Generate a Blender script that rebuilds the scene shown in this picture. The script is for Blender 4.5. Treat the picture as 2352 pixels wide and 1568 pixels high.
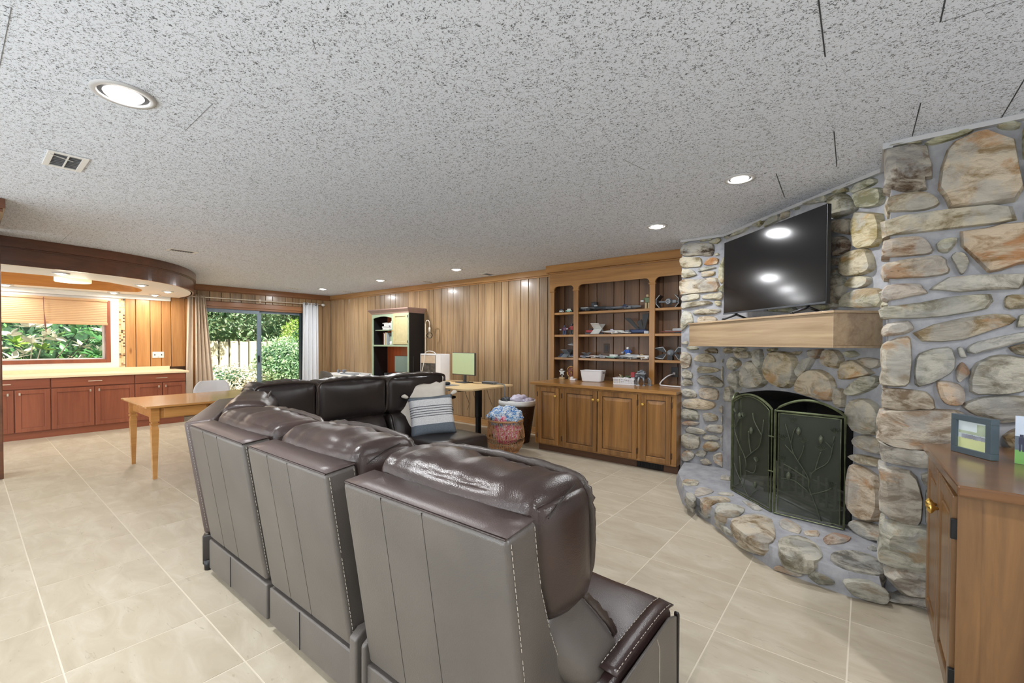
import bpy, bmesh, math, random
from mathutils import Vector, Matrix, noise
from math import sin, cos, pi, radians, sqrt
random.seed(7)
for _o in list(bpy.data.objects): bpy.data.objects.remove(_o)
SC = bpy.context.scene
COL = SC.collection

# ------------------------------------------------------------------ camera
YAW, PITCH, ROLL = 0.675253652, 0.0164536362, 0.00396599759
F0 = Vector((-sin(YAW), cos(YAW), 0)); R0 = Vector((cos(YAW), sin(YAW), 0)); U0 = Vector((0, 0, 1))
F1 = F0*cos(PITCH) - U0*sin(PITCH); U1 = U0*cos(PITCH) + F0*sin(PITCH)
R2 = R0*cos(ROLL) + U1*sin(ROLL); U2 = U1*cos(ROLL) - R0*sin(ROLL)
cam_d = bpy.data.cameras.new('camera'); cam = bpy.data.objects.new('camera', cam_d); COL.objects.link(cam)
M = Matrix((R2, U2, -F1)).transposed().to_4x4(); M.translation = (0, 0, 1.33)
cam.matrix_world = M
cam_d.sensor_width = 36; cam_d.lens = 36*1014.557/2352; cam_d.shift_y = 21.65/2352
cam_d.clip_start = .02; cam_d.clip_end = 200
SC.camera = cam

# ------------------------------------------------------------------ world, sun, exposure
W = bpy.data.worlds.new('sky'); SC.world = W; W.use_nodes = True
wn = W.node_tree; wn.nodes.clear()
bg = wn.nodes.new('ShaderNodeBackground'); wo = wn.nodes.new('ShaderNodeOutputWorld')
sky = wn.nodes.new('ShaderNodeTexSky'); sky.sky_type = 'HOSEK_WILKIE'; sky.turbidity = 3
sky.sun_direction = Vector((.50, -.20, .84)).normalized()
wn.links.new(sky.outputs[0], bg.inputs[0]); wn.links.new(bg.outputs[0], wo.inputs[0]); bg.inputs[1].default_value = 3.6
sun_d = bpy.data.lights.new('sun', 'SUN'); sun_d.energy = 12.0; sun_d.angle = radians(.6); sun_d.color = (1, .95, .86)
sun = bpy.data.objects.new('sun', sun_d); COL.objects.link(sun)
sun.rotation_euler = Vector((.50, -.20, .84)).to_track_quat('Z', 'Y').to_euler()
SC.view_settings.view_transform = 'Standard'; SC.view_settings.look = 'None'
SC.view_settings.exposure = 0.28; SC.view_settings.gamma = 1; SC.view_settings.use_curve_mapping = False
CAN_W = 17.0
def window_light(loc, size, rot, power):   # unseen fill added behind the camera, tilted up to brighten the ceiling
    d = bpy.data.lights.new('window_daylight', 'AREA'); d.shape = 'RECTANGLE'; d.size, d.size_y = size; d.energy = power; d.color = (.86, .94, 1.0)
    o = bpy.data.objects.new('window_daylight', d); COL.objects.link(o); o.location = loc; o.rotation_euler = rot
window_light((-1.6, -2.66, 1.25), (3.6, 1.5), (radians(104), 0, 0), 110)
window_light((-6.4, -2.66, 1.25), (2.6, 1.5), (radians(104), 0, 0), 70)


# ------------------------------------------------------------------ materials
def lin(c):
    if isinstance(c, str): c = tuple(int(c[i:i+2], 16) for i in (0, 2, 4))
    f = lambda v: (v/255/12.92 if v <= 10 else ((v/255+.055)/1.055)**2.4)
    return (f(c[0]), f(c[1]), f(c[2]), 1)
class N:
    def __init__(s, name):
        s.m = bpy.data.materials.new(name); s.m.use_nodes = True; s.t = s.m.node_tree
        s.b = s.t.nodes['Principled BSDF']; s.out = s.t.nodes['Material Output']
    def n(s, typ, **k):
        x = s.t.nodes.new('ShaderNode'+typ)
        for a, v in k.items():
            if a.startswith('i_'):
                key = a[2:]; key = int(key) if key.isdigit() else key.replace('_', ' ')
                if hasattr(v, 'is_linked') or isinstance(v, bpy.types.NodeSocket): s.t.links.new(v, x.inputs[key])
                else: x.inputs[key].default_value = v
            else: setattr(x, a, v)
        return x
    def l(s, a, b): s.t.links.new(a, b)
    def coords(s, scale=(1, 1, 1), rot=(0, 0, 0), kind='Object'):
        tc = s.n('TexCoord'); mp = s.n('Mapping'); s.l(tc.outputs[kind], mp.inputs[0])
        mp.inputs['Scale'].default_value = scale; mp.inputs['Rotation'].default_value = rot
        return mp.outputs[0]
    def ramp(s, fac, stops):
        r = s.n('ValToRGB'); s.l(fac, r.inputs[0]); e = r.color_ramp.elements
        while len(e) < len(stops): e.new(.5)
        for i, (p, c) in enumerate(stops): e[i].position = p; e[i].color = c if len(c) == 4 else lin(c)
        return r.outputs[0]
    def mix(s, f, a, b, mode='MIX'):
        x = s.n('Mix', data_type='RGBA', blend_type=mode)
        for sock, v in ((x.inputs[0], f), (x.inputs[6], a), (x.inputs[7], b)):
            if isinstance(v, bpy.types.NodeSocket): s.l(v, sock)
            else: sock.default_value = v
        return x.outputs[2]
    def bump(s, h, st=.3, dist=.01):
        b = s.n('Bump'); b.inputs['Strength'].default_value = st; b.inputs['Distance'].default_value = dist
        s.l(h, b.inputs['Height']); s.l(b.outputs[0], s.b.inputs['Normal'])
    def set(s, col=None, rough=None, metal=None, coat=None, spec=None, emit=None, es=None, croof=None):
        B = s.b.inputs
        if col is not None:
            if isinstance(col, bpy.types.NodeSocket): s.l(col, B['Base Color'])
            else: B['Base Color'].default_value = lin(col)
        if rough is not None: B['Roughness'].default_value = rough
        if metal is not None: B['Metallic'].default_value = metal
        if coat is not None: B['Coat Weight'].default_value = coat; B['Coat Roughness'].default_value = .15
        if spec is not None: B['Specular IOR Level'].default_value = spec
        if emit is not None: B['Emission Color'].default_value = lin(emit); B['Emission Strength'].default_value = es
        return s.m
def plain(name, col, rough=.5, metal=0, noise_amt=.06, **k):
    a = N(name); c = a.coords((1, 1, 1)); nz = a.n('TexNoise', i_Scale=18.0, i_Detail=4.0); a.l(c, nz.inputs['Vector'])
    base = lin(col); d = tuple(v*(1-noise_amt*2) for v in base[:3])+(1,); e = tuple(min(1, v*(1+noise_amt)) for v in base[:3])+(1,)
    return a.set(a.ramp(nz.outputs[0], [(.3, d), (.7, e)]), rough, metal, **k)
def wood(name, dark, light, grain='z', rough=.35, coat=.25, vary=.16, gscale=1.0, knots=False):
    a = N(name); st = {'x': (1.2, 22, 22), 'y': (22, 1.2, 22), 'z': (22, 22, 1.2)}[grain]
    oi = a.n('ObjectInfo')
    tc = a.n('TexCoord'); add = a.n('VectorMath', operation='ADD'); sc = a.n('VectorMath', operation='SCALE')
    cmb = a.n('CombineXYZ'); 
    for i in range(3): a.l(oi.outputs['Random'], cmb.inputs[i])
    a.l(cmb.outputs[0], sc.inputs[0]); sc.inputs['Scale'].default_value = 13.0
    a.l(tc.outputs['Object'], add.inputs[0]); a.l(sc.outputs[0], add.inputs[1])
    mp = a.n('Mapping'); a.l(add.outputs[0], mp.inputs[0]); mp.inputs['Scale'].default_value = tuple(v*gscale for v in st)
    nz = a.n('TexNoise', i_Scale=1.0, i_Detail=7.0, i_Roughness=.62, i_Distortion=.7); a.l(mp.outputs[0], nz.inputs['Vector'])
    mp2 = a.n('Mapping'); a.l(add.outputs[0], mp2.inputs[0]); mp2.inputs['Scale'].default_value = tuple(v*gscale*.16 for v in st)
    n2 = a.n('TexNoise', i_Scale=1.0, i_Detail=3.0, i_Distortion=1.4); a.l(mp2.outputs[0], n2.inputs['Vector'])
    f = a.n('Math', operation='MULTIPLY_ADD'); a.l(nz.outputs[0], f.inputs[0]); f.inputs[1].default_value = .55
    g = a.n('Math', operation='MULTIPLY'); a.l(n2.outputs[0], g.inputs[0]); g.inputs[1].default_value = .45; a.l(g.outputs[0], f.inputs[2])
    col = a.ramp(f.outputs[0], [(.33, dark), (.62, light)])
    hsv = a.n('HueSaturation'); a.l(col, hsv.inputs['Color'])
    mr = a.n('MapRange'); a.l(oi.outputs['Random'], mr.inputs[0]); mr.inputs[3].default_value = 1-vary; mr.inputs[4].default_value = 1+vary*.8
    a.l(mr.outputs[0], hsv.inputs['Value'])
    out = hsv.outputs[0]
    if knots:
        mk = a.n('Mapping'); a.l(add.outputs[0], mk.inputs[0]); mk.inputs['Scale'].default_value = (5, 5, 1.6)
        vo = a.n('TexVoronoi', i_Scale=1.0); a.l(mk.outputs[0], vo.inputs['Vector'])
        kf = a.ramp(vo.outputs['Distance'], [(.03, (1, 1, 1, 1)), (.12, (0, 0, 0, 1))])
        out = a.mix(kf, out, lin((112, 66, 32)))
    a.bump(nz.outputs[0], .08, .003)
    return a.set(out, rough, coat=coat)
def leather(name, col, hi, rough=.36, wr=.35, wscale=7.0, coat=.0):
    a = N(name); c = a.coords()
    n1 = a.n('TexNoise', i_Scale=3.5, i_Detail=4.0); a.l(c, n1.inputs['Vector'])
    v = a.n('TexVoronoi', i_Scale=260.0); a.l(c, v.inputs['Vector'])
    n2 = a.n('TexNoise', i_Scale=wscale, i_Detail=3.0, i_Distortion=1.2); a.l(c, n2.inputs['Vector'])
    h = a.n('Math', operation='MULTIPLY_ADD'); a.l(n2.outputs[0], h.inputs[0]); h.inputs[1].default_value = wr*10
    a.l(v.outputs['Distance'], h.inputs[2])
    a.bump(h.outputs[0], .12, .004)
    return a.set(a.ramp(n1.outputs[0], [(.35, col), (.7, hi)]), rough, coat=coat, spec=.6)

MT = {}
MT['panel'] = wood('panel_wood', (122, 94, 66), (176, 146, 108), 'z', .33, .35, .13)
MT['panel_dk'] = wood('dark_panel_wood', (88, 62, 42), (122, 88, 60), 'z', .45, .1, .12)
MT['pine'] = wood('knotty_pine', (160, 108, 62), (196, 146, 92), 'z', .33, .3, .10, knots=True)
MT['trimx'] = wood('trim_wood_x', (150, 108, 64), (188, 144, 92), 'x', .35, .3, .05)
MT['trimy'] = wood('trim_wood_y', (128, 84, 52), (160, 110, 70), 'y', .35, .3, .05)
MT['oak_x'] = wood('honey_wood_x', (134, 92, 46), (178, 130, 72), 'x', .32, .35, .05)
MT['oak_z'] = wood('honey_wood_z', (130, 90, 46), (174, 126, 70), 'z', .32, .35, .05)
MT['cab'] = wood('walnut_stain_z', (92, 62, 34), (166, 120, 68), 'z', .34, .3, .08, gscale=.7)
MT['cabd'] = plain('dark_glaze', (72, 48, 30), .45)
MT['toe'] = wood('toe_kick_wood', (70, 46, 32), (104, 70, 48), 'x', .5, .1, .05)
MT['cherry'] = wood('kitchen_cherry', (124, 66, 44), (150, 86, 60), 'z', .38, .25, .05)
MT['cherryy'] = wood('kitchen_cherry_y', (122, 64, 42), (148, 84, 58), 'y', .38, .25, .05)
MT['soffit'] = wood('soffit_wood', (84, 48, 28), (118, 72, 46), 'y', .3, .5, .04)
MT['recess'] = wood('recess_wood', (176, 112, 48), (206, 140, 66), 'y', .5, .05, .04)
MT['maple'] = wood('table_maple', (176, 120, 62), (206, 152, 90), 'y', .25, .5, .04)
MT['desktop'] = wood('desk_birch', (206, 176, 128), (226, 198, 150), 'x', .4, .1, .03)
MT['nearcab'] = wood('near_cabinet_wood', (76, 50, 28), (140, 102, 62), 'z', .35, .3, .05, gscale=.6)
MT['neartop'] = wood('near_top_wood', (72, 46, 26), (128, 88, 52), 'x', .25, .5, .05, gscale=.7)
MT['mantel'] = wood('mantel_wood', (142, 116, 90), (186, 162, 130), 'x', .24, .7, .03)
MT['white'] = plain('white_paint', (232, 232, 230), .5, noise_amt=.01)
MT['whiteplastic'] = plain('white_plastic', (235, 235, 238), .3, noise_amt=.01)
MT['trimgrey'] = plain('pale_trim', (196, 196, 198), .5, noise_amt=.01)
MT['black'] = plain('black_satin', (24, 24, 27), .4)
MT['blackmetal'] = plain('black_metal', (30, 31, 34), .35, .5)
MT['grey'] = plain('grey_plastic', (120, 124, 130), .4)
MT['dgrey'] = plain('dark_grey_plastic', (62, 66, 72), .45)
MT['alum'] = plain('grey_blue_aluminium', (128, 146, 160), .4, .2)
MT['alum_d'] = plain('dark_aluminium', (66, 78, 88), .4, .3)
MT['brass'] = plain('brass', (214, 176, 96), .25, .9)
MT['nickel'] = plain('nickel', (216, 206, 190), .3, .8)
MT['gold'] = plain('trophy_gold', (176, 138, 84), .35, .7)
MT['silver'] = plain('trophy_silver', (190, 192, 190), .3, .7)
MT['hutchgreen'] = plain('sage_painted_wood', (168, 186, 158), .4, noise_amt=.03)  # on the black hutch frame, the window's reflection put into the colour
MT['hutchdoor'] = plain('beige_door_wood', (196, 184, 140), .4, noise_amt=.05)  # reflection on the hutch door painted in as beige
MT['hutchback'] = wood('cherry_back', (140, 60, 28), (182, 88, 42), 'z', .35, .3, .03)
MT['hutchcrown'] = plain('mauve_crown', (168, 138, 128), .4, noise_amt=.04)
MT['laminate'] = plain('cream_laminate', (244, 222, 184), .3, noise_amt=.02)
MT['rod'] = plain('cream_rod', (226, 216, 200), .35, .2)
MT['paper'] = plain('book_paper', (226, 226, 222), .7, noise_amt=.04)
MT['firebox'] = plain('soot', (26, 24, 24), .9, noise_amt=.3)
MT['firefloor'] = plain('firebrick_floor', (108, 104, 98), .9, noise_amt=.3)
MT['screenfr'] = plain('bronze_green_metal', (104, 112, 82), .4, .5, noise_amt=.25)
MT['vine'] = plain('vine_metal', (92, 98, 82), .4, .6, noise_amt=.15)
MT['leatherC'] = leather('dark_leather', (34, 28, 27), (46, 38, 36), .30, .5, 7.0)
MT['leatherB'] = leather('brown_leather', (50, 38, 35), (66, 51, 47), .30, .45, 7.0)
MT['leatherS'] = leather('seat_leather', (48, 34, 33), (62, 45, 43), .33, .30, 6.0)
MT['leatherG'] = leather('grey_brown_back_leather', (86, 81, 77), (97, 91, 86), .38, .02, 3.0)  # grey sheen on the brown sofa backs put into the base colour
MT['leatherT'] = leather('shell_leather', (78, 65, 62), (90, 76, 72), .40, .04, 3.0)
MT['pipe'] = leather('piping_leather', (40, 31, 29), (74, 62, 54), .36, .5, 30.0)
MT['thread'] = plain('pale_thread', (190, 182, 170), .8)
MT['seam'] = plain('seam_dark', (44, 38, 35), .7)
MT['curtL'] = plain('beige_curtain', (214, 196, 176), .85, noise_amt=.02)
MT['curtR'] = plain('white_curtain', (226, 228, 232), .85, noise_amt=.01)
MT['ivory'] = plain('ivory_fabric', (222, 214, 202), .9, noise_amt=.03)
MT['blade'] = plain('grate_iron', (96, 94, 90), .6, .3)
MT['pic'] = plain('frame_slate', (78, 92, 100), .35, .1, noise_amt=.04)
for nm, c in (('red', (150, 48, 52)), ('blue', (44, 92, 180)), ('navy', (52, 68, 104)), ('green', (84, 104, 70)), ('tan', (176, 152, 112)), ('lgrey', (172, 176, 180)), ('mgrey', (120, 126, 132)), ('toywhite', (222, 222, 218)), ('purple', (92, 52, 84)), ('pink', (214, 60, 112)), ('mint', (158, 200, 184)), ('lav', (206, 200, 220)), ('brownred', (122, 70, 62))):
    MT[nm] = plain(nm+'_plastic', c, .45, noise_amt=.02)

def m_ceiling():
    a = N('acoustic_tile'); c = a.coords((1, 1, 1))
    n1 = a.n('TexNoise', i_Scale=122.0, i_Detail=3.0, i_Roughness=.6, i_Distortion=1.2); a.l(c, n1.inputs['Vector'])
    n2 = a.n('TexNoise', i_Scale=44.0, i_Detail=2.0, i_Roughness=.5, i_Distortion=.8); a.l(c, n2.inputs['Vector'])
    f = a.n('Math', operation='MULTIPLY_ADD'); a.l(n1.outputs[0], f.inputs[0]); f.inputs[1].default_value = .78
    g = a.n('Math', operation='MULTIPLY'); a.l(n2.outputs[0], g.inputs[0]); g.inputs[1].default_value = .22; a.l(g.outputs[0], f.inputs[2])
    col = a.ramp(f.outputs[0], [(.395, (108, 111, 117)), (.435, (196, 201, 210)), (.47, (230, 236, 247))])
    h = a.ramp(f.outputs[0], [(.38, (0, 0, 0, 1)), (.47, (1, 1, 1, 1))])
    a.bump(h, .4, .003)
    return a.set(col, .9, spec=.1)
MT['ceiling'] = m_ceiling()
def m_tile():
    a = N('beige_travertine_tile'); oi = a.n('ObjectInfo'); tc = a.n('TexCoord')
    cmb = a.n('CombineXYZ'); a.l(oi.outputs['Random'], cmb.inputs[0]); a.l(oi.outputs['Random'], cmb.inputs[1])
    sc = a.n('VectorMath', operation='SCALE'); a.l(cmb.outputs[0], sc.inputs[0]); sc.inputs['Scale'].default_value = 31.0
    ad = a.n('VectorMath', operation='ADD'); a.l(tc.outputs['Object'], ad.inputs[0]); a.l(sc.outputs[0], ad.inputs[1])
    mp = a.n('Mapping'); a.l(ad.outputs[0], mp.inputs[0]); mp.inputs['Scale'].default_value = (2.2, 5.5, 1); mp.inputs['Rotation'].default_value = (0, 0, .25)
    n1 = a.n('TexNoise', i_Scale=1.6, i_Detail=6.0, i_Roughness=.6, i_Distortion=.8); a.l(mp.outputs[0], n1.inputs['Vector'])
    mp2 = a.n('Mapping'); a.l(ad.outputs[0], mp2.inputs[0]); mp2.inputs['Scale'].default_value = (7, 26, 1); mp2.inputs['Rotation'].default_value = (0, 0, .2)
    n2 = a.n('TexNoise', i_Scale=1.3, i_Detail=3.0, i_Distortion=1.5); a.l(mp2.outputs[0], n2.inputs['Vector'])
    col = a.ramp(n1.outputs[0], [(.28, (174, 162, 141)), (.5, (184, 173, 153)), (.74, (197, 188, 170))])
    vein = a.ramp(n2.outputs[0], [(.28, (1, 1, 1, 1)), (.345, (0, 0, 0, 1))])
    vf = a.n('Math', operation='MULTIPLY'); a.l(vein, vf.inputs[0]); vf.inputs[1].default_value = .45
    col = a.mix(vf.outputs[0], col, lin((146, 134, 116)))
    hsv = a.n('HueSaturation'); a.l(col, hsv.inputs['Color']); mr = a.n('MapRange'); a.l(oi.outputs['Random'], mr.inputs[0])
    mr.inputs[3].default_value = .96; mr.inputs[4].default_value = 1.04; a.l(mr.outputs[0], hsv.inputs['Value'])
    a.bump(n1.outputs[0], .05, .003)
    return a.set(hsv.outputs[0], .42, spec=.35)
MT['tile'] = m_tile()
MT['grout'] = plain('pale_grout', (212, 202, 183), .9, noise_amt=.01)
def m_stone():
    a = N('field_stone'); oi = a.n('ObjectInfo'); tc = a.n('TexCoord')
    mp = a.n('Mapping'); a.l(tc.outputs['Object'], mp.inputs[0]); mp.inputs['Scale'].default_value = (1, 1, 2.2)
    cmb = a.n('CombineXYZ'); a.l(oi.outputs['Random'], cmb.inputs[0]); a.l(oi.outputs['Random'], cmb.inputs[2]); mm = a.n('VectorMath', operation='SCALE'); a.l(cmb.outputs[0], mm.inputs[0]); mm.inputs['Scale'].default_value = 9
    ad = a.n('VectorMath', operation='ADD'); a.l(mp.outputs[0], ad.inputs[0]); a.l(mm.outputs[0], ad.inputs[1])
    n1 = a.n('TexNoise', i_Scale=6.0, i_Detail=8.0, i_Roughness=.7, i_Distortion=.6); a.l(ad.outputs[0], n1.inputs['Vector'])
    n2 = a.n('TexNoise', i_Scale=4.2, i_Detail=4.0, i_Roughness=.6, i_Distortion=.4); a.l(ad.outputs[0], n2.inputs['Vector'])
    n3 = a.n('TexNoise', i_Scale=22.0, i_Detail=8.0, i_Roughness=.75); a.l(ad.outputs[0], n3.inputs['Vector'])
    n4 = a.n('TexNoise', i_Scale=5.0, i_Detail=5.0, i_Roughness=.6); a.l(tc.outputs['Object'], n4.inputs['Vector'])
    dk = a.mix(1.0, oi.outputs['Color'], lin((206, 202, 194)), 'MULTIPLY')
    lt = a.mix(.48, oi.outputs['Color'], lin((244, 238, 220)))
    c = a.mix(a.ramp(n1.outputs[0], [(.40, (0, 0, 0, 1)), (.56, (1, 1, 1, 1))]), dk, lt)
    gr = a.ramp(n4.outputs[0], [(.50, (0, 0, 0, 1)), (.58, (.55, .55, .55, 1))])
    c = a.mix(gr, c, lin((186, 186, 182)))
    rust = a.ramp(n2.outputs[0], [(.585, (0, 0, 0, 1)), (.66, (.6, .6, .6, 1))])
    c = a.mix(rust, c, a.mix(1.0, oi.outputs['Color'], lin((250, 206, 158)), 'MULTIPLY'))
    crk = a.ramp(n3.outputs[0], [(.30, (.75, .75, .75, 1)), (.37, (0, 0, 0, 1))])
    c = a.mix(crk, c, lin((92, 84, 74)))
    hh = a.n('Math', operation='MULTIPLY_ADD'); a.l(n1.outputs[0], hh.inputs[0]); hh.inputs[1].default_value = 2.2; a.l(n3.outputs[0], hh.inputs[2])
    a.bump(hh.outputs[0], .75, .02)
    return a.set(c, .8, spec=.3)
MT['stone'] = m_stone()
def m_mortar():
    a = N('grey_mortar'); c = a.coords(); n1 = a.n('TexNoise', i_Scale=9.0, i_Detail=7.0, i_Roughness=.65); a.l(c, n1.inputs['Vector'])
    a.bump(n1.outputs[0], .5, .012)
    return a.set(a.ramp(n1.outputs[0], [(.3, (142, 142, 146)), (.7, (176, 177, 181))]), .9, spec=.2)
MT['mortar'] = m_mortar()
def m_glass():
    a = N('window_glass'); t = a.n('BsdfTransparent'); g = a.n('BsdfGlossy'); g.inputs['Roughness'].default_value = .02
    fr = a.n('Fresnel'); fr.inputs[0].default_value = 1.35; mx = a.n('MixShader')
    t.inputs[0].default_value = (.95, .97, .96, 1)
    a.l(fr.outputs[0], mx.inputs[0]); a.l(t.outputs[0], mx.inputs[1]); a.l(g.outputs[0], mx.inputs[2]); a.l(mx.outputs[0], a.out.inputs[0]); return a.m
MT['glass'] = m_glass()
def m_mesh():
    a = N('fire_mesh'); t = a.n('BsdfTransparent'); mx = a.n('MixShader'); mx.inputs[0].default_value = .68
    a.set((66, 72, 60), .45, .3); a.l(t.outputs[0], mx.inputs[1]); a.l(a.b.outputs[0], mx.inputs[2]); a.l(mx.outputs[0], a.out.inputs[0]); return a.m
MT['firemesh'] = m_mesh()
def m_tv():
    a = N('tv_screen'); return a.set((14, 15, 17), .12, spec=.6)
MT['tv'] = m_tv()
def m_emit(name, col, s):
    a = N(name); return a.set((255, 255, 255), .5, emit=col, es=s)
MT['bulb'] = m_emit('lit_lens', (255, 250, 240), 14)
MT['bulbwarm'] = m_emit('lit_warm_lens', (255, 240, 210), 12)
MT['drum'] = m_emit('lit_drum_shade', (255, 226, 170), .9)
MT['monitor'] = plain('matte_monitor_screen', (186, 206, 164), .35, noise_amt=.01)  # green window reflection painted as the screen colour
MT['crt'] = plain('small_monitor_screen', (112, 128, 116), .3, noise_amt=.02)
def m_foliage(name, cs, rough=.5, trans=.25):
    a = N(name); oi = a.n('ObjectInfo'); c = a.coords(); n1 = a.n('TexNoise', i_Scale=2.3, i_Detail=3.0); a.l(c, n1.inputs['Vector'])
    wn_ = a.n('TexWhiteNoise', noise_dimensions='3D'); g = a.n('NewGeometry')
    n2 = a.n('TexNoise', i_Scale=11.0, i_Detail=2.0); a.l(c, n2.inputs['Vector'])
    f = a.n('Math', operation='MULTIPLY_ADD'); a.l(n1.outputs[0], f.inputs[0]); f.inputs[1].default_value = .5
    gg = a.n('Math', operation='MULTIPLY'); a.l(n2.outputs[0], gg.inputs[0]); gg.inputs[1].default_value = .5; a.l(gg.outputs[0], f.inputs[2])
    col = a.ramp(f.outputs[0], [(.36, cs[0]), (.5, cs[1]), (.64, cs[2])])
    a.set(col, rough, spec=.5)
    tr = a.n('BsdfTranslucent'); a.l(col, tr.inputs[0]); mx = a.n('MixShader'); mx.inputs[0].default_value = trans
    a.l(a.b.outputs[0], mx.inputs[1]); a.l(tr.outputs[0], mx.inputs[2]); a.l(mx.outputs[0], a.out.inputs[0]); return a.m
MT['leafA'] = m_foliage('tree_leaves', ((112, 154, 114), (162, 194, 148), (232, 236, 204)))
MT['leafB'] = m_foliage('shrub_leaves', ((96, 142, 44), (152, 186, 70), (226, 228, 160)))
MT['leafM'] = m_foliage('magnolia_leaves', ((206, 198, 176), (236, 228, 210), (250, 240, 222)), .3, .2)
MT['leafN'] = m_foliage('dark_magnolia_leaves', ((60, 116, 74), (104, 156, 92), (170, 190, 120)), .3, .3)
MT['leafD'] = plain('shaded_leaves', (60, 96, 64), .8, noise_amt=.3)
MT['bark'] = plain('bark', (106, 96, 80), .9, noise_amt=.2)
MT['fence'] = wood('cream_fence', (206, 190, 160), (232, 216, 186), 'z', .7, 0, .06)
MT['fencepost'] = plain('fence_post_shadow_wood', (92, 88, 72), .8, noise_amt=.1)
MT['ground'] = plain('garden_ground', (176, 166, 136), .9, noise_amt=.15)
def m_wicker(name, a1, b1, sx, sz):
    a = N(name); tc = a.n('TexCoord'); w = a.n('TexBrick'); mp = a.n('Mapping')
    sp = a.n('SeparateXYZ'); a.l(tc.outputs['Object'], sp.inputs[0])
    at = a.n('Math', operation='ARCTAN2'); a.l(sp.outputs[1], at.inputs[0]); a.l(sp.outputs[0], at.inputs[1])
    cb = a.n('CombineXYZ'); a.l(at.outputs[0], cb.inputs[0]); a.l(sp.outputs[2], cb.inputs[1])
    a.l(cb.outputs[0], mp.inputs[0]); mp.inputs['Scale'].default_value = (sx, sz, 1); a.l(mp.outputs[0], w.inputs['Vector'])
    w.inputs['Color1'].default_value = lin(a1); w.inputs['Color2'].default_value = lin(b1); w.inputs['Mortar'].default_value = lin((28, 18, 12))
    w.inputs['Scale'].default_value = 1.0; w.inputs['Mortar Size'].default_value = .06; w.inputs['Brick Width'].default_value = .5
    w.inputs['Row Height'].default_value = .25
    a.bump(w.outputs['Color'], .4, .006); a.set(w.outputs['Color'], .5); return a.m
MT['wicker'] = m_wicker('dark_wicker', (106, 70, 46), (66, 42, 30), 8, 16)
MT['rattan'] = plain('rattan', (184, 138, 96), .5, noise_amt=.12)
def m_knit(name, cols, sc=26.0):
    a = N(name); c = a.coords(); n1 = a.n('TexNoise', i_Scale=sc*.8, i_Detail=2.5, i_Distortion=2.5); a.l(c, n1.inputs['Vector'])
    v = a.n('TexVoronoi', i_Scale=sc*2); a.l(c, v.inputs['Vector']); a.bump(v.outputs['Distance'], .9, .008)
    return a.set(a.ramp(n1.outputs[0], cols), .9)
MT['knit_blue'] = m_knit('blue_white_yarn', [(.38, (58, 110, 190)), (.48, (140, 186, 226)), (.56, (236, 240, 244))])
MT['knit_pink'] = m_knit('pink_white_yarn', [(.4, (206, 50, 100)), (.5, (236, 150, 170)), (.6, (246, 228, 230))])
def m_pillow():
    a = N('striped_pillow_cloth'); tc = a.n('TexCoord'); sp = a.n('SeparateXYZ'); a.l(tc.outputs['Object'], sp.inputs[0])
    mr = a.n('MapRange'); a.l(sp.outputs[2], mr.inputs[0]); mr.inputs[1].default_value = -.235; mr.inputs[2].default_value = .235
    r = a.n('ValToRGB'); a.l(mr.outputs[0], r.inputs[0]); r.color_ramp.interpolation = 'CONSTANT'
    e = r.color_ramp.elements; g = lin((112, 122, 132)); w = lin((226, 226, 228)); d = lin((84, 88, 94))
    st = [(0, g), (.30, w)]
    for i in range(5): st += [(.47+.052*i, d), (.485+.052*i, w)]
    st += [(.84, g)]
    while len(e) < len(st): e.new(.5)
    for i, (p, c) in enumerate(st): e[i].position = p; e[i].color = c
    n1 = a.n('TexNoise', i_Scale=150.0, i_Detail=2.0); mq = a.n('Mapping'); a.l(tc.outputs['Object'], mq.inputs[0]); mq.inputs['Scale'].default_value = (.5, 1, 1.6); a.l(mq.outputs[0], n1.inputs['Vector'])
    a.bump(n1.outputs[0], .5, .004)
    c = a.mix(.28, r.outputs[0], a.ramp(n1.outputs[0], [(.4, (150, 150, 150)), (.6, (255, 255, 255))]), 'MULTIPLY')
    return a.set(c, .9)
MT['stripes'] = m_pillow()
def m_mosaic():
    a = N('mosaic_glass'); oi = a.n('ObjectInfo')
    return a.set(a.ramp(oi.outputs['Random'], [(0, (236, 206, 160)), (.35, (226, 190, 140)), (.6, (238, 214, 176)), (.78, (170, 130, 84)), (.9, (96, 74, 50))]), .25)
MT['mosaic'] = m_mosaic()
MT['mosaic'].node_tree.nodes['Color Ramp'].color_ramp.interpolation = 'CONSTANT'
def m_shade():
    a = N('pleated_shade'); c = a.coords(); w = a.n('TexWave', bands_direction='Z'); w.inputs['Scale'].default_value = 22; a.l(c, w.inputs['Vector'])
    a.bump(w.outputs[0], .4, .004); a.set((238, 208, 170), .8)
    tr = a.n('BsdfTranslucent'); tr.inputs[0].default_value = lin((240, 206, 164)); mx = a.n('MixShader'); mx.inputs[0].default_value = .45
    a.l(a.b.outputs[0], mx.inputs[1]); a.l(tr.outputs[0], mx.inputs[2]); a.l(mx.outputs[0], a.out.inputs[0]); return a.m
MT['shade'] = m_shade()

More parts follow.
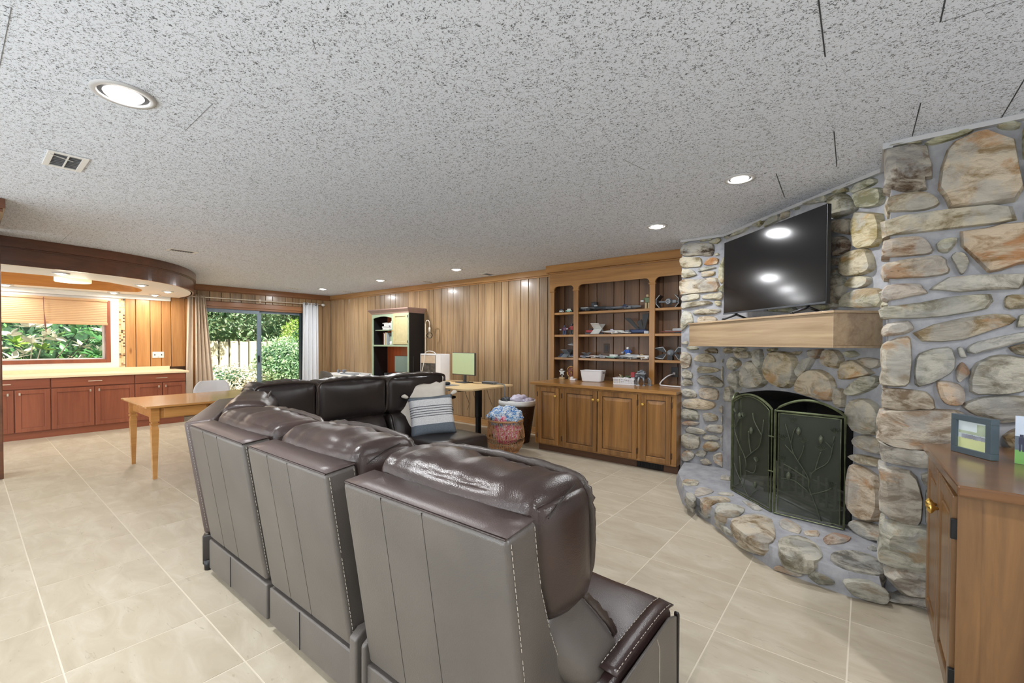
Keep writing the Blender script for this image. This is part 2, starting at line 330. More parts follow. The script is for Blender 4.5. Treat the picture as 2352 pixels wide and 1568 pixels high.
# ------------------------------------------------------------------ geometry helpers
class B:
    """collects shapes in one bmesh"""
    def __init__(s): s.bm = bmesh.new()
    def box(s, x0, x1, y0, y1, z0, z1, rot=None, at=None):
        vs = [s.bm.verts.new((x, y, z)) for z in (z0, z1) for y in (y0, y1) for x in (x0, x1)]
        if x1 < x0 or y1 < y0: pass
        for f in ((0, 2, 3, 1), (4, 5, 7, 6), (0, 1, 5, 4), (2, 6, 7, 3), (0, 4, 6, 2), (1, 3, 7, 5)): s.bm.faces.new([vs[i] for i in f])
        if rot is not None:
            c = Vector(at) if at else Vector(((x0+x1)/2, (y0+y1)/2, (z0+z1)/2))
            for v in vs: v.co = c + rot @ (v.co-c)
        return s
    def prism(s, pts, axis, a, b):
        """polygon pts in the plane across axis, extruded from a to b"""
        def P(p, t): return {'x': (t, p[0], p[1]), 'y': (p[0], t, p[1]), 'z': (p[0], p[1], t)}[axis]
        v0 = [s.bm.verts.new(P(p, a)) for p in pts]; v1 = [s.bm.verts.new(P(p, b)) for p in pts]; n = len(pts)
        s.bm.faces.new(v0[::-1]); s.bm.faces.new(v1)
        for i in range(n): s.bm.faces.new((v0[i], v0[(i+1) % n], v1[(i+1) % n], v1[i]))
        return s
    def tube(s, pts, r, n=8, closed=False):
        pts = [Vector(p) for p in pts]; rings = []; m = len(pts)
        for i, p in enumerate(pts):
            a = pts[(i-1) % m] if (closed or i > 0) else p; b = pts[(i+1) % m] if (closed or i < m-1) else p
            t = (b-a).normalized(); u = t.cross(Vector((0, 0, 1)))
            if u.length < .1: u = t.cross(Vector((1, 0, 0)))
            u.normalize(); w = t.cross(u); rr = r[i] if isinstance(r, (list, tuple)) else r
            rings.append([s.bm.verts.new(p + u*rr*cos(2*pi*k/n) + w*rr*sin(2*pi*k/n)) for k in range(n)])
        for i in range(m if closed else m-1):
            A, C = rings[i], rings[(i+1) % m]
            for k in range(n): s.bm.faces.new((A[k], A[(k+1) % n], C[(k+1) % n], C[k]))
        if not closed: s.bm.faces.new(rings[0][::-1]); s.bm.faces.new(rings[-1])
        return s
    def lathe(s, prof, c=(0, 0, 0), n=24, cap=True, tf=None):
        rings = []
        for r, z in prof:
            ring = []
            for k in range(n):
                p = Vector((r*cos(2*pi*k/n), r*sin(2*pi*k/n), z))
                if tf: p = tf(p)
                ring.append(s.bm.verts.new(Vector(c)+p))
            rings.append(ring)
        for A, C in zip(rings, rings[1:]):
            for k in range(n): s.bm.faces.new((A[k], A[(k+1) % n], C[(k+1) % n], C[k]))
        if cap:
            s.bm.faces.new(rings[0][::-1]); s.bm.faces.new(rings[-1])
        return s
    def grid(s, fn, nu, nv, close_u=False):
        v = [[s.bm.verts.new(fn(i/nu, j/nv)) for j in range(nv+1)] for i in range(nu+(0 if close_u else 1))]
        for i in range(nu):
            for j in range(nv):
                a, b = v[i], v[(i+1) % len(v)]
                s.bm.faces.new((a[j], b[j], b[j+1], a[j+1]))
        return s
    def done(s, name, mat, parent=None, bevel=0, seg=2, smooth=False, loc=None, solid=0, fix=True, sub=0):
        if fix: bmesh.ops.recalc_face_normals(s.bm, faces=s.bm.faces)
        me = bpy.data.meshes.new(name); s.bm.to_mesh(me); s.bm.free()
        if smooth: me.polygons.foreach_set('use_smooth', [True]*len(me.polygons))
        for mm in (mat if isinstance(mat, (list, tuple)) else [mat]): me.materials.append(MT[mm] if isinstance(mm, str) else mm)
        o = bpy.data.objects.new(name, me); COL.objects.link(o)
        if parent: o.parent = parent
        if loc: o.location = loc
        if solid: md = o.modifiers.new('t', 'SOLIDIFY'); md.thickness = solid; md.offset = 0
        if bevel: md = o.modifiers.new('b', 'BEVEL'); md.width = bevel; md.segments = seg; md.limit_method = 'ANGLE'; md.angle_limit = radians(40)
        if sub: md = o.modifiers.new('s', 'SUBSURF'); md.levels = sub; md.render_levels = sub
        return o
def empty(name, label, cat, loc=(0, 0, 0), rot=0, group=None):
    o = bpy.data.objects.new(name, None); COL.objects.link(o); o.location = loc; o.rotation_euler = (0, 0, rot)
    o.empty_display_size = .05
    o['label'] = label; o['category'] = cat
    if group: o['group'] = group
    return o
def tag(o, label, cat, group=None):
    o['label'] = label; o['category'] = cat
    if group: o['group'] = group
    return o
def struct(o, label=None, cat=None):
    o['kind'] = 'structure'
    if label: o['label'] = label
    if cat: o['category'] = cat
    return o
def dup(o, parent=None):
    c = o.copy(); COL.objects.link(c)
    if parent: c.parent = parent
    return c
def nz(p, s=1.0): return noise.noise(Vector(p)*s)
def roundbox(w, d, h, r, nx=10, ny=6, nz_=8, crown=(0, 0, 0), wr=0, seed=0, tf=None, name='cushion', mat='leatherC', parent=None, pinch=0):
    """soft upholstered block centred on the origin: w (x), d (y), h (z)"""
    bm = bmesh.new()
    H = (w/2, d/2, h/2)
    def add(axis, sgn):
        u, v = [i for i in range(3) if i != axis]; nn = (nx, ny, nz_)
        g = []
        for i in range(nn[u]+1):
            row = []
            for j in range(nn[v]+1):
                p = [0, 0, 0]; p[axis] = sgn; p[u] = sin((i/nn[u]*2-1)*pi/2*.96)/sin(pi/2*.96); p[v] = sin((j/nn[v]*2-1)*pi/2*.96)/sin(pi/2*.96)
                row.append(bm.verts.new(p))
            g.append(row)
        for i in range(nn[u]):
            for j in range(nn[v]): bm.faces.new((g[i][j], g[i+1][j], g[i+1][j+1], g[i][j+1]))
    for ax in range(3):
        for sg in (-1, 1): add(ax, sg)
    bmesh.ops.remove_doubles(bm, verts=bm.verts, dist=1e-5)
    for v in bm.verts:
        n = v.co.copy(); q = Vector([n[i]*H[i] for i in range(3)])
        inner = Vector([max(-H[i]+r, min(H[i]-r, q[i])) for i in range(3)])
        dlt = q-inner
        if dlt.length > 1e-6: q = inner + dlt.normalized()*min(r, dlt.length if dlt.length < r else r)
        a = [1-n[i]**2 for i in range(3)]
        q.x += crown[0]*n.x*a[1]*a[2]; q.y += crown[1]*n.y*a[0]*a[2]; q.z += crown[2]*n.z*a[0]*a[1]
        if pinch:
            e = abs(n.x)**8; q.z -= pinch*e*(1 if n.z > .5 else 0)
        if wr:
            k = nz((q.x*9+seed, q.y*3, q.z*2.2+seed*3)) * (.35+.65*abs(n.z)**2)
            k2 = sin(q.x*70+4*nz((q.x*4+seed, q.z*5, 0))) * abs(n.z)**3 * .45
            dd = Vector([n[i]*(1 if abs(n[i]) > .98 else .2) for i in range(3)])
            if dd.length: q += dd.normalized()*wr*(k+k2)
        v.co = tf(q) if tf else q
    bmesh.ops.recalc_face_normals(bm, faces=bm.faces)
    b = B(); b.bm.free(); b.bm = bm
    return b.done(name, mat, parent, smooth=True, fix=False)
def rz(a): return Matrix.Rotation(a, 3, 'Z')

# stones: plane, colour, extra depth, outline on that plane in metres
STONES = [  # some upper colours carry a painted yellow-green tint of mixed light
(0, 86, 70, 55, 0, -1.506, 2.285, -1.484, 2.348, -1.377, 2.356, -1.217, 2.331, -1.187, 2.302, -1.198, 2.202, -1.326, 2.227, -1.47, 2.235),
(0, 178, 163, 130, 0, -1.509, 2.213, -1.451, 2.223, -1.319, 2.204, -1.297, 2.169, -1.303, 2.109, -1.405, 2.113, -1.482, 2.118, -1.505, 2.16),
(0, 196, 155, 105, 0, -1.276, 2.129, -1.24, 2.176, -1.192, 2.189, -1.139, 2.17, -1.147, 2.121, -1.227, 2.117),
(0, 155, 146, 120, 0, -1.488, 2.106, -1.386, 2.089, -1.336, 2.032, -1.423, 2.011, -1.494, 2.017),
(0, 105, 112, 108, 0, -1.33, 2.07, -1.287, 2.104, -1.215, 2.106, -1.155, 2.084, -1.227, 2.07, -1.311, 2.059),
(0, 190, 165, 120, 0, -1.296, 2.054, -1.238, 2.058, -1.167, 2.048, -1.181, 2.011, -1.286, 2.002, -1.3, 2.029),
(0, 168, 150, 124, 0, -1.506, 1.976, -1.461, 1.998, -1.335, 1.981, -1.214, 1.992, -1.16, 1.981, -1.133, 1.894, -1.153, 1.852, -1.309, 1.85, -1.453, 1.84, -1.492, 1.843, -1.509, 1.91),
(0, 155, 146, 120, 0, -1.498, 1.797, -1.466, 1.834, -1.328, 1.842, -1.309, 1.805, -1.346, 1.781, -1.466, 1.769),
(0, 168, 158, 125, 0, -1.29, 1.791, -1.272, 1.822, -1.176, 1.835, -1.106, 1.839, -1.097, 1.81, -1.114, 1.765, -1.188, 1.778),
(0, 155, 146, 125, 0, -1.491, 1.757, -1.37, 1.763, -1.235, 1.765, -1.187, 1.734, -1.283, 1.72, -1.42, 1.701, -1.484, 1.691),
(0, 155, 142, 117, 0, -1.376, 1.66, -1.308, 1.689, -1.21, 1.681, -1.116, 1.674, -1.133, 1.643, -1.21, 1.628, -1.35, 1.633),
(0, 180, 176, 155, 0, -1.484, 1.651, -1.445, 1.669, -1.388, 1.641, -1.368, 1.549, -1.412, 1.544, -1.482, 1.468, -1.495, 1.513),
(0, 180, 152, 118, 0, -1.331, 1.561, -1.319, 1.606, -1.21, 1.612, -1.156, 1.594, -1.15, 1.559, -1.306, 1.548),
(0, 162, 158, 120, 0, -1.504, 2.371, -1.44, 2.385, -1.358, 2.385, -1.396, 2.382, -1.472, 2.36),
(0, 158, 155, 118, 0, -1.321, 2.371, -1.266, 2.382, -1.194, 2.385, -1.206, 2.361, -1.302, 2.356),
(0, 172, 162, 115, 0, -1.23, 2.345, -1.135, 2.376, -1.117, 2.348, -1.152, 2.316, -1.217, 2.331),
(1, 180, 176, 138, 0, 0.03, 2.385, 0.03, 2.385, 0.03, 2.347, 0.03, 2.356),
(1, 105, 108, 82, 0, 0.03, 2.385, 0.058, 2.385, 0.09, 2.357, 0.03, 2.347),
(1, 180, 184, 150, 0, 0.03, 2.317, 0.03, 2.231, 0.03, 2.232, 0.03, 2.282),
(0, 188, 186, 150, 0, -1.138, 2.07, -1.109, 2.148, -1.085, 2.188, -1.085, 1.94, -1.119, 1.931, -1.14, 1.995),
(0, 162, 158, 132, 0, -1.181, 2.219, -1.145, 2.23, -1.128, 2.206, -1.168, 2.199),
(0, 182, 184, 155, 0, -1.135, 1.882, -1.085, 1.928, -1.086, 1.835, -1.13, 1.856),
(0, 172, 162, 115, 0, -1.175, 1.746, -1.152, 1.761, -1.111, 1.749, -1.113, 1.711, -1.146, 1.707),
(0, 168, 152, 134, 0, -1.499, 1.191, -1.476, 1.25, -1.414, 1.237, -1.381, 1.194, -1.399, 1.097, -1.479, 1.079),
(0, 178, 158, 124, 0, -1.367, 1.17, -1.331, 1.219, -1.24, 1.244, -1.178, 1.217, -1.151, 1.157, -1.257, 1.149),
(0, 198, 184, 150, 0, -1.333, 1.061, -1.311, 1.11, -1.185, 1.105, -1.107, 1.08, -1.167, 1.054, -1.292, 1.039),
(0, 164, 155, 138, 0, -1.333, 0.965, -1.283, 1.015, -1.185, 1.025, -1.088, 0.969, -1.085, 0.914, -1.183, 0.912, -1.273, 0.921),
(0, 168, 164, 150, 0, -1.488, 1.035, -1.441, 1.076, -1.375, 1.035, -1.374, 0.982, -1.459, 0.982),
(0, 178, 172, 158, 0, -1.492, 0.927, -1.449, 0.978, -1.383, 0.962, -1.369, 0.92, -1.458, 0.9),
(0, 188, 182, 168, 0, -1.486, 0.844, -1.448, 0.876, -1.373, 0.866, -1.331, 0.831, -1.335, 0.792, -1.447, 0.788),
(0, 198, 172, 144, 0, -1.308, 0.842, -1.295, 0.891, -1.183, 0.898, -1.126, 0.874, -1.129, 0.785, -1.226, 0.782, -1.299, 0.804),
(0, 198, 170, 130, 0, -1.475, 0.703, -1.447, 0.764, -1.344, 0.782, -1.164, 0.759, -1.159, 0.712, -1.234, 0.677, -1.427, 0.678),
(0, 168, 168, 154, 0, -1.484, 0.633, -1.446, 0.671, -1.325, 0.658, -1.305, 0.565, -1.436, 0.56, -1.479, 0.575),
(0, 168, 148, 114, 0, -1.279, 0.634, -1.198, 0.647, -1.137, 0.63, -1.127, 0.584, -1.242, 0.557),
(0, 174, 154, 134, 0, -1.469, 0.527, -1.407, 0.553, -1.296, 0.537, -1.351, 0.506, -1.464, 0.503),
(0, 192, 184, 164, 0, -1.439, 0.452, -1.397, 0.496, -1.25, 0.466, -1.245, 0.429, -1.397, 0.423),
(0, 184, 168, 144, 0, -1.241, 0.496, -1.206, 0.533, -1.085, 0.537, -1.085, 0.478, -1.109, 0.456, -1.232, 0.464),
(0, 184, 176, 158, 0, -1.477, 0.388, -1.415, 0.421, -1.295, 0.398, -1.302, 0.287, -1.395, 0.258, -1.466, 0.282),
(0, 188, 180, 164, 0, -1.276, 0.41, -1.161, 0.435, -1.108, 0.409, -1.116, 0.385, -1.249, 0.38),
(0, 184, 168, 138, 0, -1.266, 0.311, -1.222, 0.365, -1.134, 0.368, -1.103, 0.326, -1.176, 0.263, -1.248, 0.271),
(0, 188, 180, 168, 0, -1.47, 0.202, -1.423, 0.249, -1.339, 0.214, -1.366, 0.161, -1.431, 0.126, -1.47, 0.144),
(0, 152, 144, 128, 0, -1.334, 0.234, -1.293, 0.264, -1.221, 0.261, -1.247, 0.204, -1.32, 0.202),
(0, 194, 174, 144, 0, -1.292, 0.164, -1.238, 0.192, -1.175, 0.145, -1.255, 0.112),
(0, 178, 168, 154, 0, -1.478, 0.063, -1.431, 0.111, -1.31, 0.103, -1.273, 0.066, -1.402, 0.033, -1.468, 0.036),
(0, 204, 192, 176, 0, -1.167, 0.232, -1.106, 0.265, -1.085, 0.249, -1.085, 0.129, -1.088, 0.133, -1.158, 0.167),
(0, 168, 168, 162, 0, -1.179, 0.079, -1.14, 0.119, -1.113, 0.086, -1.148, 0.065),
(0, 194, 178, 152, 0, -1.12, 0.688, -1.103, 0.727, -1.085, 0.731, -1.085, 0.653, -1.085, 0.655),
(0, 184, 172, 152, 0, -1.101, 0.597, -1.085, 0.641, -1.085, 0.625, -1.085, 0.552, -1.085, 0.546),
(0, 192, 186, 172, 0, -1.104, 0.401, -1.085, 0.45, -1.085, 0.45, -1.085, 0.293, -1.085, 0.296, -1.094, 0.346),
(0, 172, 172, 152, 0, -1.116, 1.172, -1.085, 1.192, -1.085, 1.184, -1.085, 1.15),
(0, 124, 104, 72, 0, -1.267, 1.263, -1.205, 1.301, -1.144, 1.288, -1.134, 1.242, -1.249, 1.244),
(0, 154, 148, 118, 0, -1.443, 1.304, -1.341, 1.31, -1.313, 1.281, -1.415, 1.271),
(0, 168, 154, 134, 0, -1.487, 1.348, -1.425, 1.367, -1.42, 1.329, -1.482, 1.333),
(0, 188, 174, 144, 0, -1.106, 1.015, -1.098, 1.108, -1.085, 1.113, -1.085, 0.971, -1.085, 0.965),
(1, 190, 186, 168, 0, 0.048, 0.782, 0.053, 0.92, 0.135, 0.928, 0.166, 0.878, 0.145, 0.795),
(1, 184, 184, 168, 0, 0.079, 1.158, 0.13, 1.214, 0.231, 1.191, 0.273, 1.149, 0.161, 1.082, 0.087, 1.104),
(1, 184, 184, 172, 0, 0.103, 1.042, 0.233, 1.095, 0.278, 0.925, 0.236, 0.907, 0.135, 0.964),
(1, 178, 174, 150, 0, 0.143, 1.268, 0.242, 1.305, 0.351, 1.297, 0.325, 1.271, 0.215, 1.261),
(1, 190, 186, 168, 0, 0.288, 0.965, 0.35, 1.167, 0.476, 1.186, 0.636, 1.036, 0.561, 0.97, 0.355, 0.943),
(1, 198, 178, 134, 0, 0.606, 1.126, 0.669, 1.271, 0.894, 1.263, 0.959, 1.193, 0.93, 1.025, 0.799, 0.988, 0.673, 1.039),
(1, 182, 178, 154, 0, 0.968, 1.134, 1.02, 1.219, 1.136, 1.246, 1.066, 1.14, 1.007, 1.084),
(1, 164, 138, 94, 0, 1.185, 1.214, 1.217, 1.292, 1.32, 1.293, 1.37, 1.232, 1.31, 1.166, 1.205, 1.193),
(1, 144, 124, 90, 0, 1.056, 1.289, 1.203, 1.303, 1.164, 1.235, 1.093, 1.227),
(1, 206, 182, 142, 0, 0.971, 0.981, 1.007, 1.09, 1.109, 1.149, 1.233, 1.134, 1.306, 1.049, 1.269, 0.943, 1.183, 0.948, 1.04, 0.965),
(1, 202, 172, 114, 0, 1.348, 1.095, 1.358, 1.211, 1.452, 1.235, 1.595, 1.153, 1.488, 1.126),
(1, 154, 124, 76, 0, 1.458, 1.235, 1.54, 1.253, 1.634, 1.241, 1.63, 1.203, 1.573, 1.181),
(1, 184, 168, 142, 0, 1.301, 0.963, 1.325, 1.04, 1.386, 1.025, 1.376, 0.91, 1.321, 0.912),
(1, 168, 168, 148, 0, 1.392, 1.026, 1.521, 1.134, 1.636, 1.137, 1.596, 1.067, 1.468, 1.004, 1.41, 1.002),
(1, 188, 180, 160, 0, 1.413, 0.884, 1.446, 0.971, 1.556, 0.99, 1.64, 0.938, 1.641, 0.863, 1.602, 0.774, 1.472, 0.772),
(1, 168, 168, 154, 0, 0.433, 1.266, 0.554, 1.295, 0.577, 1.15, 0.508, 1.133),
(1, 168, 154, 124, 0, 0.166, 1.261, 0.391, 1.272, 0.403, 1.21, 0.237, 1.205),
(1, 204, 188, 162, 0, 1.445, 0.706, 1.495, 0.752, 1.623, 0.759, 1.654, 0.714, 1.645, 0.664, 1.485, 0.674),
(1, 198, 184, 158, 0, 1.424, 0.598, 1.486, 0.629, 1.655, 0.638, 1.646, 0.588, 1.499, 0.572),
(1, 208, 178, 144, 0, 1.443, 0.532, 1.488, 0.554, 1.627, 0.526, 1.649, 0.427, 1.642, 0.253, 1.494, 0.224, 1.435, 0.314),
(1, 192, 182, 168, 0, 1.432, 0.148, 1.483, 0.204, 1.663, 0.233, 1.674, 0.143, 1.529, 0.108),
(1, 150, 125, 85, 0, 0.91, 1.275, 1.003, 1.283, 0.958, 1.246),
(1, 160, 140, 100, 0, 0.03, 1.295, 0.117, 1.304, 0.142, 1.253, 0.03, 1.243),
(1, 150, 140, 100, 0, 0.631, 1.296, 0.74, 1.303, 0.723, 1.278, 0.65, 1.27),
(1, 160, 165, 120, 0, 1.369, 1.284, 1.44, 1.295, 1.485, 1.266, 1.417, 1.244),
(1, 175, 170, 155, 0, 1.611, 0.857, 1.654, 0.941, 1.662, 0.81, 1.622, 0.773),
(1, 204, 184, 124, 0, 1.429, 2.13, 1.456, 2.184, 1.536, 2.16, 1.618, 2.125, 1.631, 2.064, 1.63, 1.984, 1.591, 1.942, 1.488, 1.946, 1.453, 1.972, 1.438, 2.067),
(1, 186, 168, 124, 0, 1.348, 1.9, 1.384, 1.937, 1.488, 1.943, 1.54, 1.929, 1.581, 1.816, 1.543, 1.787, 1.436, 1.779, 1.357, 1.804),
(1, 192, 180, 144, 0, 1.38, 1.719, 1.429, 1.768, 1.504, 1.769, 1.557, 1.749, 1.551, 1.715, 1.492, 1.692),
(1, 142, 142, 134, 0, 1.262, 1.591, 1.273, 1.843, 1.327, 1.84, 1.38, 1.75, 1.367, 1.677, 1.316, 1.586),
(1, 184, 182, 155, 0, 1.324, 1.586, 1.367, 1.664, 1.472, 1.689, 1.602, 1.679, 1.633, 1.646, 1.635, 1.56),
(1, 130, 104, 88, 0, 1.277, 2.068, 1.345, 2.059, 1.396, 2.015, 1.398, 1.953, 1.287, 1.931),
(1, 154, 130, 104, 0, 1.267, 2.181, 1.357, 2.169, 1.408, 2.155, 1.417, 2.05, 1.352, 2.076, 1.276, 2.107),
(1, 134, 130, 104, 0, 1.242, 2.266, 1.24, 2.364, 1.347, 2.348, 1.413, 2.276, 1.455, 2.22, 1.428, 2.198, 1.327, 2.196, 1.274, 2.198),
(1, 168, 171, 144, 0, 1.405, 2.328, 1.439, 2.372, 1.558, 2.37, 1.584, 2.332, 1.533, 2.32, 1.447, 2.314),
(1, 174, 175, 144, 0, 1.426, 2.309, 1.533, 2.309, 1.627, 2.282, 1.626, 2.191, 1.561, 2.188, 1.476, 2.208, 1.455, 2.257),
(1, 175, 175, 125, 0, 1.263, 2.385, 1.316, 2.385, 1.361, 2.362, 1.324, 2.352, 1.279, 2.367),
(1, 114, 118, 94, 0, 1.125, 2.382, 1.167, 2.385, 1.228, 2.348, 1.201, 2.331, 1.134, 2.355),
(1, 114, 98, 88, 0, 1.272, 1.921, 1.34, 1.921, 1.345, 1.875, 1.319, 1.867, 1.28, 1.88),
(1, 170, 170, 130, 0, 1.367, 2.385, 1.452, 2.385, 1.506, 2.385, 1.424, 2.385),
(1, 165, 160, 140, 0, 1.14, 2.033, 1.198, 2.034, 1.224, 1.95, 1.158, 1.956),
(1, 150, 150, 130, 0, 1.126, 1.874, 1.209, 1.873, 1.219, 1.792, 1.137, 1.784),
(2, 175, 173, 118, 0, -2.365, 2.385, -0.518, 2.385, -0.483, 2.385, -2.019, 2.385),
(2, 188, 184, 134, 0, -2.604, 1.983, -1.878, 2.027, -0.377, 1.849, -0.373, 1.735, -1.773, 1.871),
(2, 198, 186, 154, 0, -3.101, 2.329, -0.493, 1.975, -0.316, 1.865, -2.535, 2.173),
(2, 178, 168, 124, 0, -1.573, 2.385, -1.051, 2.385, -0.133, 2.244, -0.112, 2.198, -0.992, 2.356),
(2, 170, 168, 130, 0, -2, 2.385, -0.153, 2.126, -0.033, 2.019, -1.754, 2.328),
(2, 186, 180, 140, 0, -2.092, 2.348, -0.092, 1.99, -0.03, 1.916, -2.016, 2.235),
(2, 176, 170, 135, 0, -1.764, 1.857, -0.03, 1.693, 0.011, 1.603, -1.51, 1.709),
(2, 190, 184, 150, 0, -1.51, 1.709, 0.088, 1.592, 0.113, 1.535, -1.46, 1.632),
(2, 170, 165, 120, 0, -2.32, 2.385, -0.42, 2.385, -0.386, 2.385, -2.246, 2.385),
(2, 180, 176, 140, 0, -1.63, 2.037, -0.044, 1.821, -0.031, 1.79, -1.601, 1.991),
(1, 170, 170, 125, 0, 0.087, 2.355, 0.201, 2.385, 0.373, 2.385, 0.29, 2.348),
(1, 164, 154, 104, 0, 0.393, 2.385, 0.531, 2.385, 0.569, 2.379, 0.494, 2.336),
(1, 184, 181, 144, 0, 0.57, 2.316, 0.642, 2.385, 0.746, 2.379, 0.747, 2.33),
(1, 168, 144, 94, 0, 0.756, 2.328, 0.779, 2.385, 0.845, 2.38, 0.846, 2.333),
(1, 94, 98, 70, 0, 0.892, 2.371, 0.953, 2.385, 0.946, 2.355),
(1, 144, 144, 110, 0, 0.968, 2.385, 1.082, 2.385, 1.215, 2.379, 1.216, 2.337, 1.055, 2.361),
(1, 134, 142, 70, 0, 0.603, 1.61, 0.692, 1.634, 0.922, 1.622, 0.938, 1.574),
(1, 150, 150, 90, 0, 0.983, 1.617, 1.152, 1.619, 1.243, 1.606, 1.231, 1.57),
(1, 165, 165, 135, 0, 1.253, 2.385, 1.361, 2.385, 1.385, 2.343, 1.29, 2.354),
(3, 118, 98, 82, 0, 0.076, 2.229, 0.068, 2.36, 0.161, 2.366, 0.229, 2.342, 0.237, 2.282, 0.247, 2.243, 0.248, 2.179, 0.222, 2.181, 0.229, 2.129, 0.185, 2.125, 0.136, 2.14, 0.068, 2.182),
(3, 170, 155, 128, 0, 0.084, 2.04, 0.076, 2.113, 0.199, 2.118, 0.25, 2.093, 0.28, 2.042, 0.247, 2.026, 0.2, 2.023, 0.148, 2.031),
(3, 200, 174, 138, 0, 0.279, 2.119, 0.287, 2.215, 0.308, 2.299, 0.333, 2.332, 0.395, 2.354, 0.434, 2.355, 0.478, 2.321, 0.524, 2.291, 0.538, 2.172, 0.553, 2.064, 0.529, 2.011, 0.4, 2.011, 0.319, 2.022, 0.302, 2.074),
(3, 184, 168, 134, 0, 0.073, 1.904, 0.065, 1.988, 0.149, 2.007, 0.306, 2.006, 0.46, 1.999, 0.515, 1.98, 0.53, 1.919, 0.476, 1.911, 0.308, 1.912, 0.192, 1.912, 0.073, 1.914),
(3, 154, 154, 104, 0, 0.219, 2.363, 0.275, 2.379, 0.32, 2.384, 0.394, 2.384, 0.382, 2.366, 0.32, 2.353, 0.256, 2.346),
(3, 184, 188, 124, 0, 0.472, 2.374, 0.495, 2.385, 0.52, 2.385, 0.549, 2.355, 0.535, 2.34, 0.492, 2.353),
(3, 192, 192, 144, 0, 0.556, 2.332, 0.568, 2.341, 0.609, 2.337, 0.611, 2.182, 0.558, 2.195),
(3, 165, 160, 125, 0, 0.079, 2.38, 0.07, 2.385, 0.195, 2.385, 0.212, 2.365, 0.168, 2.368),
(3, 180, 175, 145, 0, 0.566, 1.95, 0.601, 1.972, 0.616, 1.896, 0.575, 1.907),
(3, 170, 165, 130, 0, 0.564, 2.165, 0.584, 2.172, 0.612, 2.137, 0.614, 1.99, 0.573, 2.04),
(3, 170, 134, 104, 0, 0.076, 1.821, 0.068, 1.875, 0.087, 1.889, 0.183, 1.892, 0.222, 1.879, 0.253, 1.827, 0.253, 1.801, 0.229, 1.795, 0.065, 1.801),
(3, 168, 168, 134, 0, 0.271, 1.843, 0.3, 1.864, 0.347, 1.861, 0.339, 1.83, 0.314, 1.793, 0.282, 1.803),
(3, 154, 144, 118, 0, 0.325, 1.77, 0.343, 1.792, 0.371, 1.783, 0.389, 1.738, 0.37, 1.683, 0.357, 1.688, 0.343, 1.729),
(3, 184, 158, 128, 0, 0.073, 1.686, 0.065, 1.748, 0.084, 1.767, 0.229, 1.782, 0.291, 1.778, 0.307, 1.732, 0.316, 1.692, 0.268, 1.682, 0.186, 1.682),
(3, 192, 188, 178, 0, 0.256, 1.613, 0.274, 1.633, 0.321, 1.669, 0.417, 1.673, 0.57, 1.661, 0.559, 1.611, 0.548, 1.596, 0.459, 1.598, 0.361, 1.594, 0.296, 1.608),
(3, 188, 168, 158, 0, 0.062, 1.598, 0.082, 1.648, 0.144, 1.651, 0.212, 1.646, 0.223, 1.622, 0.243, 1.595, 0.188, 1.587, 0.087, 1.566),
(3, 168, 165, 148, 0, 0.07, 1.482, 0.062, 1.517, 0.082, 1.535, 0.216, 1.548, 0.31, 1.569, 0.411, 1.577, 0.455, 1.574, 0.463, 1.542, 0.444, 1.508, 0.4, 1.496, 0.311, 1.478, 0.203, 1.47, 0.082, 1.475),
(3, 168, 148, 108, 0, 0.51, 1.529, 0.517, 1.566, 0.553, 1.569, 0.609, 1.557, 0.61, 1.514, 0.524, 1.501),
(3, 182, 160, 124, 0, 0.199, 1.395, 0.272, 1.435, 0.375, 1.465, 0.473, 1.479, 0.518, 1.474, 0.541, 1.452, 0.526, 1.432, 0.45, 1.396, 0.377, 1.361, 0.294, 1.35, 0.232, 1.354),
(3, 188, 168, 154, 0, 0.068, 1.416, 0.087, 1.443, 0.17, 1.46, 0.19, 1.425, 0.19, 1.41, 0.156, 1.388, 0.073, 1.377),
(3, 154, 154, 134, 0, 0.549, 1.415, 0.557, 1.472, 0.579, 1.475, 0.589, 1.424),
(3, 150, 150, 120, 0, 0.574, 1.657, 0.619, 1.653, 0.62, 1.586, 0.578, 1.593),
(3, 194, 154, 108, 0, 0.361, 1.888, 0.447, 1.891, 0.491, 1.901, 0.606, 1.896, 0.609, 1.709, 0.549, 1.714, 0.493, 1.691, 0.456, 1.684, 0.419, 1.739, 0.393, 1.78, 0.365, 1.818),
(3, 192, 180, 162, 0, 0.073, 1.185, 0.065, 1.309, 0.084, 1.343, 0.171, 1.375, 0.182, 1.334, 0.181, 1.17, 0.168, 1.118, 0.07, 1.118, 0.062, 1.138),
(3, 154, 154, 144, 0, 0.203, 1.125, 0.204, 1.264, 0.234, 1.297, 0.3, 1.316, 0.335, 1.312, 0.346, 1.214, 0.302, 1.167, 0.237, 1.127),
(3, 172, 168, 154, 0, 0.354, 1.317, 0.37, 1.323, 0.388, 1.271, 0.364, 1.272),
(3, 168, 170, 172, 0, 0.389, 1.317, 0.422, 1.348, 0.527, 1.381, 0.596, 1.397, 0.597, 1.356, 0.522, 1.331, 0.411, 1.287),
(3, 154, 144, 124, 0, 0.525, 1.322, 0.57, 1.339, 0.597, 1.344, 0.598, 1.286, 0.551, 1.289),
(3, 170, 165, 150, 0, 0.401, 1.102, 0.411, 1.225, 0.447, 1.261, 0.494, 1.284, 0.557, 1.272, 0.585, 1.261, 0.6, 1.141, 0.531, 1.103, 0.459, 1.098),
(3, 168, 144, 118, 0, 0.351, 1.205, 0.365, 1.241, 0.38, 1.242, 0.403, 1.194, 0.375, 1.162, 0.363, 1.148, 0.355, 1.161),
(3, 202, 154, 108, 0, 0.283, 1.13, 0.289, 1.151, 0.363, 1.139, 0.383, 1.096, 0.377, 1.038, 0.327, 1.032, 0.3, 1.059),
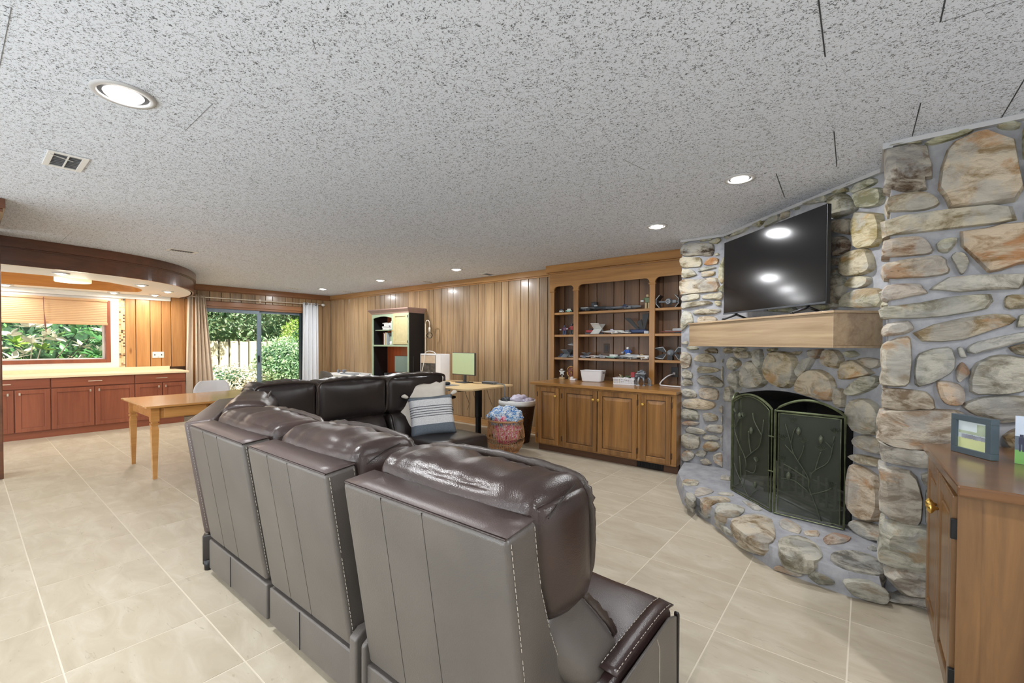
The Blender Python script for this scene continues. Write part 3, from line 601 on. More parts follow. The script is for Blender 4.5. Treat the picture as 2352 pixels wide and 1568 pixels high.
(3, 164, 144, 122, 0, 0.084, 1.085, 0.076, 1.1, 0.22, 1.094, 0.254, 1.078, 0.275, 1.025, 0.268, 1.006, 0.221, 1.004, 0.152, 0.988, 0.073, 0.995),
(3, 154, 144, 128, 0, 0.374, 1.029, 0.414, 1.064, 0.473, 1.086, 0.601, 1.096, 0.602, 1.005, 0.51, 0.961, 0.445, 0.979),
(3, 194, 174, 154, 0, 0.073, 0.856, 0.065, 0.971, 0.152, 0.985, 0.362, 1.006, 0.385, 0.96, 0.386, 0.871, 0.339, 0.82, 0.19, 0.788, 0.062, 0.815),
(3, 178, 154, 118, 0, 0.511, 0.901, 0.562, 0.946, 0.589, 0.953, 0.605, 0.839, 0.549, 0.83),
(3, 170, 160, 140, 0, 0.401, 0.926, 0.491, 0.928, 0.501, 0.844, 0.418, 0.81),
(3, 164, 158, 154, 0, 0.07, 0.825, 0.062, 0.797, 0.246, 0.789, 0.291, 0.783, 0.293, 0.709, 0.171, 0.7, 0.076, 0.707),
(3, 200, 188, 174, 0, 0.079, 0.54, 0.07, 0.639, 0.062, 0.673, 0.191, 0.671, 0.225, 0.601, 0.236, 0.475, 0.223, 0.395, 0.156, 0.398, 0.068, 0.443),
(3, 178, 174, 164, 0, 0.229, 0.665, 0.284, 0.688, 0.285, 0.619, 0.244, 0.611),
(3, 180, 172, 160, 0, 0.249, 0.586, 0.285, 0.6, 0.288, 0.412, 0.251, 0.415),
(3, 184, 184, 168, 0.09, 0.076, 0.366, 0.138, 0.399, 0.311, 0.397, 0.314, 0.182, 0.201, 0.161, 0.062, 0.178, 0.082, 0.26),
(3, 188, 178, 168, 0.12, 0.084, 0.124, 0.141, 0.17, 0.314, 0.182, 0.316, 0.075, 0.179, 0.034, 0.136, 0.067),
(3, 178, 168, 162, 0.14, 0.065, 0.003, 0.137, 0.011, 0.167, 0.037, 0.316, 0.071, 0.319, 0.003, 0.205, 0.003),
(4, 168, 148, 138, 0, -1.066, 3.678, -1.087, 3.852, -1.044, 3.912, -0.952, 3.854, -0.977, 3.751, -1.027, 3.643),
(4, 178, 168, 148, 0, -1.228, 3.889, -1.252, 4.005, -1.144, 4.095, -1.106, 3.938, -1.164, 3.864),
(4, 172, 168, 158, 0, -0.921, 3.798, -0.911, 3.875, -0.813, 3.886, -0.812, 3.831),
(4, 178, 152, 118, 0, -0.994, 3.583, -0.96, 3.687, -0.836, 3.767, -0.791, 3.686, -0.874, 3.608, -0.886, 3.487, -0.934, 3.468),
(4, 180, 164, 148, 0, -0.446, 3.466, -0.424, 3.568, -0.318, 3.475, -0.312, 3.331, -0.416, 3.365),
(4, 180, 164, 148, 0, -0.303, 3.397, -0.219, 3.465, -0.213, 3.37, -0.28, 3.329),
(4, 184, 152, 132, 0, -0.195, 3.343, -0.149, 3.493, -0.05, 3.476, -0.084, 3.354, -0.168, 3.259),
(4, 124, 124, 124, 0, 0.02, 3.362, 0.052, 3.426, 0.075, 3.358, 0.044, 3.332),
(4, 180, 158, 128, 0, -0.701, 3.258, -0.687, 3.37, -0.602, 3.526, -0.487, 3.499, -0.422, 3.158, -0.444, 3.035, -0.515, 3.028, -0.654, 3.17),
(4, 158, 154, 138, 0, -0.401, 3.069, -0.394, 3.195, -0.317, 3.299, -0.226, 3.238, -0.182, 3.124, -0.187, 2.983, -0.245, 2.935, -0.354, 2.937),
(4, 132, 132, 130, 0, -0.142, 3.042, -0.127, 3.169, -0.052, 3.254, 0.037, 3.255, 0.099, 3.131, 0.09, 3.023, 0.035, 2.978, -0.079, 2.965),
(4, 164, 164, 158, 0, -0.831, 3.357, -0.869, 3.595, -0.764, 3.641, -0.674, 3.597, -0.676, 3.413, -0.736, 3.33),
(4, 120, 118, 116, 0, -1.091, 3.568, -1.125, 3.677, -1.081, 3.689, -1.017, 3.586, -1.005, 3.47),
(4, 170, 160, 150, 0, -1.028, 4.393, -0.936, 4.379, -0.921, 4.25, -1.004, 4.237),
(4, 165, 165, 165, 0, -0.74, 3.77, -0.679, 3.778, -0.568, 3.652, -0.616, 3.594),
(13, 168, 154, 124, 0, -0.004, 0.011, 0.055, 0.042, 0.245, 0.063, 0.187, 0.021, 0.055, 0.004),
(14, 168, 158, 148, 0, 0.01, 0.011, 0.034, 0.029, 0.157, 0.034, 0.142, 0.011, 0.018, 0.004),
(14, 158, 158, 148, 0, 0.183, 0.028, 0.215, 0.062, 0.305, 0.045, 0.299, 0.028, 0.233, 0.007),
(15, 158, 160, 152, 0, -0.033, 0.06, -0.007, 0.074, 0.081, 0.085, 0.154, 0.053, 0.149, 0.009, 0.1, 0.004, 0.006, 0.014),
(12, 165, 165, 158, 0, 0.078, 0.024, 0.14, 0.05, 0.315, 0.05, 0.306, 0.026, 0.182, 0.013),
(11, 150, 152, 145, 0, 0.231, 0.026, 0.354, 0.058, 0.41, 0.042, 0.355, 0.013),
(11, 140, 135, 130, 0, 0.038, 0.056, 0.119, 0.072, 0.198, 0.034, 0.098, 0.009),
]
# ------------------------------------------------------------------ room shell
XW, YB, HC, XR, YF = -9.6, 5.33, 2.40, 1.75, -2.7
floor = struct(B().box(XW-.2, XR+.2, YF-.2, YB+.2, -.12, -.0009).done('floor', 'grout'), 'beige square tile floor with pale grout', 'floor')
# one tile mesh, shared
T = .4905; TY = .484
def tile_mesh(w, d):
    return B().box(0, w, 0, d, -.003, .0).done('floor_tile', 'tile', bevel=0)
tl = tile_mesh(T-.0065, TY-.0065); tl.parent = floor
first = True; far = B()
ntile = 0
for i in range(-4, 20):
    for j in range(-6, 11):
        x = -.042-i*T-T+.003; y = .245+j*TY+.003
        if x > XR or x < XW-T or y > YB or y < YF-TY: continue
        # tiles the camera can see, else joined
        c = Vector((x+T/2, y+TY/2, 0)); d = c-Vector((0, 0, 1.33)); z = d.dot(F1)
        vis = False
        if z > .2:
            px = 1176+1014.6*d.dot(R2)/z
            vis = -260 < px < 2600 and z > .9
        if vis and ntile < 290:
            o = tl if first else dup(tl, floor); first = False; o.location = (x, y, 0); ntile += 1
            if x < XW: o.location.x = x
        else: far.box(x, x+T-.006, y, y+TY-.006, -.004, 0)
fo = far.done('floor_tile_field', 'tile', floor); fo['kind'] = 'stuff'

ceil = struct(B().box(XW-.2, XR+.2, YF-.2, YB+.2, HC, HC+.15).done('ceiling', 'ceiling'), 'grey white fissured acoustic tile ceiling', 'ceiling')
for k, (x0, y0, x1, y1) in enumerate(((-.128, 1.6, -.132, 2.02), (-.139, 2.75, -.15, 3.3), (-.452, 3.2, -.475, 3.75), (.483, 2.68, .483, 3.08), (.175, 2.66, .171, 3.06), (.177, 1.7, .178, 2.04), (-2.15, .113, -2.65, .106), (-2.3, .718, -2.7, .721), (-1.112, 2.40, -1.076, 2.64), (-6.0, .688, -6.8, .683), (-6.86, 1.30, -7.12, 1.315), (.178, 2.04, .5, 2.05))):
    L_ = math.hypot(x1-x0, y1-y0); an = math.atan2(y1-y0, x1-x0)
    jw = .0022 if k < 6 else .0009
    B().box(0, L_, -jw, jw, -.0012, .002).done('tile_joint', 'dgrey' if k < 6 else 'grey', ceil, loc=(x0, y0, HC)).rotation_euler = (0, 0, an)
# walls (grooved planks as parts of the two panelled walls)
wb = struct(B().box(XW-.2, XR+.2, YB, YB+.15, 0, HC).done('wall_back', 'cabd'), 'wood panelled back wall of vertical boards', 'wall')
gx = [XW, -9.42, -9.257, -9.051, -8.821, -8.613, -8.446, -8.267, -8.126, -7.83, -7.682, -7.524, -7.328, -7.178, -6.929, -6.784, -6.591, -6.447, -6.186, -6.069, -5.858, -5.713, -5.558, -5.319, -5.174, -4.97, -4.828, -4.62, -4.47, -4.329, -4.089, -3.944, -3.746, -3.6, -3.43]
for a, b in zip(gx, gx[1:]):
    B().box(a+.004, b-.004, YB-.016, YB, .10, 2.32).done('wall_plank', 'panel', wb, bevel=.004, seg=1)
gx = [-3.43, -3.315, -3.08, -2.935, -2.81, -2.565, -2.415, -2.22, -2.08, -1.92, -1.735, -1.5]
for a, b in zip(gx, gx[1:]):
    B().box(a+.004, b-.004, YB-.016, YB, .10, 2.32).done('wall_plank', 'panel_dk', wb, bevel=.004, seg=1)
o = struct(B().box(XW, -3.43, YB-.06, YB-.017, 2.315, HC-.001).box(XW, -3.43, YB-.035, YB-.017, 2.295, 2.315).done('trim_1', 'trimx', bevel=.004), 'honey wood crown trim over the back wall', 'trim')
o = struct(B().box(XW, -3.25, YB-.035, YB-.017, 0, .10).box(XW, -3.25, YB-.05, YB-.035, 0, .022).done('baseboard_back', 'trimx', bevel=.003), 'wood baseboard under the back wall panelling', 'baseboard')
# door wall with opening for the kitchen window and the sliding door
wl = struct(B().box(XW-.15, XW, YF-.2, .0, 0, HC).box(XW-.15, XW, 0, 1.51, 0, 1.02).box(XW-.15, XW, 0, 1.51, 1.985, HC).box(XW-.15, XW, 1.51, 2.79, 0, HC)
            .box(XW-.15, XW, 2.79, 4.72, 2.02, HC).box(XW-.15, XW, 4.72, YB+.15, 0, HC).done('wall_left', 'white'), 'window and glass door wall', 'wall')
B().box(XW, XW+.003, 1.71, 2.79, .02, 2.12).box(XW, XW+.003, 2.54, YB-.017, 2.1, 2.31).box(XW, XW+.003, 4.732, YB-.017, .02, 2.31).done('panel_backing', 'cabd', wl)
gy = [1.71, 1.846, 2.039, 2.195, 2.331, 2.54]
for a, b in zip(gy, gy[1:]):
    B().box(XW, XW+.016, a+.004, b-.004, .90, 2.12).done('wall_plank', 'pine', wl, bevel=.004, seg=1)
gy = [2.54, 2.72, 2.919, 3.115, 3.261, 3.457, 3.707, 3.905, 4.047, 4.301, 4.445, 4.591, 4.732]
for a, b in zip(gy, gy[1:]):
    B().box(XW, XW+.016, a+.004, b-.004, 2.11, 2.30).done('wall_plank', 'panel', wl, bevel=.004, seg=1)
for a, b in ((4.732, 4.86), (4.86, 4.986), (4.986, 5.119), (5.119, YB-.017)):
    B().box(XW, XW+.016, a+.004, b-.004, .10, 2.30).done('wall_plank', 'panel', wl, bevel=.004, seg=1)
B().box(XW, XW+.016, 2.545, 2.79, 0, 2.12).done('wall_plank', 'pine', wl, bevel=.004, seg=1)
struct(B().box(XW, XW+.055, 2.47, YB-.06, 2.30, HC-.001).box(XW, XW+.03, 2.47, YB-.06, 2.285, 2.30).done('trim_2', 'trimy', bevel=.004), 'brown crown trim over the sliding door wall', 'trim')
struct(B().box(XW, XW+.045, 2.79, 4.74, 2.015, 2.105).box(XW, XW+.04, 4.70, 4.77, 0, 2.02).box(XW, XW+.04, 2.74, 2.80, 0, 2.02).done('trim_3', 'trimy', bevel=.005), 'wood casing around the sliding glass door', 'trim')
struct(B().box(XW-.14, XW+.02, 2.80, 4.70, 1.975, 2.015).done('trim_4', 'trimy'), 'door head jamb')
# unseen walls behind the camera and at the right
struct(B().box(XW-.2, XR+.2, YF-.15, YF, 0, HC).done('wall_front', 'white'), 'plain white wall behind the camera', 'wall')
for k, (x0, x1) in enumerate(((-3.4, .2), (-7.7, -5.1))):  # frames added on the solid wall around the two unseen fill lights
    b = B().box(x0-.06, x1+.06, YF, YF+.03, .44, .50).box(x0-.06, x1+.06, YF, YF+.03, 2.0, 2.06).box(x0-.06, x0, YF, YF+.03, .50, 2.0).box(x1, x1+.06, YF, YF+.03, .50, 2.0)
    struct(b.done('window_%d' % (k+2), 'white', bevel=.003), 'white framed window in the wall behind the camera', 'window')
struct(B().box(XR, XR+.15, YF-.2, YB+.2, 0, HC).done('wall_right', 'white'), 'plain white right wall', 'wall')

# kitchen window: casing, pane, pleated shade
win = struct(B().box(XW-.10, XW+.012, 1.47, 1.53, 1.0, 2.0).box(XW-.10, XW+.012, -.02, 1.47, 1.0, 1.055).box(XW-.10, XW+.012, -.02, 1.47, 1.955, 2.0).done('window_1', 'cherry', bevel=.004), 'kitchen window in a brown wood frame', 'window')
B().box(XW-.085, XW-.079, 0, 1.47, 1.055, 1.955).done('pane', 'glass', win)
B().box(XW-.095, XW-.07, 1.44, 1.47, 1.055, 1.955).box(XW-.095, XW-.07, 0, 1.44, 1.055, 1.075).done('sash', 'white', win, bevel=.003)
sh = B().grid(lambda u, v: (XW+.035+.002*(abs((v*26) % 2-1)*2-1), -.3+u*1.785, 1.985-v*.345), 2, 52).done('pleated_shade', 'shade', solid=.002, fix=False)
tag(sh, 'cream pleated shade half raised over the kitchen window', 'window shade')
B().box(XW+.016, XW+.06, -.3, 1.49, 1.975, 2.01).done('head_rail', 'shade', sh, bevel=.004)
B().box(XW+.02, XW+.056, -.3, 1.487, 1.60, 1.64).done('bottom_rail', 'shade', sh, bevel=.006)
cd = B().tube([(XW+.07, .775, 2.0), (XW+.075, .778, 1.83), (XW+.072, .782, 1.74)], .0035, 6).tube([(XW+.072, .782, 1.74), (XW+.073, .79, 1.60), (XW+.07, .80, 1.48)], [.006, .009, .004], 6).done('shade_cord', 'brownred', sh, smooth=True)
# mosaic strip (24 x 3 tesserae)
ms = struct(B().box(XW, XW+.006, 1.632, 1.708, .915, 2.05).done('trim_5', 'white'), 'narrow strip of amber mosaic glass tiles beside the window', 'trim')
m0 = None
for j in range(44):
    for i in range(3):
        if m0 is None: m0 = B().box(0, .006, 0, .022, 0, .0225).done('mosaic_tile', 'mosaic', ms); o = m0
        else: o = dup(m0, ms)
        o.location = (XW+.0065, 1.634+i*.0247, .917+j*.0256)
# outlet plate
ol = tag(B().box(XW+.017, XW+.023, 2.062, 2.222, 1.06, 1.165).done('light_switch_plate', 'white', bevel=.003), 'white double switch plate above the kitchen counter', 'switch plate')
for y in (2.095, 2.19): B().box(XW+.023, XW+.028, y-.007, y+.007, 1.10, 1.125).done('toggle', 'dgrey', ol)
B().box(XW+.023, XW+.026, 2.135, 2.15, 1.07, 1.08).done('outlet_slot', 'grey', ol)

# ------------------------------------------------------------------ soffit with its round recess
def catmull(P, n=8):
    out = []
    for i in range(len(P)-1):
        p0 = Vector(P[max(i-1, 0)]); p1 = Vector(P[i]); p2 = Vector(P[i+1]); p3 = Vector(P[min(i+2, len(P)-1)])
        for k in range(n):
            t = k/n
            out.append(.5*((2*p1)+(-p0+p2)*t+(2*p0-5*p1+4*p2-p3)*t*t+(-p0+3*p1-3*p2+p3)*t**3))
    out.append(Vector(P[-1])); return out
so = [(-6.84, -.35), (-6.84, .27), (-6.88, .63), (-6.96, 1.06), (-7.08, 1.36), (-7.25, 1.63), (-7.55, 1.92), (-7.92, 2.14), (-8.33, 2.31), (-8.95, 2.45), (-9.6, 2.47)]
so = [Vector((p[0], p[1])) for p in catmull([(a, b, 0) for a, b in so], 6)]
lo = [Vector(p) for p in so]
cen = Vector((-8.6, 0))
def off(P, d): return [p+(cen-p).normalized()*d for p in P]
soff = struct(B().bm and B().done('trim_6', 'white'), 'round dropped soffit over the kitchen counter with white underside', 'soffit')
inner = [(-9.19, -.6), (-9.18, .37), (-9.17, .97), (-9.13, 1.45), (-9.02, 1.70), (-8.85, 1.755), (-8.5, 1.70), (-8.18, 1.54), (-7.98, 1.36), (-7.8, 1.18), (-7.66, .75), (-7.62, .30), (-7.62, -.6)]
inner = [Vector((p[0], p[1])) for p in catmull([(a, b, 0) for a, b in inner], 4)]
ZS = 2.12
b = B(); P = off(so, .03)
# underside as a fan of quads between the inner opening and the outer edge, plus straight pieces
outer_poly = [Vector((XW, 2.44))] + P[::-1][3:] + [Vector((-6.86, -.6))]
from mathutils.geometry import tessellate_polygon
for z in (ZS,):
    loop1 = [Vector((p.x, p.y, z)) for p in ([Vector((XW, -.6))] + outer_poly)]
    # bridge: outer loop then inner loop as a channel polygon (open at y=-.6)
    poly = [Vector((XW, -.6, z)), Vector((XW, 2.44, z))] + [Vector((p.x, p.y, z)) for p in P[::-1][2:]] + [Vector((-6.86, -.6, z))] + [Vector((p.x, p.y, z)) for p in inner[::-1]]
    tr = tessellate_polygon([poly]); vs = [b.bm.verts.new(p) for p in poly]
    for t in tr:
        try: b.bm.faces.new([vs[i] for i in t])
        except ValueError: pass
us = b.done('underside', 'white', soff, fix=False)
def ribbon(P, z0, z1, name, mat, thick, par):
    b = B(); n = len(P)-1
    b.grid(lambda u, v: (P[round(u*n)].x, P[round(u*n)].y, z0+(z1-z0)*v), n, 1)
    return b.done(name, mat, par, smooth=False, solid=thick)
ribbon(so, ZS-.004, 2.29, 'fascia', 'soffit', .02, soff)
ribbon([p+(p-cen).normalized()*.028 for p in so], 2.298, HC-.001, 'crown_fascia', 'soffit', .03, soff)
ribbon([p+(p-cen).normalized()*.016 for p in so], 2.283, 2.297, 'bead', 'soffit', .016, soff)
ribbon(inner, ZS-.001, HC-.05, 'recess_fascia', 'recess', .015, soff)
b = B(); poly = [Vector((p.x, p.y, HC-.05)) for p in inner]; vs = [b.bm.verts.new(p) for p in poly]; b.bm.faces.new(vs)
b.done('recess_top', 'white', soff, fix=False)
B().box(XW+.002, XW+.05, -.6, 2.32, 2.05, ZS-.002).done('edge_board', 'white', soff, bevel=.003)
# drum light in the recess
dl = empty('drum_ceiling_light', 'cream drum shade ceiling light inside the kitchen soffit recess', 'ceiling light', (-8.02, .92, 0))
B().lathe([(.17, 2.10), (.175, 2.105), (.175, 2.20), (.17, 2.205)], n=32).done('drum_shade', 'drum', dl, smooth=False)
B().lathe([(.05, 2.206), (.05, 2.345)], n=16).done('stem', 'white', dl)
B().lathe([(.012, 2.085), (.016, 2.09), (.012, 2.10)], n=12).done('finial', 'nickel', dl)
dd = bpy.data.lights.new('drum_glow', 'POINT'); dd.energy = 6; dd.color = (1, .84, .6); dd.shadow_soft_size = .15
do = bpy.data.objects.new('drum_glow', dd); COL.objects.link(do); do.location = (0, 0, 2.04); do.parent = dl

# ------------------------------------------------------------------ recessed lights and vents
def can(x, y, z, label, r=.065, w=1.0, warm=False, group=None, spread=160):
    t = empty('recessed_light', label, 'ceiling light', (x, y, z), group=group)
    B().lathe([(r+.028, -.001), (r+.026, -.008), (r+.004, -.010), (r+.002, -.002), (r+.002, .0)], n=28, cap=False).done('trim_ring', 'trimgrey', t, smooth=True)
    B().lathe([(r+.002, -.002), (r*.80, -.0035)], n=24, cap=False).done('baffle', 'dgrey', t)
    B().lathe([(r*.82, -.003), (r*.74, -.012), (r*.5, -.020), (.002, -.024)], n=24, cap=False).done('lens', 'bulbwarm' if warm else 'bulb', t, smooth=True)
    ld = bpy.data.lights.new('can_light', 'AREA'); ld.shape = 'DISK'; ld.size = r*2; ld.energy = CAN_W*w; ld.color = (1, .93, .83) if warm else (.97, .98, 1)
    lo_ = bpy.data.objects.new('can_light', ld); COL.objects.link(lo_); lo_.location = (0, 0, -.028); lo_.parent = t
    return t
can(-2.515, .452, HC, 'large bright recessed ceiling light at the upper left', .085, 1.5)
can(-.648, 3.15, HC, 'recessed light in the ceiling nearest the television', w=.7)
can(-1.49, 3.95, HC, 'recessed light in the ceiling in front of the built-in bookcase', w=.8)
can(-4.62, 4.48, HC, 'glowing recessed light above the standing desk', w=1.1)
can(-6.45, 4.47, HC, 'glowing recessed light above the hutch', w=1.1)
can(-8.40, 4.49, HC, 'glowing recessed light in the far room corner', w=1.1)
for x, y in ((-.4, -.9), (-2.5, -1.7), (-5.2, -1.7), (1.1, 1.2), (-7.6, -1.7)):
    can(x, y, HC, 'recessed ceiling light outside the photographed part of the room', w=1.3, group='recessed lights out of view')
for x, y, lb, w in ((-7.23, .73, 'soffit downlight beside the drum shade light', .5), (-7.81, 1.57, 'soffit downlight next to the curved fascia', .6), (-9.25, 2.03, 'soffit downlight close to the knotty pine wall', .6), (-8.47, 2.02, 'soffit downlight at the rounded soffit tip', .6), (-9.33, 1.53, 'soffit downlight over the window edge', .2), (-9.3, .40, 'soffit downlight at the left edge above the shade', .5)):
    can(x, y, ZS-.001, lb, .05, w*.75, True)
def vent(x, y, lx, ly, label, nb, along, rot=0):
    t = empty('ceiling_vent', label, 'vent', (x, y, HC), rot)
    fr = .028
    b = B().box(-lx/2, lx/2, -ly/2, -ly/2+fr, -.008, -.001).box(-lx/2, lx/2, ly/2-fr, ly/2, -.008, -.001).box(-lx/2, -lx/2+fr, -ly/2+fr, ly/2-fr, -.008, -.001).box(lx/2-fr, lx/2, -ly/2+fr, ly/2-fr, -.008, -.001)
    b.done('frame', 'white', t, bevel=.002)
    B().box(-lx/2+fr, lx/2-fr, -ly/2+fr, ly/2-fr, -.002, -.0012).done('backing', 'dgrey', t)
    for k in range(nb):
        u = (k+.5)/nb
        if along == 'x': B().box(-lx/2+fr, lx/2-fr, -.003, .003, -.0065, -.0025).done('louvre', 'grey', t, loc=(0, -ly/2+fr+u*(ly-2*fr), 0))
        else: B().box(-.003, .003, -ly/2+fr, ly/2-fr, -.0065, -.0025).done('louvre', 'grey', t, loc=(-lx/2+fr+u*(lx-2*fr), 0, 0))
    return t
v = vent(-3.71, .40, .31, .17, 'white framed ceiling register below the large recessed light', 8, 'y')
B().box(-.003, .003, -.085, .03, -.010, -.007).done('damper_lever', 'white', v, loc=(.06, 0, 0)).rotation_euler = (0, 0, .5)
B().box(-.13, .13, -.004, .004, -.009, -.007).done('centre_bar', 'white', v)
vent(-6.25, 1.63, .17, .28, 'small white ceiling register near the curved wood soffit', 9, 'x')
vent(-4.56, 5.10, .17, .26, 'white ceiling register next to the crown trim above the desk', 7, 'x')
vent(-5.96, 5.10, .12, .28, 'thin white ceiling register above the hutch lamp', 5, 'x')
vent(-8.43, 5.07, .12, .32, 'thin white ceiling register near the far room corner', 5, 'x')
vent(-8.80, 4.10, .12, .28, 'white ceiling register in front of the sliding door', 5, 'x')

# ------------------------------------------------------------------ kitchen cabinets and counter
kc = empty('kitchen_base_cabinet', 'reddish cherry base cabinet run under the pale kitchen counter', 'cabinet', (-9.2, 1.0, 0))
KX = -8.87
def kc_add(b, name, mat, par=None, **k):
    o = b.done(name, mat, par or kc, **k)
    if par is None: o.location = (9.2, -1.0, 0)
    return o
kc_add(B().box(XW+.02, KX-.022, -.6, 2.345, .10, .825), 'carcass', 'cherryy')
kc_add(B().box(XW+.02, KX-.03, -.6, 2.33, .0, .10), 'toe_kick', 'cherryy')
def shaker(y0, y1, z0, z1, hy=None, drawer=False):
    b = B(); f = .055; x0, x1 = KX-.021, KX
    if drawer: d = kc_add(b.box(x0, x1, y0, y1, z0, z1), 'drawer', 'cherryy', bevel=.003)
    else:
        b.box(x0, x1, y0, y0+f, z0, z1).box(x0, x1, y1-f, y1, z0, z1).box(x0, x1, y0+f, y1-f, z0, z0+f).box(x0, x1, y0+f, y1-f, z1-f, z1).box(x0, x1-.010, y0+f, y1-f, z0+f, z1-f)
        d = kc_add(b, 'door', 'cherry', bevel=.002)
    if drawer:
        m = (y0+y1)/2; h = B().tube([(x1+.028, m-.075, (z0+z1)/2+.005), (x1+.028, m+.075, (z0+z1)/2+.005)], .005, 8).tube([(x1, m-.05, (z0+z1)/2+.005), (x1+.028, m-.05, (z0+z1)/2+.005)], .004, 6).tube([(x1, m+.05, (z0+z1)/2+.005), (x1+.028, m+.05, (z0+z1)/2+.005)], .004, 6).done('handle', 'nickel', d)
    elif hy is not None:
        h = B().box(x1, x1+.018, hy-.009, hy+.009, z1-.07, z1-.035).done('knob', 'nickel', d, bevel=.003)
for y0, y1 in ((-.1, .775), (.787, 1.683), (1.695, 2.345)): shaker(y0, y1, .69, .82, drawer=True)
shaker(-.1, .435, .105, .675, .385); shaker(.447, .775, .105, .675, .49)
shaker(.787, 1.225, .105, .675, 1.185); shaker(1.237, 1.683, .105, .675, 1.28)
shaker(1.695, 2.03, .105, .675, 1.99); shaker(2.042, 2.345, .105, .675, 2.08)
ct = B().box(XW+.018, KX+.03, -.6, 2.39, .826, .862).done('countertop', 'laminate', bevel=.006)
tag(ct, 'pale cream laminate kitchen countertop on the cherry cabinets', 'countertop')
B().box(XW+.018, XW+.038, -.6, 2.30, .862, .915).done('backsplash', 'laminate', ct, bevel=.003)

# column at the left edge with crown
col = struct(B().box(-6.78, -6.50, -.12, .250, 0, 2.30).done('trim_7', 'soffit', bevel=.006), 'dark wood column at the left edge of the view', 'column')
cr = struct(B().box(-6.40, -5.04, -.20, .222, 2.325, HC-.001).box(-6.38, -5.055, -.18, .21, 2.30, 2.325).box(-6.35, -5.10, -.15, .17, 2.0, 2.30).done('trim_8', 'soffit', bevel=.004), 'dark wood header end at the ceiling on the far left', 'trim')

# ------------------------------------------------------------------ sliding door and curtains
sd = struct(B().box(XW-.12, XW-.02, 2.80, 2.86, .0, 1.975).box(XW-.12, XW-.02, 4.64, 4.70, 0, 1.975).box(XW-.12, XW-.02, 2.86, 4.64, 0, .05).done('door_1', 'alum_d', bevel=.003), 'aluminium framed sliding glass door to the garden', 'door')
B().box(XW-.05, XW-.01, 2.84, 3.80, 1.905, 1.975).box(XW-.05, XW-.01, 3.755, 3.825, .05, 1.905).box(XW-.05, XW-.01, 2.82, 2.875, .05, 1.905).box(XW-.05, XW-.01, 2.875, 3.755, .05, .11).done('sliding_frame', 'alum', sd, bevel=.004)
B().box(XW-.035, XW-.03, 2.875, 3.755, .11, 1.905).done('pane', 'glass', sd)
B().box(XW-.11, XW-.07, 3.80, 3.86, .05, 1.975).box(XW-.11, XW-.07, 3.86, 4.64, 1.93, 1.975).done('fixed_frame', 'alum', sd, bevel=.003)
B().box(XW-.092, XW-.088, 3.86, 4.64, .05, 1.93).done('pane', 'glass', sd)
B().box(XW-.01, XW+.02, 3.765, 3.79, .93, 1.07).done('pull_handle', 'black', sd, bevel=.003)
rod = tag(B().tube([(XW+.10, 2.36, 2.158), (XW+.10, 5.05, 2.178)], .010, 10).done('curtain_rod', 'rod', smooth=True), 'slim cream curtain rod above the sliding door', 'curtain rod')
B().lathe([(.004, 0), (.02, .01), (.03, .035), (.024, .06), (.008, .085)], n=14, tf=lambda p: Vector((p.x, p.z, p.y))).done('finial', 'white', rod, smooth=True, loc=(XW+.10, 5.045, 2.178))
B().box(XW+.017, XW+.10, 3.79, 3.81, 2.16, 2.175).box(XW+.017, XW+.022, 3.78, 3.82, 2.14, 2.20).done('bracket', 'rod', rod)
def curtain(y0, y1, y0b, y1b, nf, mat, label, x=XW+.10, amp=.035, grom=()):
    n = nf*10
    def f(u, v):
        a = (y0+(y1-y0)*u)*(1-v)+(y0b+(y1b-y0b)*u)*v
        return (x+amp*(1-.2*v)*sin(u*nf*2*pi)+.01*sin(7*u+3*v), a+.006*sin(u*nf*4*pi), 2.20-(2.20-.012)*v)
    o = tag(B().grid(f, n, 10).done('curtain', mat, smooth=True, solid=.003, fix=False), label, 'curtain')
    for gy in grom: B().lathe([(.016, -.004), (.024, -.004), (.024, .004), (.016, .004)], n=16, cap=False, tf=lambda p: Vector((p.z, p.x, p.y))).done('grommet', 'blackmetal', o, loc=(x+.038, gy, 2.17))
    return o
curtain(2.555, 2.635, 2.50, 2.62, 1, 'curtL', 'narrow beige curtain edge next to the pine wall', amp=.02)
curtain(2.665, 2.82, 2.66, 3.0, 4, 'curtL', 'gathered beige curtain at the left of the sliding door')
curtain(4.63, 4.965, 4.60, 4.98, 4, 'curtR', 'white grommet curtain at the right of the sliding door', grom=(4.69, 4.90))
# ------------------------------------------------------------------ built-in base cabinet and bookcase
bc = empty('built_in_base_cabinet', 'stained wood base cabinet with four raised panel doors under the bookcase', 'cabinet', (-2.4, 4.9, 0))
BF = 4.52
def badd(b, name, mat, par=None, **k):
    o = b.done(name, mat, par or bc, **k)
    if par is None: o.location = Vector(o.location)+Vector((2.4, -4.9, 0))
    return o
XL, XRt = -3.24, -1.485
badd(B().box(XL, XRt, BF+.02, YB-.02, .085, .815), 'carcass', 'oak_z')
badd(B().box(XL+.02, XRt, BF+.055, BF+.10, 0, .085), 'toe_kick', 'toe')
b = B()   # face frame
for x0, x1 in ((XL, -3.19), (-2.885, -2.835), (-1.895, -1.85), (-1.535, XRt)): b.box(x0, x1, BF, BF+.022, .112, .788)
b.box(XL, XRt, BF, BF+.022, .085, .111).box(XL, XRt, BF, BF+.022, .789, .815)
badd(b, 'face_frame', 'oak_z', bevel=.002)
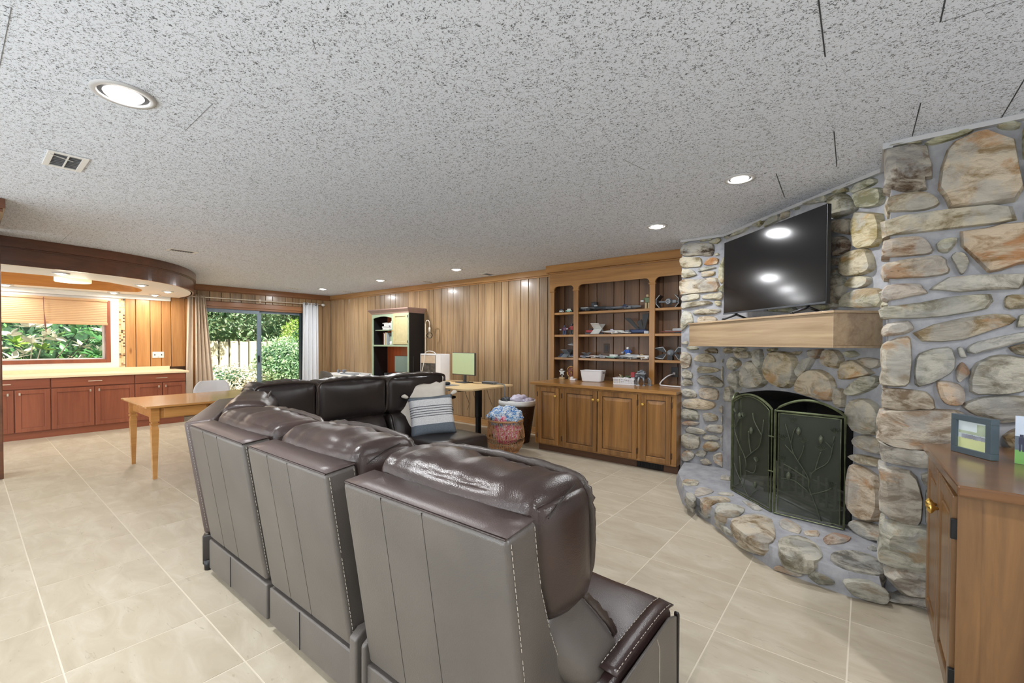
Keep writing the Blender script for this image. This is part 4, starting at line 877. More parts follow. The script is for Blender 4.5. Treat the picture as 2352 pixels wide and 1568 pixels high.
def raised(x0, x1, z0, z1, y, knob, par_add, mat='cab', hinge=None):
    f = .055; b = B(); yf = y-.02
    b.box(x0, x0+f, yf, y, z0, z1).box(x1-f, x1, yf, y, z0, z1).box(x0+f, x1-f, yf, y, z0, z0+f).box(x0+f, x1-f, yf, y, z1-f, z1)
    d = par_add(b, 'door', mat, bevel=.006)
    b = B(); i = f+.006; g = .035
    v = []
    for (ins, yy) in ((i, yf+.012), (i+g, yf+.002)):
        v.append([b.bm.verts.new(p) for p in ((x0+ins, yy, z0+ins), (x1-ins, yy, z0+ins), (x1-ins, yy, z1-ins), (x0+ins, yy, z1-ins))])
    for k in range(4): b.bm.faces.new((v[0][k], v[0][(k+1) % 4], v[1][(k+1) % 4], v[1][k]))
    b.bm.faces.new(v[1]); o = b.done('door_panel', mat, d)
    b = B().box(x0+f-.001, x1-f+.001, yf+.013, yf+.016, z0+f-.001, z1-f+.001); b.done('panel_groove', 'cabd', d)
    if knob:
        kx, kz = knob
        B().lathe([(.004, 0), (.006, -.008), (.018, -.016), (.020, -.022), (.014, -.028), (.003, -.030)], n=14, tf=lambda p: Vector((p.x, p.z, p.y))).done('knob', 'brass', d, smooth=True, loc=(kx, yf, kz))
    if hinge:
        for hz in (z0+.09, z1-.09): B().box(hinge-.006, hinge+.006, yf-.004, yf+.012, hz-.03, hz+.03).done('hinge', 'cabd', d, bevel=.002)
    return d
raised(-3.192, -2.885, .10, .795, BF, (-2.925, .695), badd, hinge=-3.196)
raised(-2.833, -2.372, .10, .797, BF, (-2.412, .695), badd, hinge=-2.838)
raised(-2.362, -1.897, .10, .797, BF, (-2.345, .695), badd, hinge=-1.893)
raised(-1.85, -1.536, .10, .80, BF, (-1.826, .695), badd, hinge=-1.531)
b = B().box(-1.92, -1.63, BF+.045, BF+.054, .008, .075); vg = badd(b, 'floor_register', 'blackmetal', bevel=.002)
for k in range(16): B().box(0, .004, 0, .004, 0, .045).done('register_bar', 'black', vg, loc=(-1.90+k*.0165, BF+.040, .018))
tp = tag(B().box(-3.305, -1.478, BF-.035, YB-.02, .818, .852).done('cabinet_top', 'oak_x', bevel=.004), 'honey wood counter on the built-in base cabinet', 'countertop')

bk = empty('built_in_bookcase', 'tall honey wood built-in bookcase with three arched shelf bays', 'bookcase', (-2.4, 5.12, .852))
def kadd(b, name, mat, **k):
    o = b.done(name, mat, bk, **k); o.location = Vector(o.location)+Vector((2.4, -5.12, -.852)); return o
UF = 5.10
for x0, x1 in ((-3.41, -3.35), (-3.04, -2.97), (-2.005, -1.94)): kadd(B().box(x0, x1, UF, UF+.025, .853, 2.05), 'post', 'oak_z', bevel=.003)
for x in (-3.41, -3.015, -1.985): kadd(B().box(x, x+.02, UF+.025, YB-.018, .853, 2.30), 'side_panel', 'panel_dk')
for x0, x1 in ((-3.42, -3.34), (-3.05, -2.96), (-2.015, -1.93)): kadd(B().box(x0, x1, UF-.01, UF+.024, 2.035, 2.055), 'capital', 'oak_x', bevel=.004)
# frieze with three arched cut-outs
def arch_pts(x0, x1, zs, zt, r):
    p = []
    for k in range(7): a = pi-pi/2*k/6; p.append((x0+r+r*cos(a), zt-r+r*sin(a)))
    for k in range(7): a = pi/2-pi/2*k/6; p.append((x1-r+r*cos(a), zt-r+r*sin(a)))
    return p
pts = [(-3.42, 2.30), (-3.42, 2.056), (-3.35, 2.056)] + arch_pts(-3.35, -3.04, 2.056, 2.112, .055) + [(-3.04, 2.056), (-2.97, 2.056)] + arch_pts(-2.97, -2.005, 2.056, 2.112, .055) + [(-2.005, 2.056), (-1.94, 2.056)] + arch_pts(-1.94, -1.60, 2.056, 2.118, .06) + [(-1.60, 2.056), (-1.45, 2.056), (-1.45, 2.30)]
kadd(B().prism(pts, 'y', UF, UF+.025), 'frieze', 'oak_x')
kadd(B().box(-3.455, -1.45, UF-.05, UF+.03, 2.302, HC-.001).box(-3.44, -1.45, UF-.03, UF+.02, 2.285, 2.302), 'crown', 'oak_x', bevel=.004)
for x0, x1 in ((-3.39, -3.015), (-2.995, -1.985), (-1.965, -1.5)):
    for z in (1.145, 1.455, 1.755): kadd(B().box(x0, x1, UF+.012, YB-.018, z-.03, z), 'shelf', 'oak_x', bevel=.003)
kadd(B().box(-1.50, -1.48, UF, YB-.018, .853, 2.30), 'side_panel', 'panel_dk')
SHY = 5.20

# ------------------------------------------------------------------ stone fireplace
fp = empty('stone_fireplace', 'grey mortared fieldstone fireplace wall with raised stone hearth and arched firebox', 'fireplace', (-.5, 4.1, 0))
def fadd(o):
    o.parent = fp; o.location = Vector(o.location)-Vector((-.5, 4.1, 0)); return o
r2 = sqrt(2)
DA = Vector((-1.07, 4.67, 0)); DU = Vector((1, -1, 0))/r2; DN = Vector((-1, -1, 0))/r2
def dpt(s, z, d=0): p = DA+DU*s+DN*d; return Vector((p.x, p.y, z))
# mortar wall with arched opening
S0, S1 = .235, 1.44
def archz(s):
    t = (s-S0)/(S1-S0); return .875+.095*sin(pi*min(max(t*.97+.0, 0), 1))-.02*t
b = B()
def quadstrip(cols):
    vs = [[b.bm.verts.new(p) for p in c] for c in cols]
    for A, C in zip(vs, vs[1:]):
        for k in range(len(A)-1): b.bm.faces.new((A[k], A[k+1], C[k+1], C[k]))
zs = [0, .4, .9, 1.4, 1.9, HC-.002]
def mz(p, s=.012): return p
quadstrip([[Vector((x, 4.67, z)) for z in zs] for x in (-1.49, -1.28, -1.07)])
b.box(-1.49, -1.07, 4.672, YB-.02, 0, HC-.002)
quadstrip([[dpt(s, z) for z in zs] for s in (0, .12, S0)])
quadstrip([[dpt(s, z) for z in [archz(s)+(HC-.002-archz(s))*k/4 for k in range(5)]] for s in [S0+(S1-S0)*k/16 for k in range(17)]])
quadstrip([[dpt(s, z) for z in zs] for s in (S1, 1.55, 1.6546)])
quadstrip([[Vector((.1, y, z)) for z in zs] for y in (3.5, 3.3, 3.11)])
quadstrip([[Vector((x, 3.11, z)) for z in zs] for x in (.1, .6, 1.2, XR)])
fadd(b.done('mortar_wall', 'mortar', fix=False, solid=.012))
# firebox
b = B(); dep = .55
q = lambda s, z, d: dpt(s, z, -d)
arc = [(S0+(S1-S0)*k/16, archz(S0+(S1-S0)*k/16)) for k in range(17)]
outl = [(S0, .12)] + arc + [(S1, .12)]
v0 = [b.bm.verts.new(q(s, z, -.02)) for s, z in outl]; v1 = [b.bm.verts.new(q(S0+.15+(s-S0)*.75, z*.9+.01, dep)) for s, z in outl]
for k in range(len(outl)-1): b.bm.faces.new((v0[k], v0[k+1], v1[k+1], v1[k]))
b.bm.faces.new(v1)
fadd(b.done('firebox', 'firebox', fix=False))
b = B(); vs = [b.bm.verts.new(p) for p in (q(S0-.02, .124, -.03), q(S1+.02, .124, -.03), q(S1-.1, .124, dep), q(S0+.1, .124, dep))]; b.bm.faces.new(vs)
fadd(b.done('firebox_floor', 'firefloor'))
# hearth slab
edge = [(-1.40, 4.26), (-1.178, 3.754), (-.887, 3.476), (-.65, 3.21), (-.415, 2.997), (-.044, 2.923), (.09, 2.95)]
hp = [(-1.47, 4.68)] + [(-1.44, 4.50)] + edge + [(.10, 3.2), (.1, 3.6), (-1.0, 4.72)]
b = B(); n = len(hp)
cx, cy = -.55, 3.9
vb = [b.bm.verts.new((x, y, 0)) for x, y in hp]; vm = [b.bm.verts.new((x+(cx-x)*.010, y+(cy-y)*.010, .07)) for x, y in hp]; vt = [b.bm.verts.new((x+(cx-x)*.03, y+(cy-y)*.03, .12)) for x, y in hp]
for A, C in ((vb, vm), (vm, vt)):
    for k in range(n): b.bm.faces.new((A[k], A[(k+1) % n], C[(k+1) % n], C[k]))
b.bm.faces.new(vt)
fadd(b.done('hearth_slab', 'mortar', smooth=False))
# stones
def stone(pts, O, U, V, Nn, col, depth, skirt=.02, i=0):
    c = Vector((sum(p[0] for p in pts)/len(pts), sum(p[1] for p in pts)/len(pts)))
    P = [Vector(p) for p in pts]
    if len(P) <= 9:     # round the outline a little
        Q = []
        for k in range(len(P)):
            a, d = P[k], P[(k+1) % len(P)]; Q.append(a*.90+.05*(P[k-1]+d)); m = (a+d)/2; Q.append(m+(m-c)*.05*(1+nz((m.x*7, m.y*7, i))))
        P = Q
    size = min(max(p.x for p in P)-min(p.x for p in P), max(p.y for p in P)-min(p.y for p in P))
    dp = depth*(.6+min(size, .25)*2.2)
    W3 = lambda p, h: O+U*p.x+V*p.y+Nn*h
    bm = bmesh.new(); rings = []
    prof_ = ((1.03, -skirt, 0), (1.06, dp*.30, .10), (.98, dp*.85, .35), (.64, dp*1.05, .45))
    if pl_ == 4: prof_ = ((.93, -skirt*.85, 0), (1.05, -skirt*.3, .1), (1.0, dp*.5, .3), (.70, dp*1.1, .5))
    for sc, h, jt in prof_:
        ring = []
        for p in P:
            r_ = c+(p-c)*sc; hh = h+dp*jt*nz((p.x*6+i, p.y*6, sc*4+i*2.3))
            ring.append(bm.verts.new(W3(r_, hh)))
        rings.append(ring)
    top = bm.verts.new(W3(c, dp*(1.0+.25*nz((c.x*5, c.y*5, i)))))
    m = len(P)
    for A, C in zip(rings, rings[1:]):
        for k in range(m): bm.faces.new((A[k], A[(k+1) % m], C[(k+1) % m], C[k]))
    for k in range(m): bm.faces.new((rings[-1][k], rings[-1][(k+1) % m], top))
    bmesh.ops.recalc_face_normals(bm, faces=bm.faces)
    b = B(); b.bm.free(); b.bm = bm
    o = b.done('stone', 'stone', smooth=True, fix=False); o.color = lin(col)
    o.data.set_sharp_from_angle(angle=radians(30))
    fadd(o); return o
Z = Vector((0, 0, 1)); X = Vector((1, 0, 0)); Y = Vector((0, 1, 0))
for i, w in enumerate(STONES):
    pl_, col_, dd_ = w[0], w[1:4], w[4]; pts = [(w[k], w[k+1]) for k in range(5, len(w), 2)]
    if pl_ == 0: stone(pts, Vector((0, 4.67, 0)), X, Z, -Y, col_, dd_ or .045, .03 if min(p[0] for p in pts) > -1.45 else .10, i)
    elif pl_ == 1: stone(pts, DA, DU, Z, DN, col_, dd_ or .06, .02, i)
    elif pl_ == 2: stone(pts, Vector((.1, 3.5, 0)), -Y, Z, -X, col_, .04, .02, i)
    elif pl_ == 3: stone(pts, Vector((0, 3.11, 0)), X, Z, -Y, col_, dd_ or .06, .02 if min(p[0] for p in pts) > .125 else .17, i)
    elif pl_ == 4: stone(pts, Vector((0, 0, .12)), X, Y, Z, col_, .018, .09, i)
    else:
        k = pl_-10; a = Vector((*edge[k], 0)); t = (Vector((*edge[k+1], 0))-a).normalized(); nn = Vector((t.y, -t.x, 0))
        if nn.dot(Vector((.3, -1, 0))) < 0 and k > 1: nn = -nn
        if k <= 1: nn = nn if nn.x < 0 else -nn
        stone([(u, v*1.2) for u, v in pts], a, t, Z, nn, col_, .025, .04, i)
# mantel beam
m0, m1, mf = -.0, 1.50, .335
b = B(); 
def mbox(s0, s1, d0, d1, z0, z1):
    P_ = [dpt(s, z, d) for z in (z0, z1) for d in (d0, d1) for s in (s0, s1)]; vs = [b.bm.verts.new(p) for p in P_]
    for f in ((0, 2, 3, 1), (4, 5, 7, 6), (0, 1, 5, 4), (2, 6, 7, 3), (0, 4, 6, 2), (1, 3, 7, 5)): b.bm.faces.new([vs[i] for i in f])
A0, A1 = -.075, 1.63
def lmant(x0, x1, y0, y1, z0, z1, name, par):
    o = B().box(x0, x1, -y1, -y0, z0, z1).done(name, 'mantel', par, bevel=.002); return o
mant = lmant(A0, A1, 0, mf, 1.326, 1.523, 'mantel_shelf', fp)
mant.location = DA-Vector((-.5, 4.1, 0)); mant.rotation_euler = (0, 0, -pi/4); mant['label'] = 'smooth brown wood box mantel beam'
lmant(A0-.008, A1+.012, 0, mf+.01, 1.523, 1.538, 'top_lip', mant); lmant(A0-.004, A1+.006, 0, mf+.005, 1.312, 1.326, 'bottom_lip', mant)
# ceiling trim along the stones
struct(B().box(-1.50, -1.08, 4.63, 4.668, 2.375, HC-.001).done('trim_9', 'trimgrey'), 'pale ceiling trim over the stone column', 'trim')
b = B(); mbox(0, 1.63, .001, .04, 2.375, HC-.001); struct(b.done('trim_10', 'trimgrey'), 'pale ceiling trim over the fireplace', 'trim')
struct(B().box(.055, .098, 3.07, 3.47, 2.368, HC-.001).box(.098, XR, 3.066, 3.108, 2.375, HC-.001).done('trim_11', 'trimgrey'), 'pale ceiling trim over the stone pillar', 'trim')

# iron grate inside
gr = empty('fire_grate', 'dim iron picket grate standing inside the firebox', 'grate', (-.33, 3.95, .125), -pi/4)
for k in range(9):
    B().box(-.011, .011, -.004, .004, 0, .20+.01*(k % 2)).done('picket', 'blade', gr, loc=(-.30+k*.072, -.02, .06), bevel=.002)
B().box(-.34, .34, .0, .012, .09, .105).box(-.34, .34, .0, .012, .20, .212).box(-.34, -.32, -.1, .2, .0, .09).box(.32, .34, -.1, .2, .0, .09).box(-.34, .34, -.1, -.085, .05, .065).done('rail', 'blade', gr)
# fireplace screen: three hinged panels
sc_ = empty('fireplace_screen', 'dark green bronze folding fireplace screen with pine branch relief', 'fireplace screen', (-.52, 3.65, .121))
def spanel(A, Bp, hs, ha, twig, crossbar, zb=.0):
    A = Vector((*A, .121)); Bp = Vector((*Bp, .121)); L_ = (Bp-A).length; u = (Bp-A)/L_; nn = Vector((-u.y, u.x, 0));
    if nn.y > 0: nn = -nn
    P3 = lambda x, z, d=0: A+u*x+Z*z+nn*d-Vector(sc_.location)
    outline = [(.0, zb+.01), (L_, zb+.01)] + [(L_*(1-k/14), hs+(ha-hs)*sin(pi*k/14)**.8) for k in range(15)]
    b = B().tube([P3(x, z) for x, z in outline], .009, 6, True)
    fr = b.done('frame', 'screenfr', sc_, smooth=False)
    ins = [(.022, zb+.03), (L_-.022, zb+.03)] + [(.022+(L_-.044)*(1-k/14), (hs-.02 if crossbar else hs-.014+(ha-hs)*sin(pi*k/14)**.8)) for k in range(15)]
    B().tube([P3(x, z, .004) for x, z in ins], .004, 5, True).done('inner_frame', 'screenfr', fr)
    mm = B(); vs = [mm.bm.verts.new(P3(x, z)) for x, z in ins]; mm.bm.faces.new(vs); mm.done('wire_mesh', 'firemesh', fr, fix=False)
    if crossbar: B().tube([P3(0, hs-.005), P3(L_, hs-.005)], .008, 6).done('cross_bar', 'screenfr', fr)
    for t in twig:
        pts = [P3(x*L_, zb+z*(hs-zb), .009) for x, z in t]
        B().tube([p for p in catmull([tuple(p) for p in pts], 4)], .0035, 5).done('branch', 'vine', fr, smooth=True)
    return fr, P3, L_
def cone(P3, L_, hs, x, z, fr, s=1):
    bm = B(); c = P3(x*L_, z*hs, .014)
    bm.lathe([(.003, -.03), (.012, -.016), (.015, -.002), (.012, .012), (.005, .021), (.001, .025)], n=10, tf=lambda p: Vector((p.x, p.y*.6, p.z))*s)
    bm.done('pine_cone', 'vine', fr, smooth=False, loc=c)
def needles(P3, L_, hs, x, z, fr, a0=pi/2):
    b = B(); c = P3(x*L_, z*hs, .010)
    for k in range(-3, 4):
        a = a0+k*.28; e = P3(x*L_+.04*cos(a), z*hs+.04*sin(a), .012); b.tube([c, e], .0016, 4)
    b.done('needle_sprig', 'vine', fr)
tw1 = [[(.04, .06), (.25, .08), (.36, .13), (.42, .3), (.40, .42), (.22, .56), (.10, .70), (.12, .86)], [(.40, .42), (.55, .5), (.74, .6), (.80, .72), (.84, .88)], [(.1, .70), (.22, .82), (.32, .84)], [(.36, .13), (.2, .22), (.10, .32)], [(.42, .3), (.62, .31), (.68, .4)], [(.36, .13), (.5, .04), (.65, .12), (.72, .16)], [(.80, .72), (.62, .84), (.58, .92)], [(.55, .5), (.5, .6), (.48, .72)], [(.3, .16), (.28, .3), (.24, .42)]]
tw2 = [[(.70, .04), (.60, .2), (.52, .32), (.50, .42), (.30, .60), (.24, .72), (.16, .88)], [(.52, .32), (.56, .46), (.78, .58), (.84, .72), (.86, .82)], [(.50, .40), (.3, .46), (.14, .50)], [(.52, .28), (.3, .36), (.1, .36)], [(.54, .26), (.75, .32), (.84, .36)], [(.30, .60), (.16, .68)], [(.36, .55), (.42, .64), (.44, .70)], [(.60, .48), (.64, .58), (.68, .66)], [(.25, .70), (.28, .80), (.32, .86)], [(.84, .70), (.78, .74), (.74, .76)]]
fr, P3, L_ = spanel((-.857, 3.998), (-.521, 3.647), .745, .82, tw1, False)
for x, z in ((.25, .86), (.56, .74), (.67, .2)): cone(P3, L_, .745, x, z, fr)
for x, z in ((.34, .85), (.68, .43), (.12, .88)): needles(P3, L_, .745, x, z, fr)
fr, P3, L_ = spanel((-.496, 3.625), (-.096, 3.582), .745, .83, tw2, True)
for x, z in ((.36, .83), (.68, .78), (.22, .40)): cone(P3, L_, .745, x, z, fr, 1.05)
for x, z in ((.27, .90), (.12, .72), (.43, .72), (.68, .67), (.87, .84), (.83, .36), (.12, .52)): needles(P3, L_, .745, x, z, fr)
spanel((-.857, 3.998), (-.835, 4.21), .745, .80, [], False)
B().tube([(-.54+.52, 3.65-3.65, .30), (.024, -.025, .30)], .005, 6).tube([(-.02, 0, .55), (.024, -.025, .55)], .005, 6).done('hinge', 'screenfr', sc_)

# ------------------------------------------------------------------ television on the mantel
tv = empty('television', 'black flat screen television standing on the wood mantel', 'television', (-.604, 3.904, 1.538), -pi/4)
def tvb(x0, x1, y0, y1, z0, z1, name, mat, par=tv, **k): return B().box(x0, x1, y0, y1, z0, z1).done(name, mat, par, **k)
TW, Z0_, Z1_ = .565, .062, .705
tvb(-TW, TW, .0, .03, Z0_, Z1_, 'back_shell', 'black', bevel=.004)
tvb(-TW+.25, TW-.25, .03, .07, Z0_+.03, .45, 'rear_housing', 'black', bevel=.01)
tvb(-TW+.004, TW-.004, -.004, .0, Z0_+.012, Z1_-.004, 'screen', 'tv')
tvb(-TW, TW, -.006, .002, Z0_-.002, Z0_+.011, 'bezel', 'dgrey', bevel=.001)
tvb(-.02, .02, -.009, -.004, Z0_-.01, Z0_+.002, 'sensor', 'black')
for x in (-.40, .40): B().tube([(x, .015, Z0_+.004), (x, .0, .045), (x, -.10, .010)], [.012, .010, .008], 8).tube([(x, .015, .05), (x, .13, .010)], [.010, .008], 8).tube([(x, -.10, .0085), (x, -.115, .0085)], .0085, 8).done('foot', 'black', tv, smooth=True)

# ------------------------------------------------------------------ cabinet at the right, picture frames
nc = empty('side_cabinet', 'brown wood side cabinet with carved brass handles at the right edge', 'cabinet', (.27, 2.1, 0))
def nadd(b, name, mat, par=None, **k):
    o = b.done(name, mat, par or nc, **k)
    if par is None: o.location = Vector((-.27, -2.1, 0))
    return o
nadd(B().box(.262, 1.30, 2.125, 2.95, .07, .822), 'carcass', 'nearcab', bevel=.003)
nadd(B().box(.285, 1.28, 2.15, 2.93, 0, .07), 'plinth', 'nearcab')
nadd(B().box(.252, .31, 2.118, 2.124, .07, .82).box(.31, 1.3, 2.1205, 2.124, .07, .82), 'end_panel', 'nearcab')
tpn = (B().prism([(.222, 2.885), (.247, 2.088), (1.34, 2.07), (1.34, 3.03), (.50, 3.03), (.36, 2.98)], 'z', .824, .86).done('top', 'neartop', nc, bevel=.006)); tpn.location = (-.27, -2.1, 0); tpn['label'] = 'glossy dark wood top'
def ydoor(y0, y1):
    f = .06; x0, x1 = .24, .26; b = B()
    b.box(x0, x1, y0, y0+f, .085, .81).box(x0, x1, y1-f, y1, .085, .81).box(x0, x1, y0+f, y1-f, .085, .085+f).box(x0, x1, y0+f, y1-f, .81-f, .81)
    d = nadd(b, 'door', 'nearcab', bevel=.005)
    B().box(x0+.010, x0+.016, y0+f, y1-f, .085+f, .81-f).box(x0+.003, x0+.012, y0+f+.03, y1-f-.03, .085+f+.03, .81-f-.03).done('door_panel', 'nearcab', d, bevel=.003)
    return d
d1 = ydoor(2.515, 2.90); d2 = ydoor(2.14, 2.507)
for d, y in ((d1, 2.54), (d2, 2.48)):
    B().lathe([(.003, 0), (.006, .010), (.014, .018), (.017, .024), (.010, .034), (.003, .036)], n=12, tf=lambda p: Vector((-p.z, p.x, p.y*1.5))).done('knob', 'brass', d, smooth=True, loc=(.24, y, .665))
for z in (.70, .18):
    B().box(.236, .262, 2.122, 2.138, z-.035, z+.035).done('hinge', 'blackmetal', d2, bevel=.003)
def frame(loc, rot, tilt, w, h, dep, bw, label, mat, pic):
    t = empty('picture_frame', label, 'picture frame', loc); t.rotation_euler = (tilt, 0, rot)
    b = B().box(-w/2, w/2, 0, dep, 0, bw).box(-w/2, w/2, 0, dep, h-bw, h).box(-w/2, -w/2+bw, 0, dep, bw, h-bw).box(w/2-bw, w/2, 0, dep, bw, h-bw)
    b.done('frame_border', mat, t, bevel=.0015)
    B().box(-w/2+bw, w/2-bw, dep*.5, dep*.9, bw, h-bw).done('backing', 'black', t)
    return t
f1 = frame((.3525, 2.6925, .861), radians(-55.9), 0, .18, .167, .032, .025, 'slate grey box picture frame holding a pale team photo on a pitch', 'pic', 0)
pb = B().box(-.066, .066, .010, .012, .024, .143).done('photo_print', plain('photo_sky', (214, 226, 230), .3, noise_amt=.01), f1)
B().box(-.065, .065, .009, .0098, .025, .068).done('photo_grass', plain('photo_grass', (206, 214, 158), .4, noise_amt=.03), pb)
B().box(-.065, .065, .009, .0098, .088, .10).box(.02, .065, .009, .0098, .10, .135).done('photo_trees', plain('photo_trees', (176, 190, 166), .5, noise_amt=.1), pb)
b = B()
for k in range(26):
    x = -.048+.004*k; h = .004*nz((k*1.7, 3, 1)); b.box(x, x+.003, .0082, .0090, .068+h, .085+h)
b.done('photo_team', plain('photo_team', (168, 172, 184), .5, noise_amt=.2), pb)
f2 = empty('photo_card', 'upright team photo card with players on green grass at the right edge', 'photo', (.545, 2.60, .861), 'x' and radians(-20))
B().box(-.08, .09, 0, .004, .0, .19).done('photo_print', plain('photo_sky2', (188, 200, 216), .3, noise_amt=.02), f2)
B().box(-.08, .09, -.001, 0, .0, .055).done('photo_grass', plain('photo_grass2', (112, 168, 84), .4, noise_amt=.05), f2)
B().box(-.08, .09, -.001, 0, .055, .11).done('photo_trees', plain('photo_trees2', (92, 104, 116), .5, noise_amt=.1), f2)
b = B()
for x in (-.062, -.035, .0, .03, .06): b.box(x-.008, x+.008, -.0018, -.001, .078, .105).box(x-.005, x+.005, -.0018, -.001, .106, .117).box(x-.007, x-.002, -.0018, -.001, .05, .078).box(x+.002, x+.007, -.0018, -.001, .05, .078)
b.done('photo_players', plain('photo_players', (40, 44, 70), .5, noise_amt=.1), f2)
B().box(-.02, .0, .004, .05, .0, .06).done('easel_back', 'tan', f2)

# ------------------------------------------------------------------ sectional sofa
sf = empty('sectional_sofa', 'large dark brown leather L shaped sectional recliner sofa', 'sofa', (-2.4, 1.4, 0))
SL = Vector((2.4, -1.4, 0))
def xf(origin, ang):
    Rm = rz(ang); O = Vector(origin)
    return lambda p: O + Rm @ Vector(p) - Vector((-2.4, 1.4, 0))
def bmtf(o, f):
    for v in o.data.vertices: v.co = f(v.co)
    return o
def extrude_profile(prof, x0, x1, name, mat, bevel, f, par=sf, nx=1):
    b = B().prism(prof, 'x', x0, x1); o = b.done(name, mat, par, bevel=bevel, seg=4, smooth=True)
    bmtf(o, f); return o
def stitch(P, name_par, r=.0011, dash=.010, gap=.006, f=lambda p: Vector(p)):
    b = B()
    for a, c in zip(P, P[1:]):
        a = Vector(a); c = Vector(c); L_ = (c-a).length; n = int(L_/(dash+gap))
        for k in range(n):
            s = a+(c-a)*(k*(dash+gap)/L_); e = a+(c-a)*((k*(dash+gap)+dash)/L_); b.tube([f(s), f(e)], r, 4)
    return b.done('stitching', 'thread', name_par, fix=False)
def flange(path, r1, wid, name, par, f, seed=0, up=None):
    """wavy leather welt: flattened tube following the path"""
    P = catmull(path, 6); b = B(); n = 10; rings = []
    for i, p in enumerate(P):
        t = (P[min(i+1, len(P)-1)]-P[max(i-1, 0)]).normalized()
        o_ = Vector(up(p)) if up else Vector((0, 0, 1)); o_ = (o_-t*o_.dot(t)).normalized(); s_ = t.cross(o_)
        wv = .005*nz((i*.6+seed, seed, 0)); ww = wid*(1+.35*nz((i*.8, seed, 2)))*min(1, .25+i/5, .25+(len(P)-1-i)/5)
        ring = []
        for k in range(n):
            a = 2*pi*k/n; ring.append(b.bm.verts.new(f(p+o_*(ww*.5*cos(a)+ww*.35)+s_*(r1*sin(a)+wv))))
        rings.append(ring)
    for A, C in zip(rings, rings[1:]):
        for k in range(n): b.bm.faces.new((A[k], A[(k+1) % n], C[(k+1) % n], C[k]))
    b.bm.faces.new(rings[0][::-1]); b.bm.faces.new(rings[-1])
    return b.done(name, 'pipe', par, smooth=True)
def seat(w, f, zup=0, depth=.80, seatw=None, seed=0, shellmat='leatherG', cush='leatherB', low='leatherB', ztop=.43, details=True, lean=0, seatmat='leatherS'):
    """w wide, local x 0..w, local y front, origin at the rear top edge; f maps to the sofa"""
    prof = [(.0, .872), (.125, .884), (.135, .80), (.155, .70), (.20, .565), (.29, .365), (.33, .215), (.10, .215)]
    sh = extrude_profile(prof, 0, w, 'backrest', shellmat, .016, f)
    rear = lambda x, z, d=.0015: (x, (.88-z)*.152-d, z)
    if details:
        for t in (.30, .57):
            b = B().tube([f(rear(w*t, z, .0005)) for z in (.866, .7, .5, .3, .22)], .0016, 5); b.done('seam', 'seam', sh, fix=False)
        b = B().tube([f((.006, .006, .872)), f((w-.006, .006, .872))], .0024, 6); b.done('edge_piping', 'leatherB', sh, fix=False)
        stitch([(.012, .018, .8765), (w-.012, .018, .8765)], sh, f=f)
        stitch([(w+.0012, .018, .86), (w+.0012, .064, .56), (w+.0012, .112, .24)], sh, f=f)
        stitch([(w+.0012, .112, .872), (w+.0012, .124, .79), (w+.0012, .142, .70), (w+.0012, .186, .565), (w+.0012, .272, .375), (w+.0012, .31, .25)], sh, f=f)
        # lighter top strip of the shell
        tb = B().grid(lambda u, v: f((.004+u*(w-.008), .008+v*.112, .8745+v*.0105+.0012)), 8, 2).done('top_panel', 'leatherT', sh, smooth=True, solid=.002)
    # head cushion
    cz = .755+zup; hh = .37
    def hf(q):
        y = q.y; z = q.z; zz = cz+z-zup; t = (y+.135)/.27
        rear_y = .13 if zz > .82 else (.13+(.82-zz)/.12*.022 if zz > .70 else .152+(.70-zz)/.135*.046)
        p = Vector((w/2+q.x*(.958+.042*min(1, max(0, t*2.2))), rear_y+(.398-rear_y)*t, cz+z-.02*((y/.3)**2)*(1 if z > 0 else 0)))
        return f(p)
    hc = roundbox(w+.035, .27, hh, .055, 26, 8, 12, (0.012, .035, .022), .012, seed, hf, 'head_cushion', cush, sf, pinch=.010)
    path = [(-.002, .372, cz-.165), (-.014, .384, cz-.05), (-.014, .386, cz+.10), (.006, .384, cz+.158), (w*.3, .384, cz+.178), (w*.6, .384, cz+.180), (w-.07, .384, cz+.168), (w-.022, .384, cz+.146), (w-.004, .384, cz+.10), (w+.002, .382, cz-.03), (w-.006, .370, cz-.165)]
    cc = Vector((w/2, .38, cz))
    flange(path, .0055, .028, 'piping', hc, f, seed, up=lambda p: Vector((((p.x-w/2)/(w/2))**9, .45, max(0, (p.z-cz)/.17)**3+.02)))
    # seam across the side of the head cushion
    b = B().tube([f((w+.010, .16, cz+.125)), f((w+.010, .24, cz+.162)), f((w-.004, .32, cz+.172))], .0022, 5); b.done('seam', 'seam', hc, fix=False)
    # lumbar cushion
    zt = .575+zup*.9; zb = ztop-.08
    def lf(q):
        ex_ = (seatw-w)*.62 if seatw else 0
        p = Vector((w/2+q.x+ex_*max(0, q.x/(w/2))**2*min(1, max(0, (zt-.04-(zt+zb)/2-q.z)/.12)), .345+q.y-.12*(q.z/(zt-zb)), (zt+zb)/2+q.z)); return f(p)
    lc = roundbox(w+.0, .25, zt-zb+.02, .07, 14, 6, 8, (0, .03, 0), .008, seed+5, lf, 'lumbar_cushion', low, sf)
    e_ = (seatw-w)*.62 if seatw else 0
    flange([(w-.018+e_*.9, .515, zb+.0), (w-.018+e_*.85, .49, zb+.05), (w-.018+e_*.6, .45, (zb+zt)/2+.01), (w-.018+e_*.15, .415, zt-.04), (w-.020, .39, zt-.01)], .006, .030, 'piping', lc, f, seed+2, up=lambda p: Vector((0, 1, .2)))
    # seat cushion
    sw = seatw or w; 
    def sf_(q):
        zz = q.z; p = Vector((sw/2+q.x, (.30+depth)/2+q.y, ztop-.115+zz-.035*max(0, -q.y/((depth-.30)/2)))); return f(p)
    st = roundbox(sw-.006, depth-.30, .23, .055, 12, 12, 4, (0, .01, .022), .004, seed+9, sf_, 'seat_cushion', seatmat, sf)
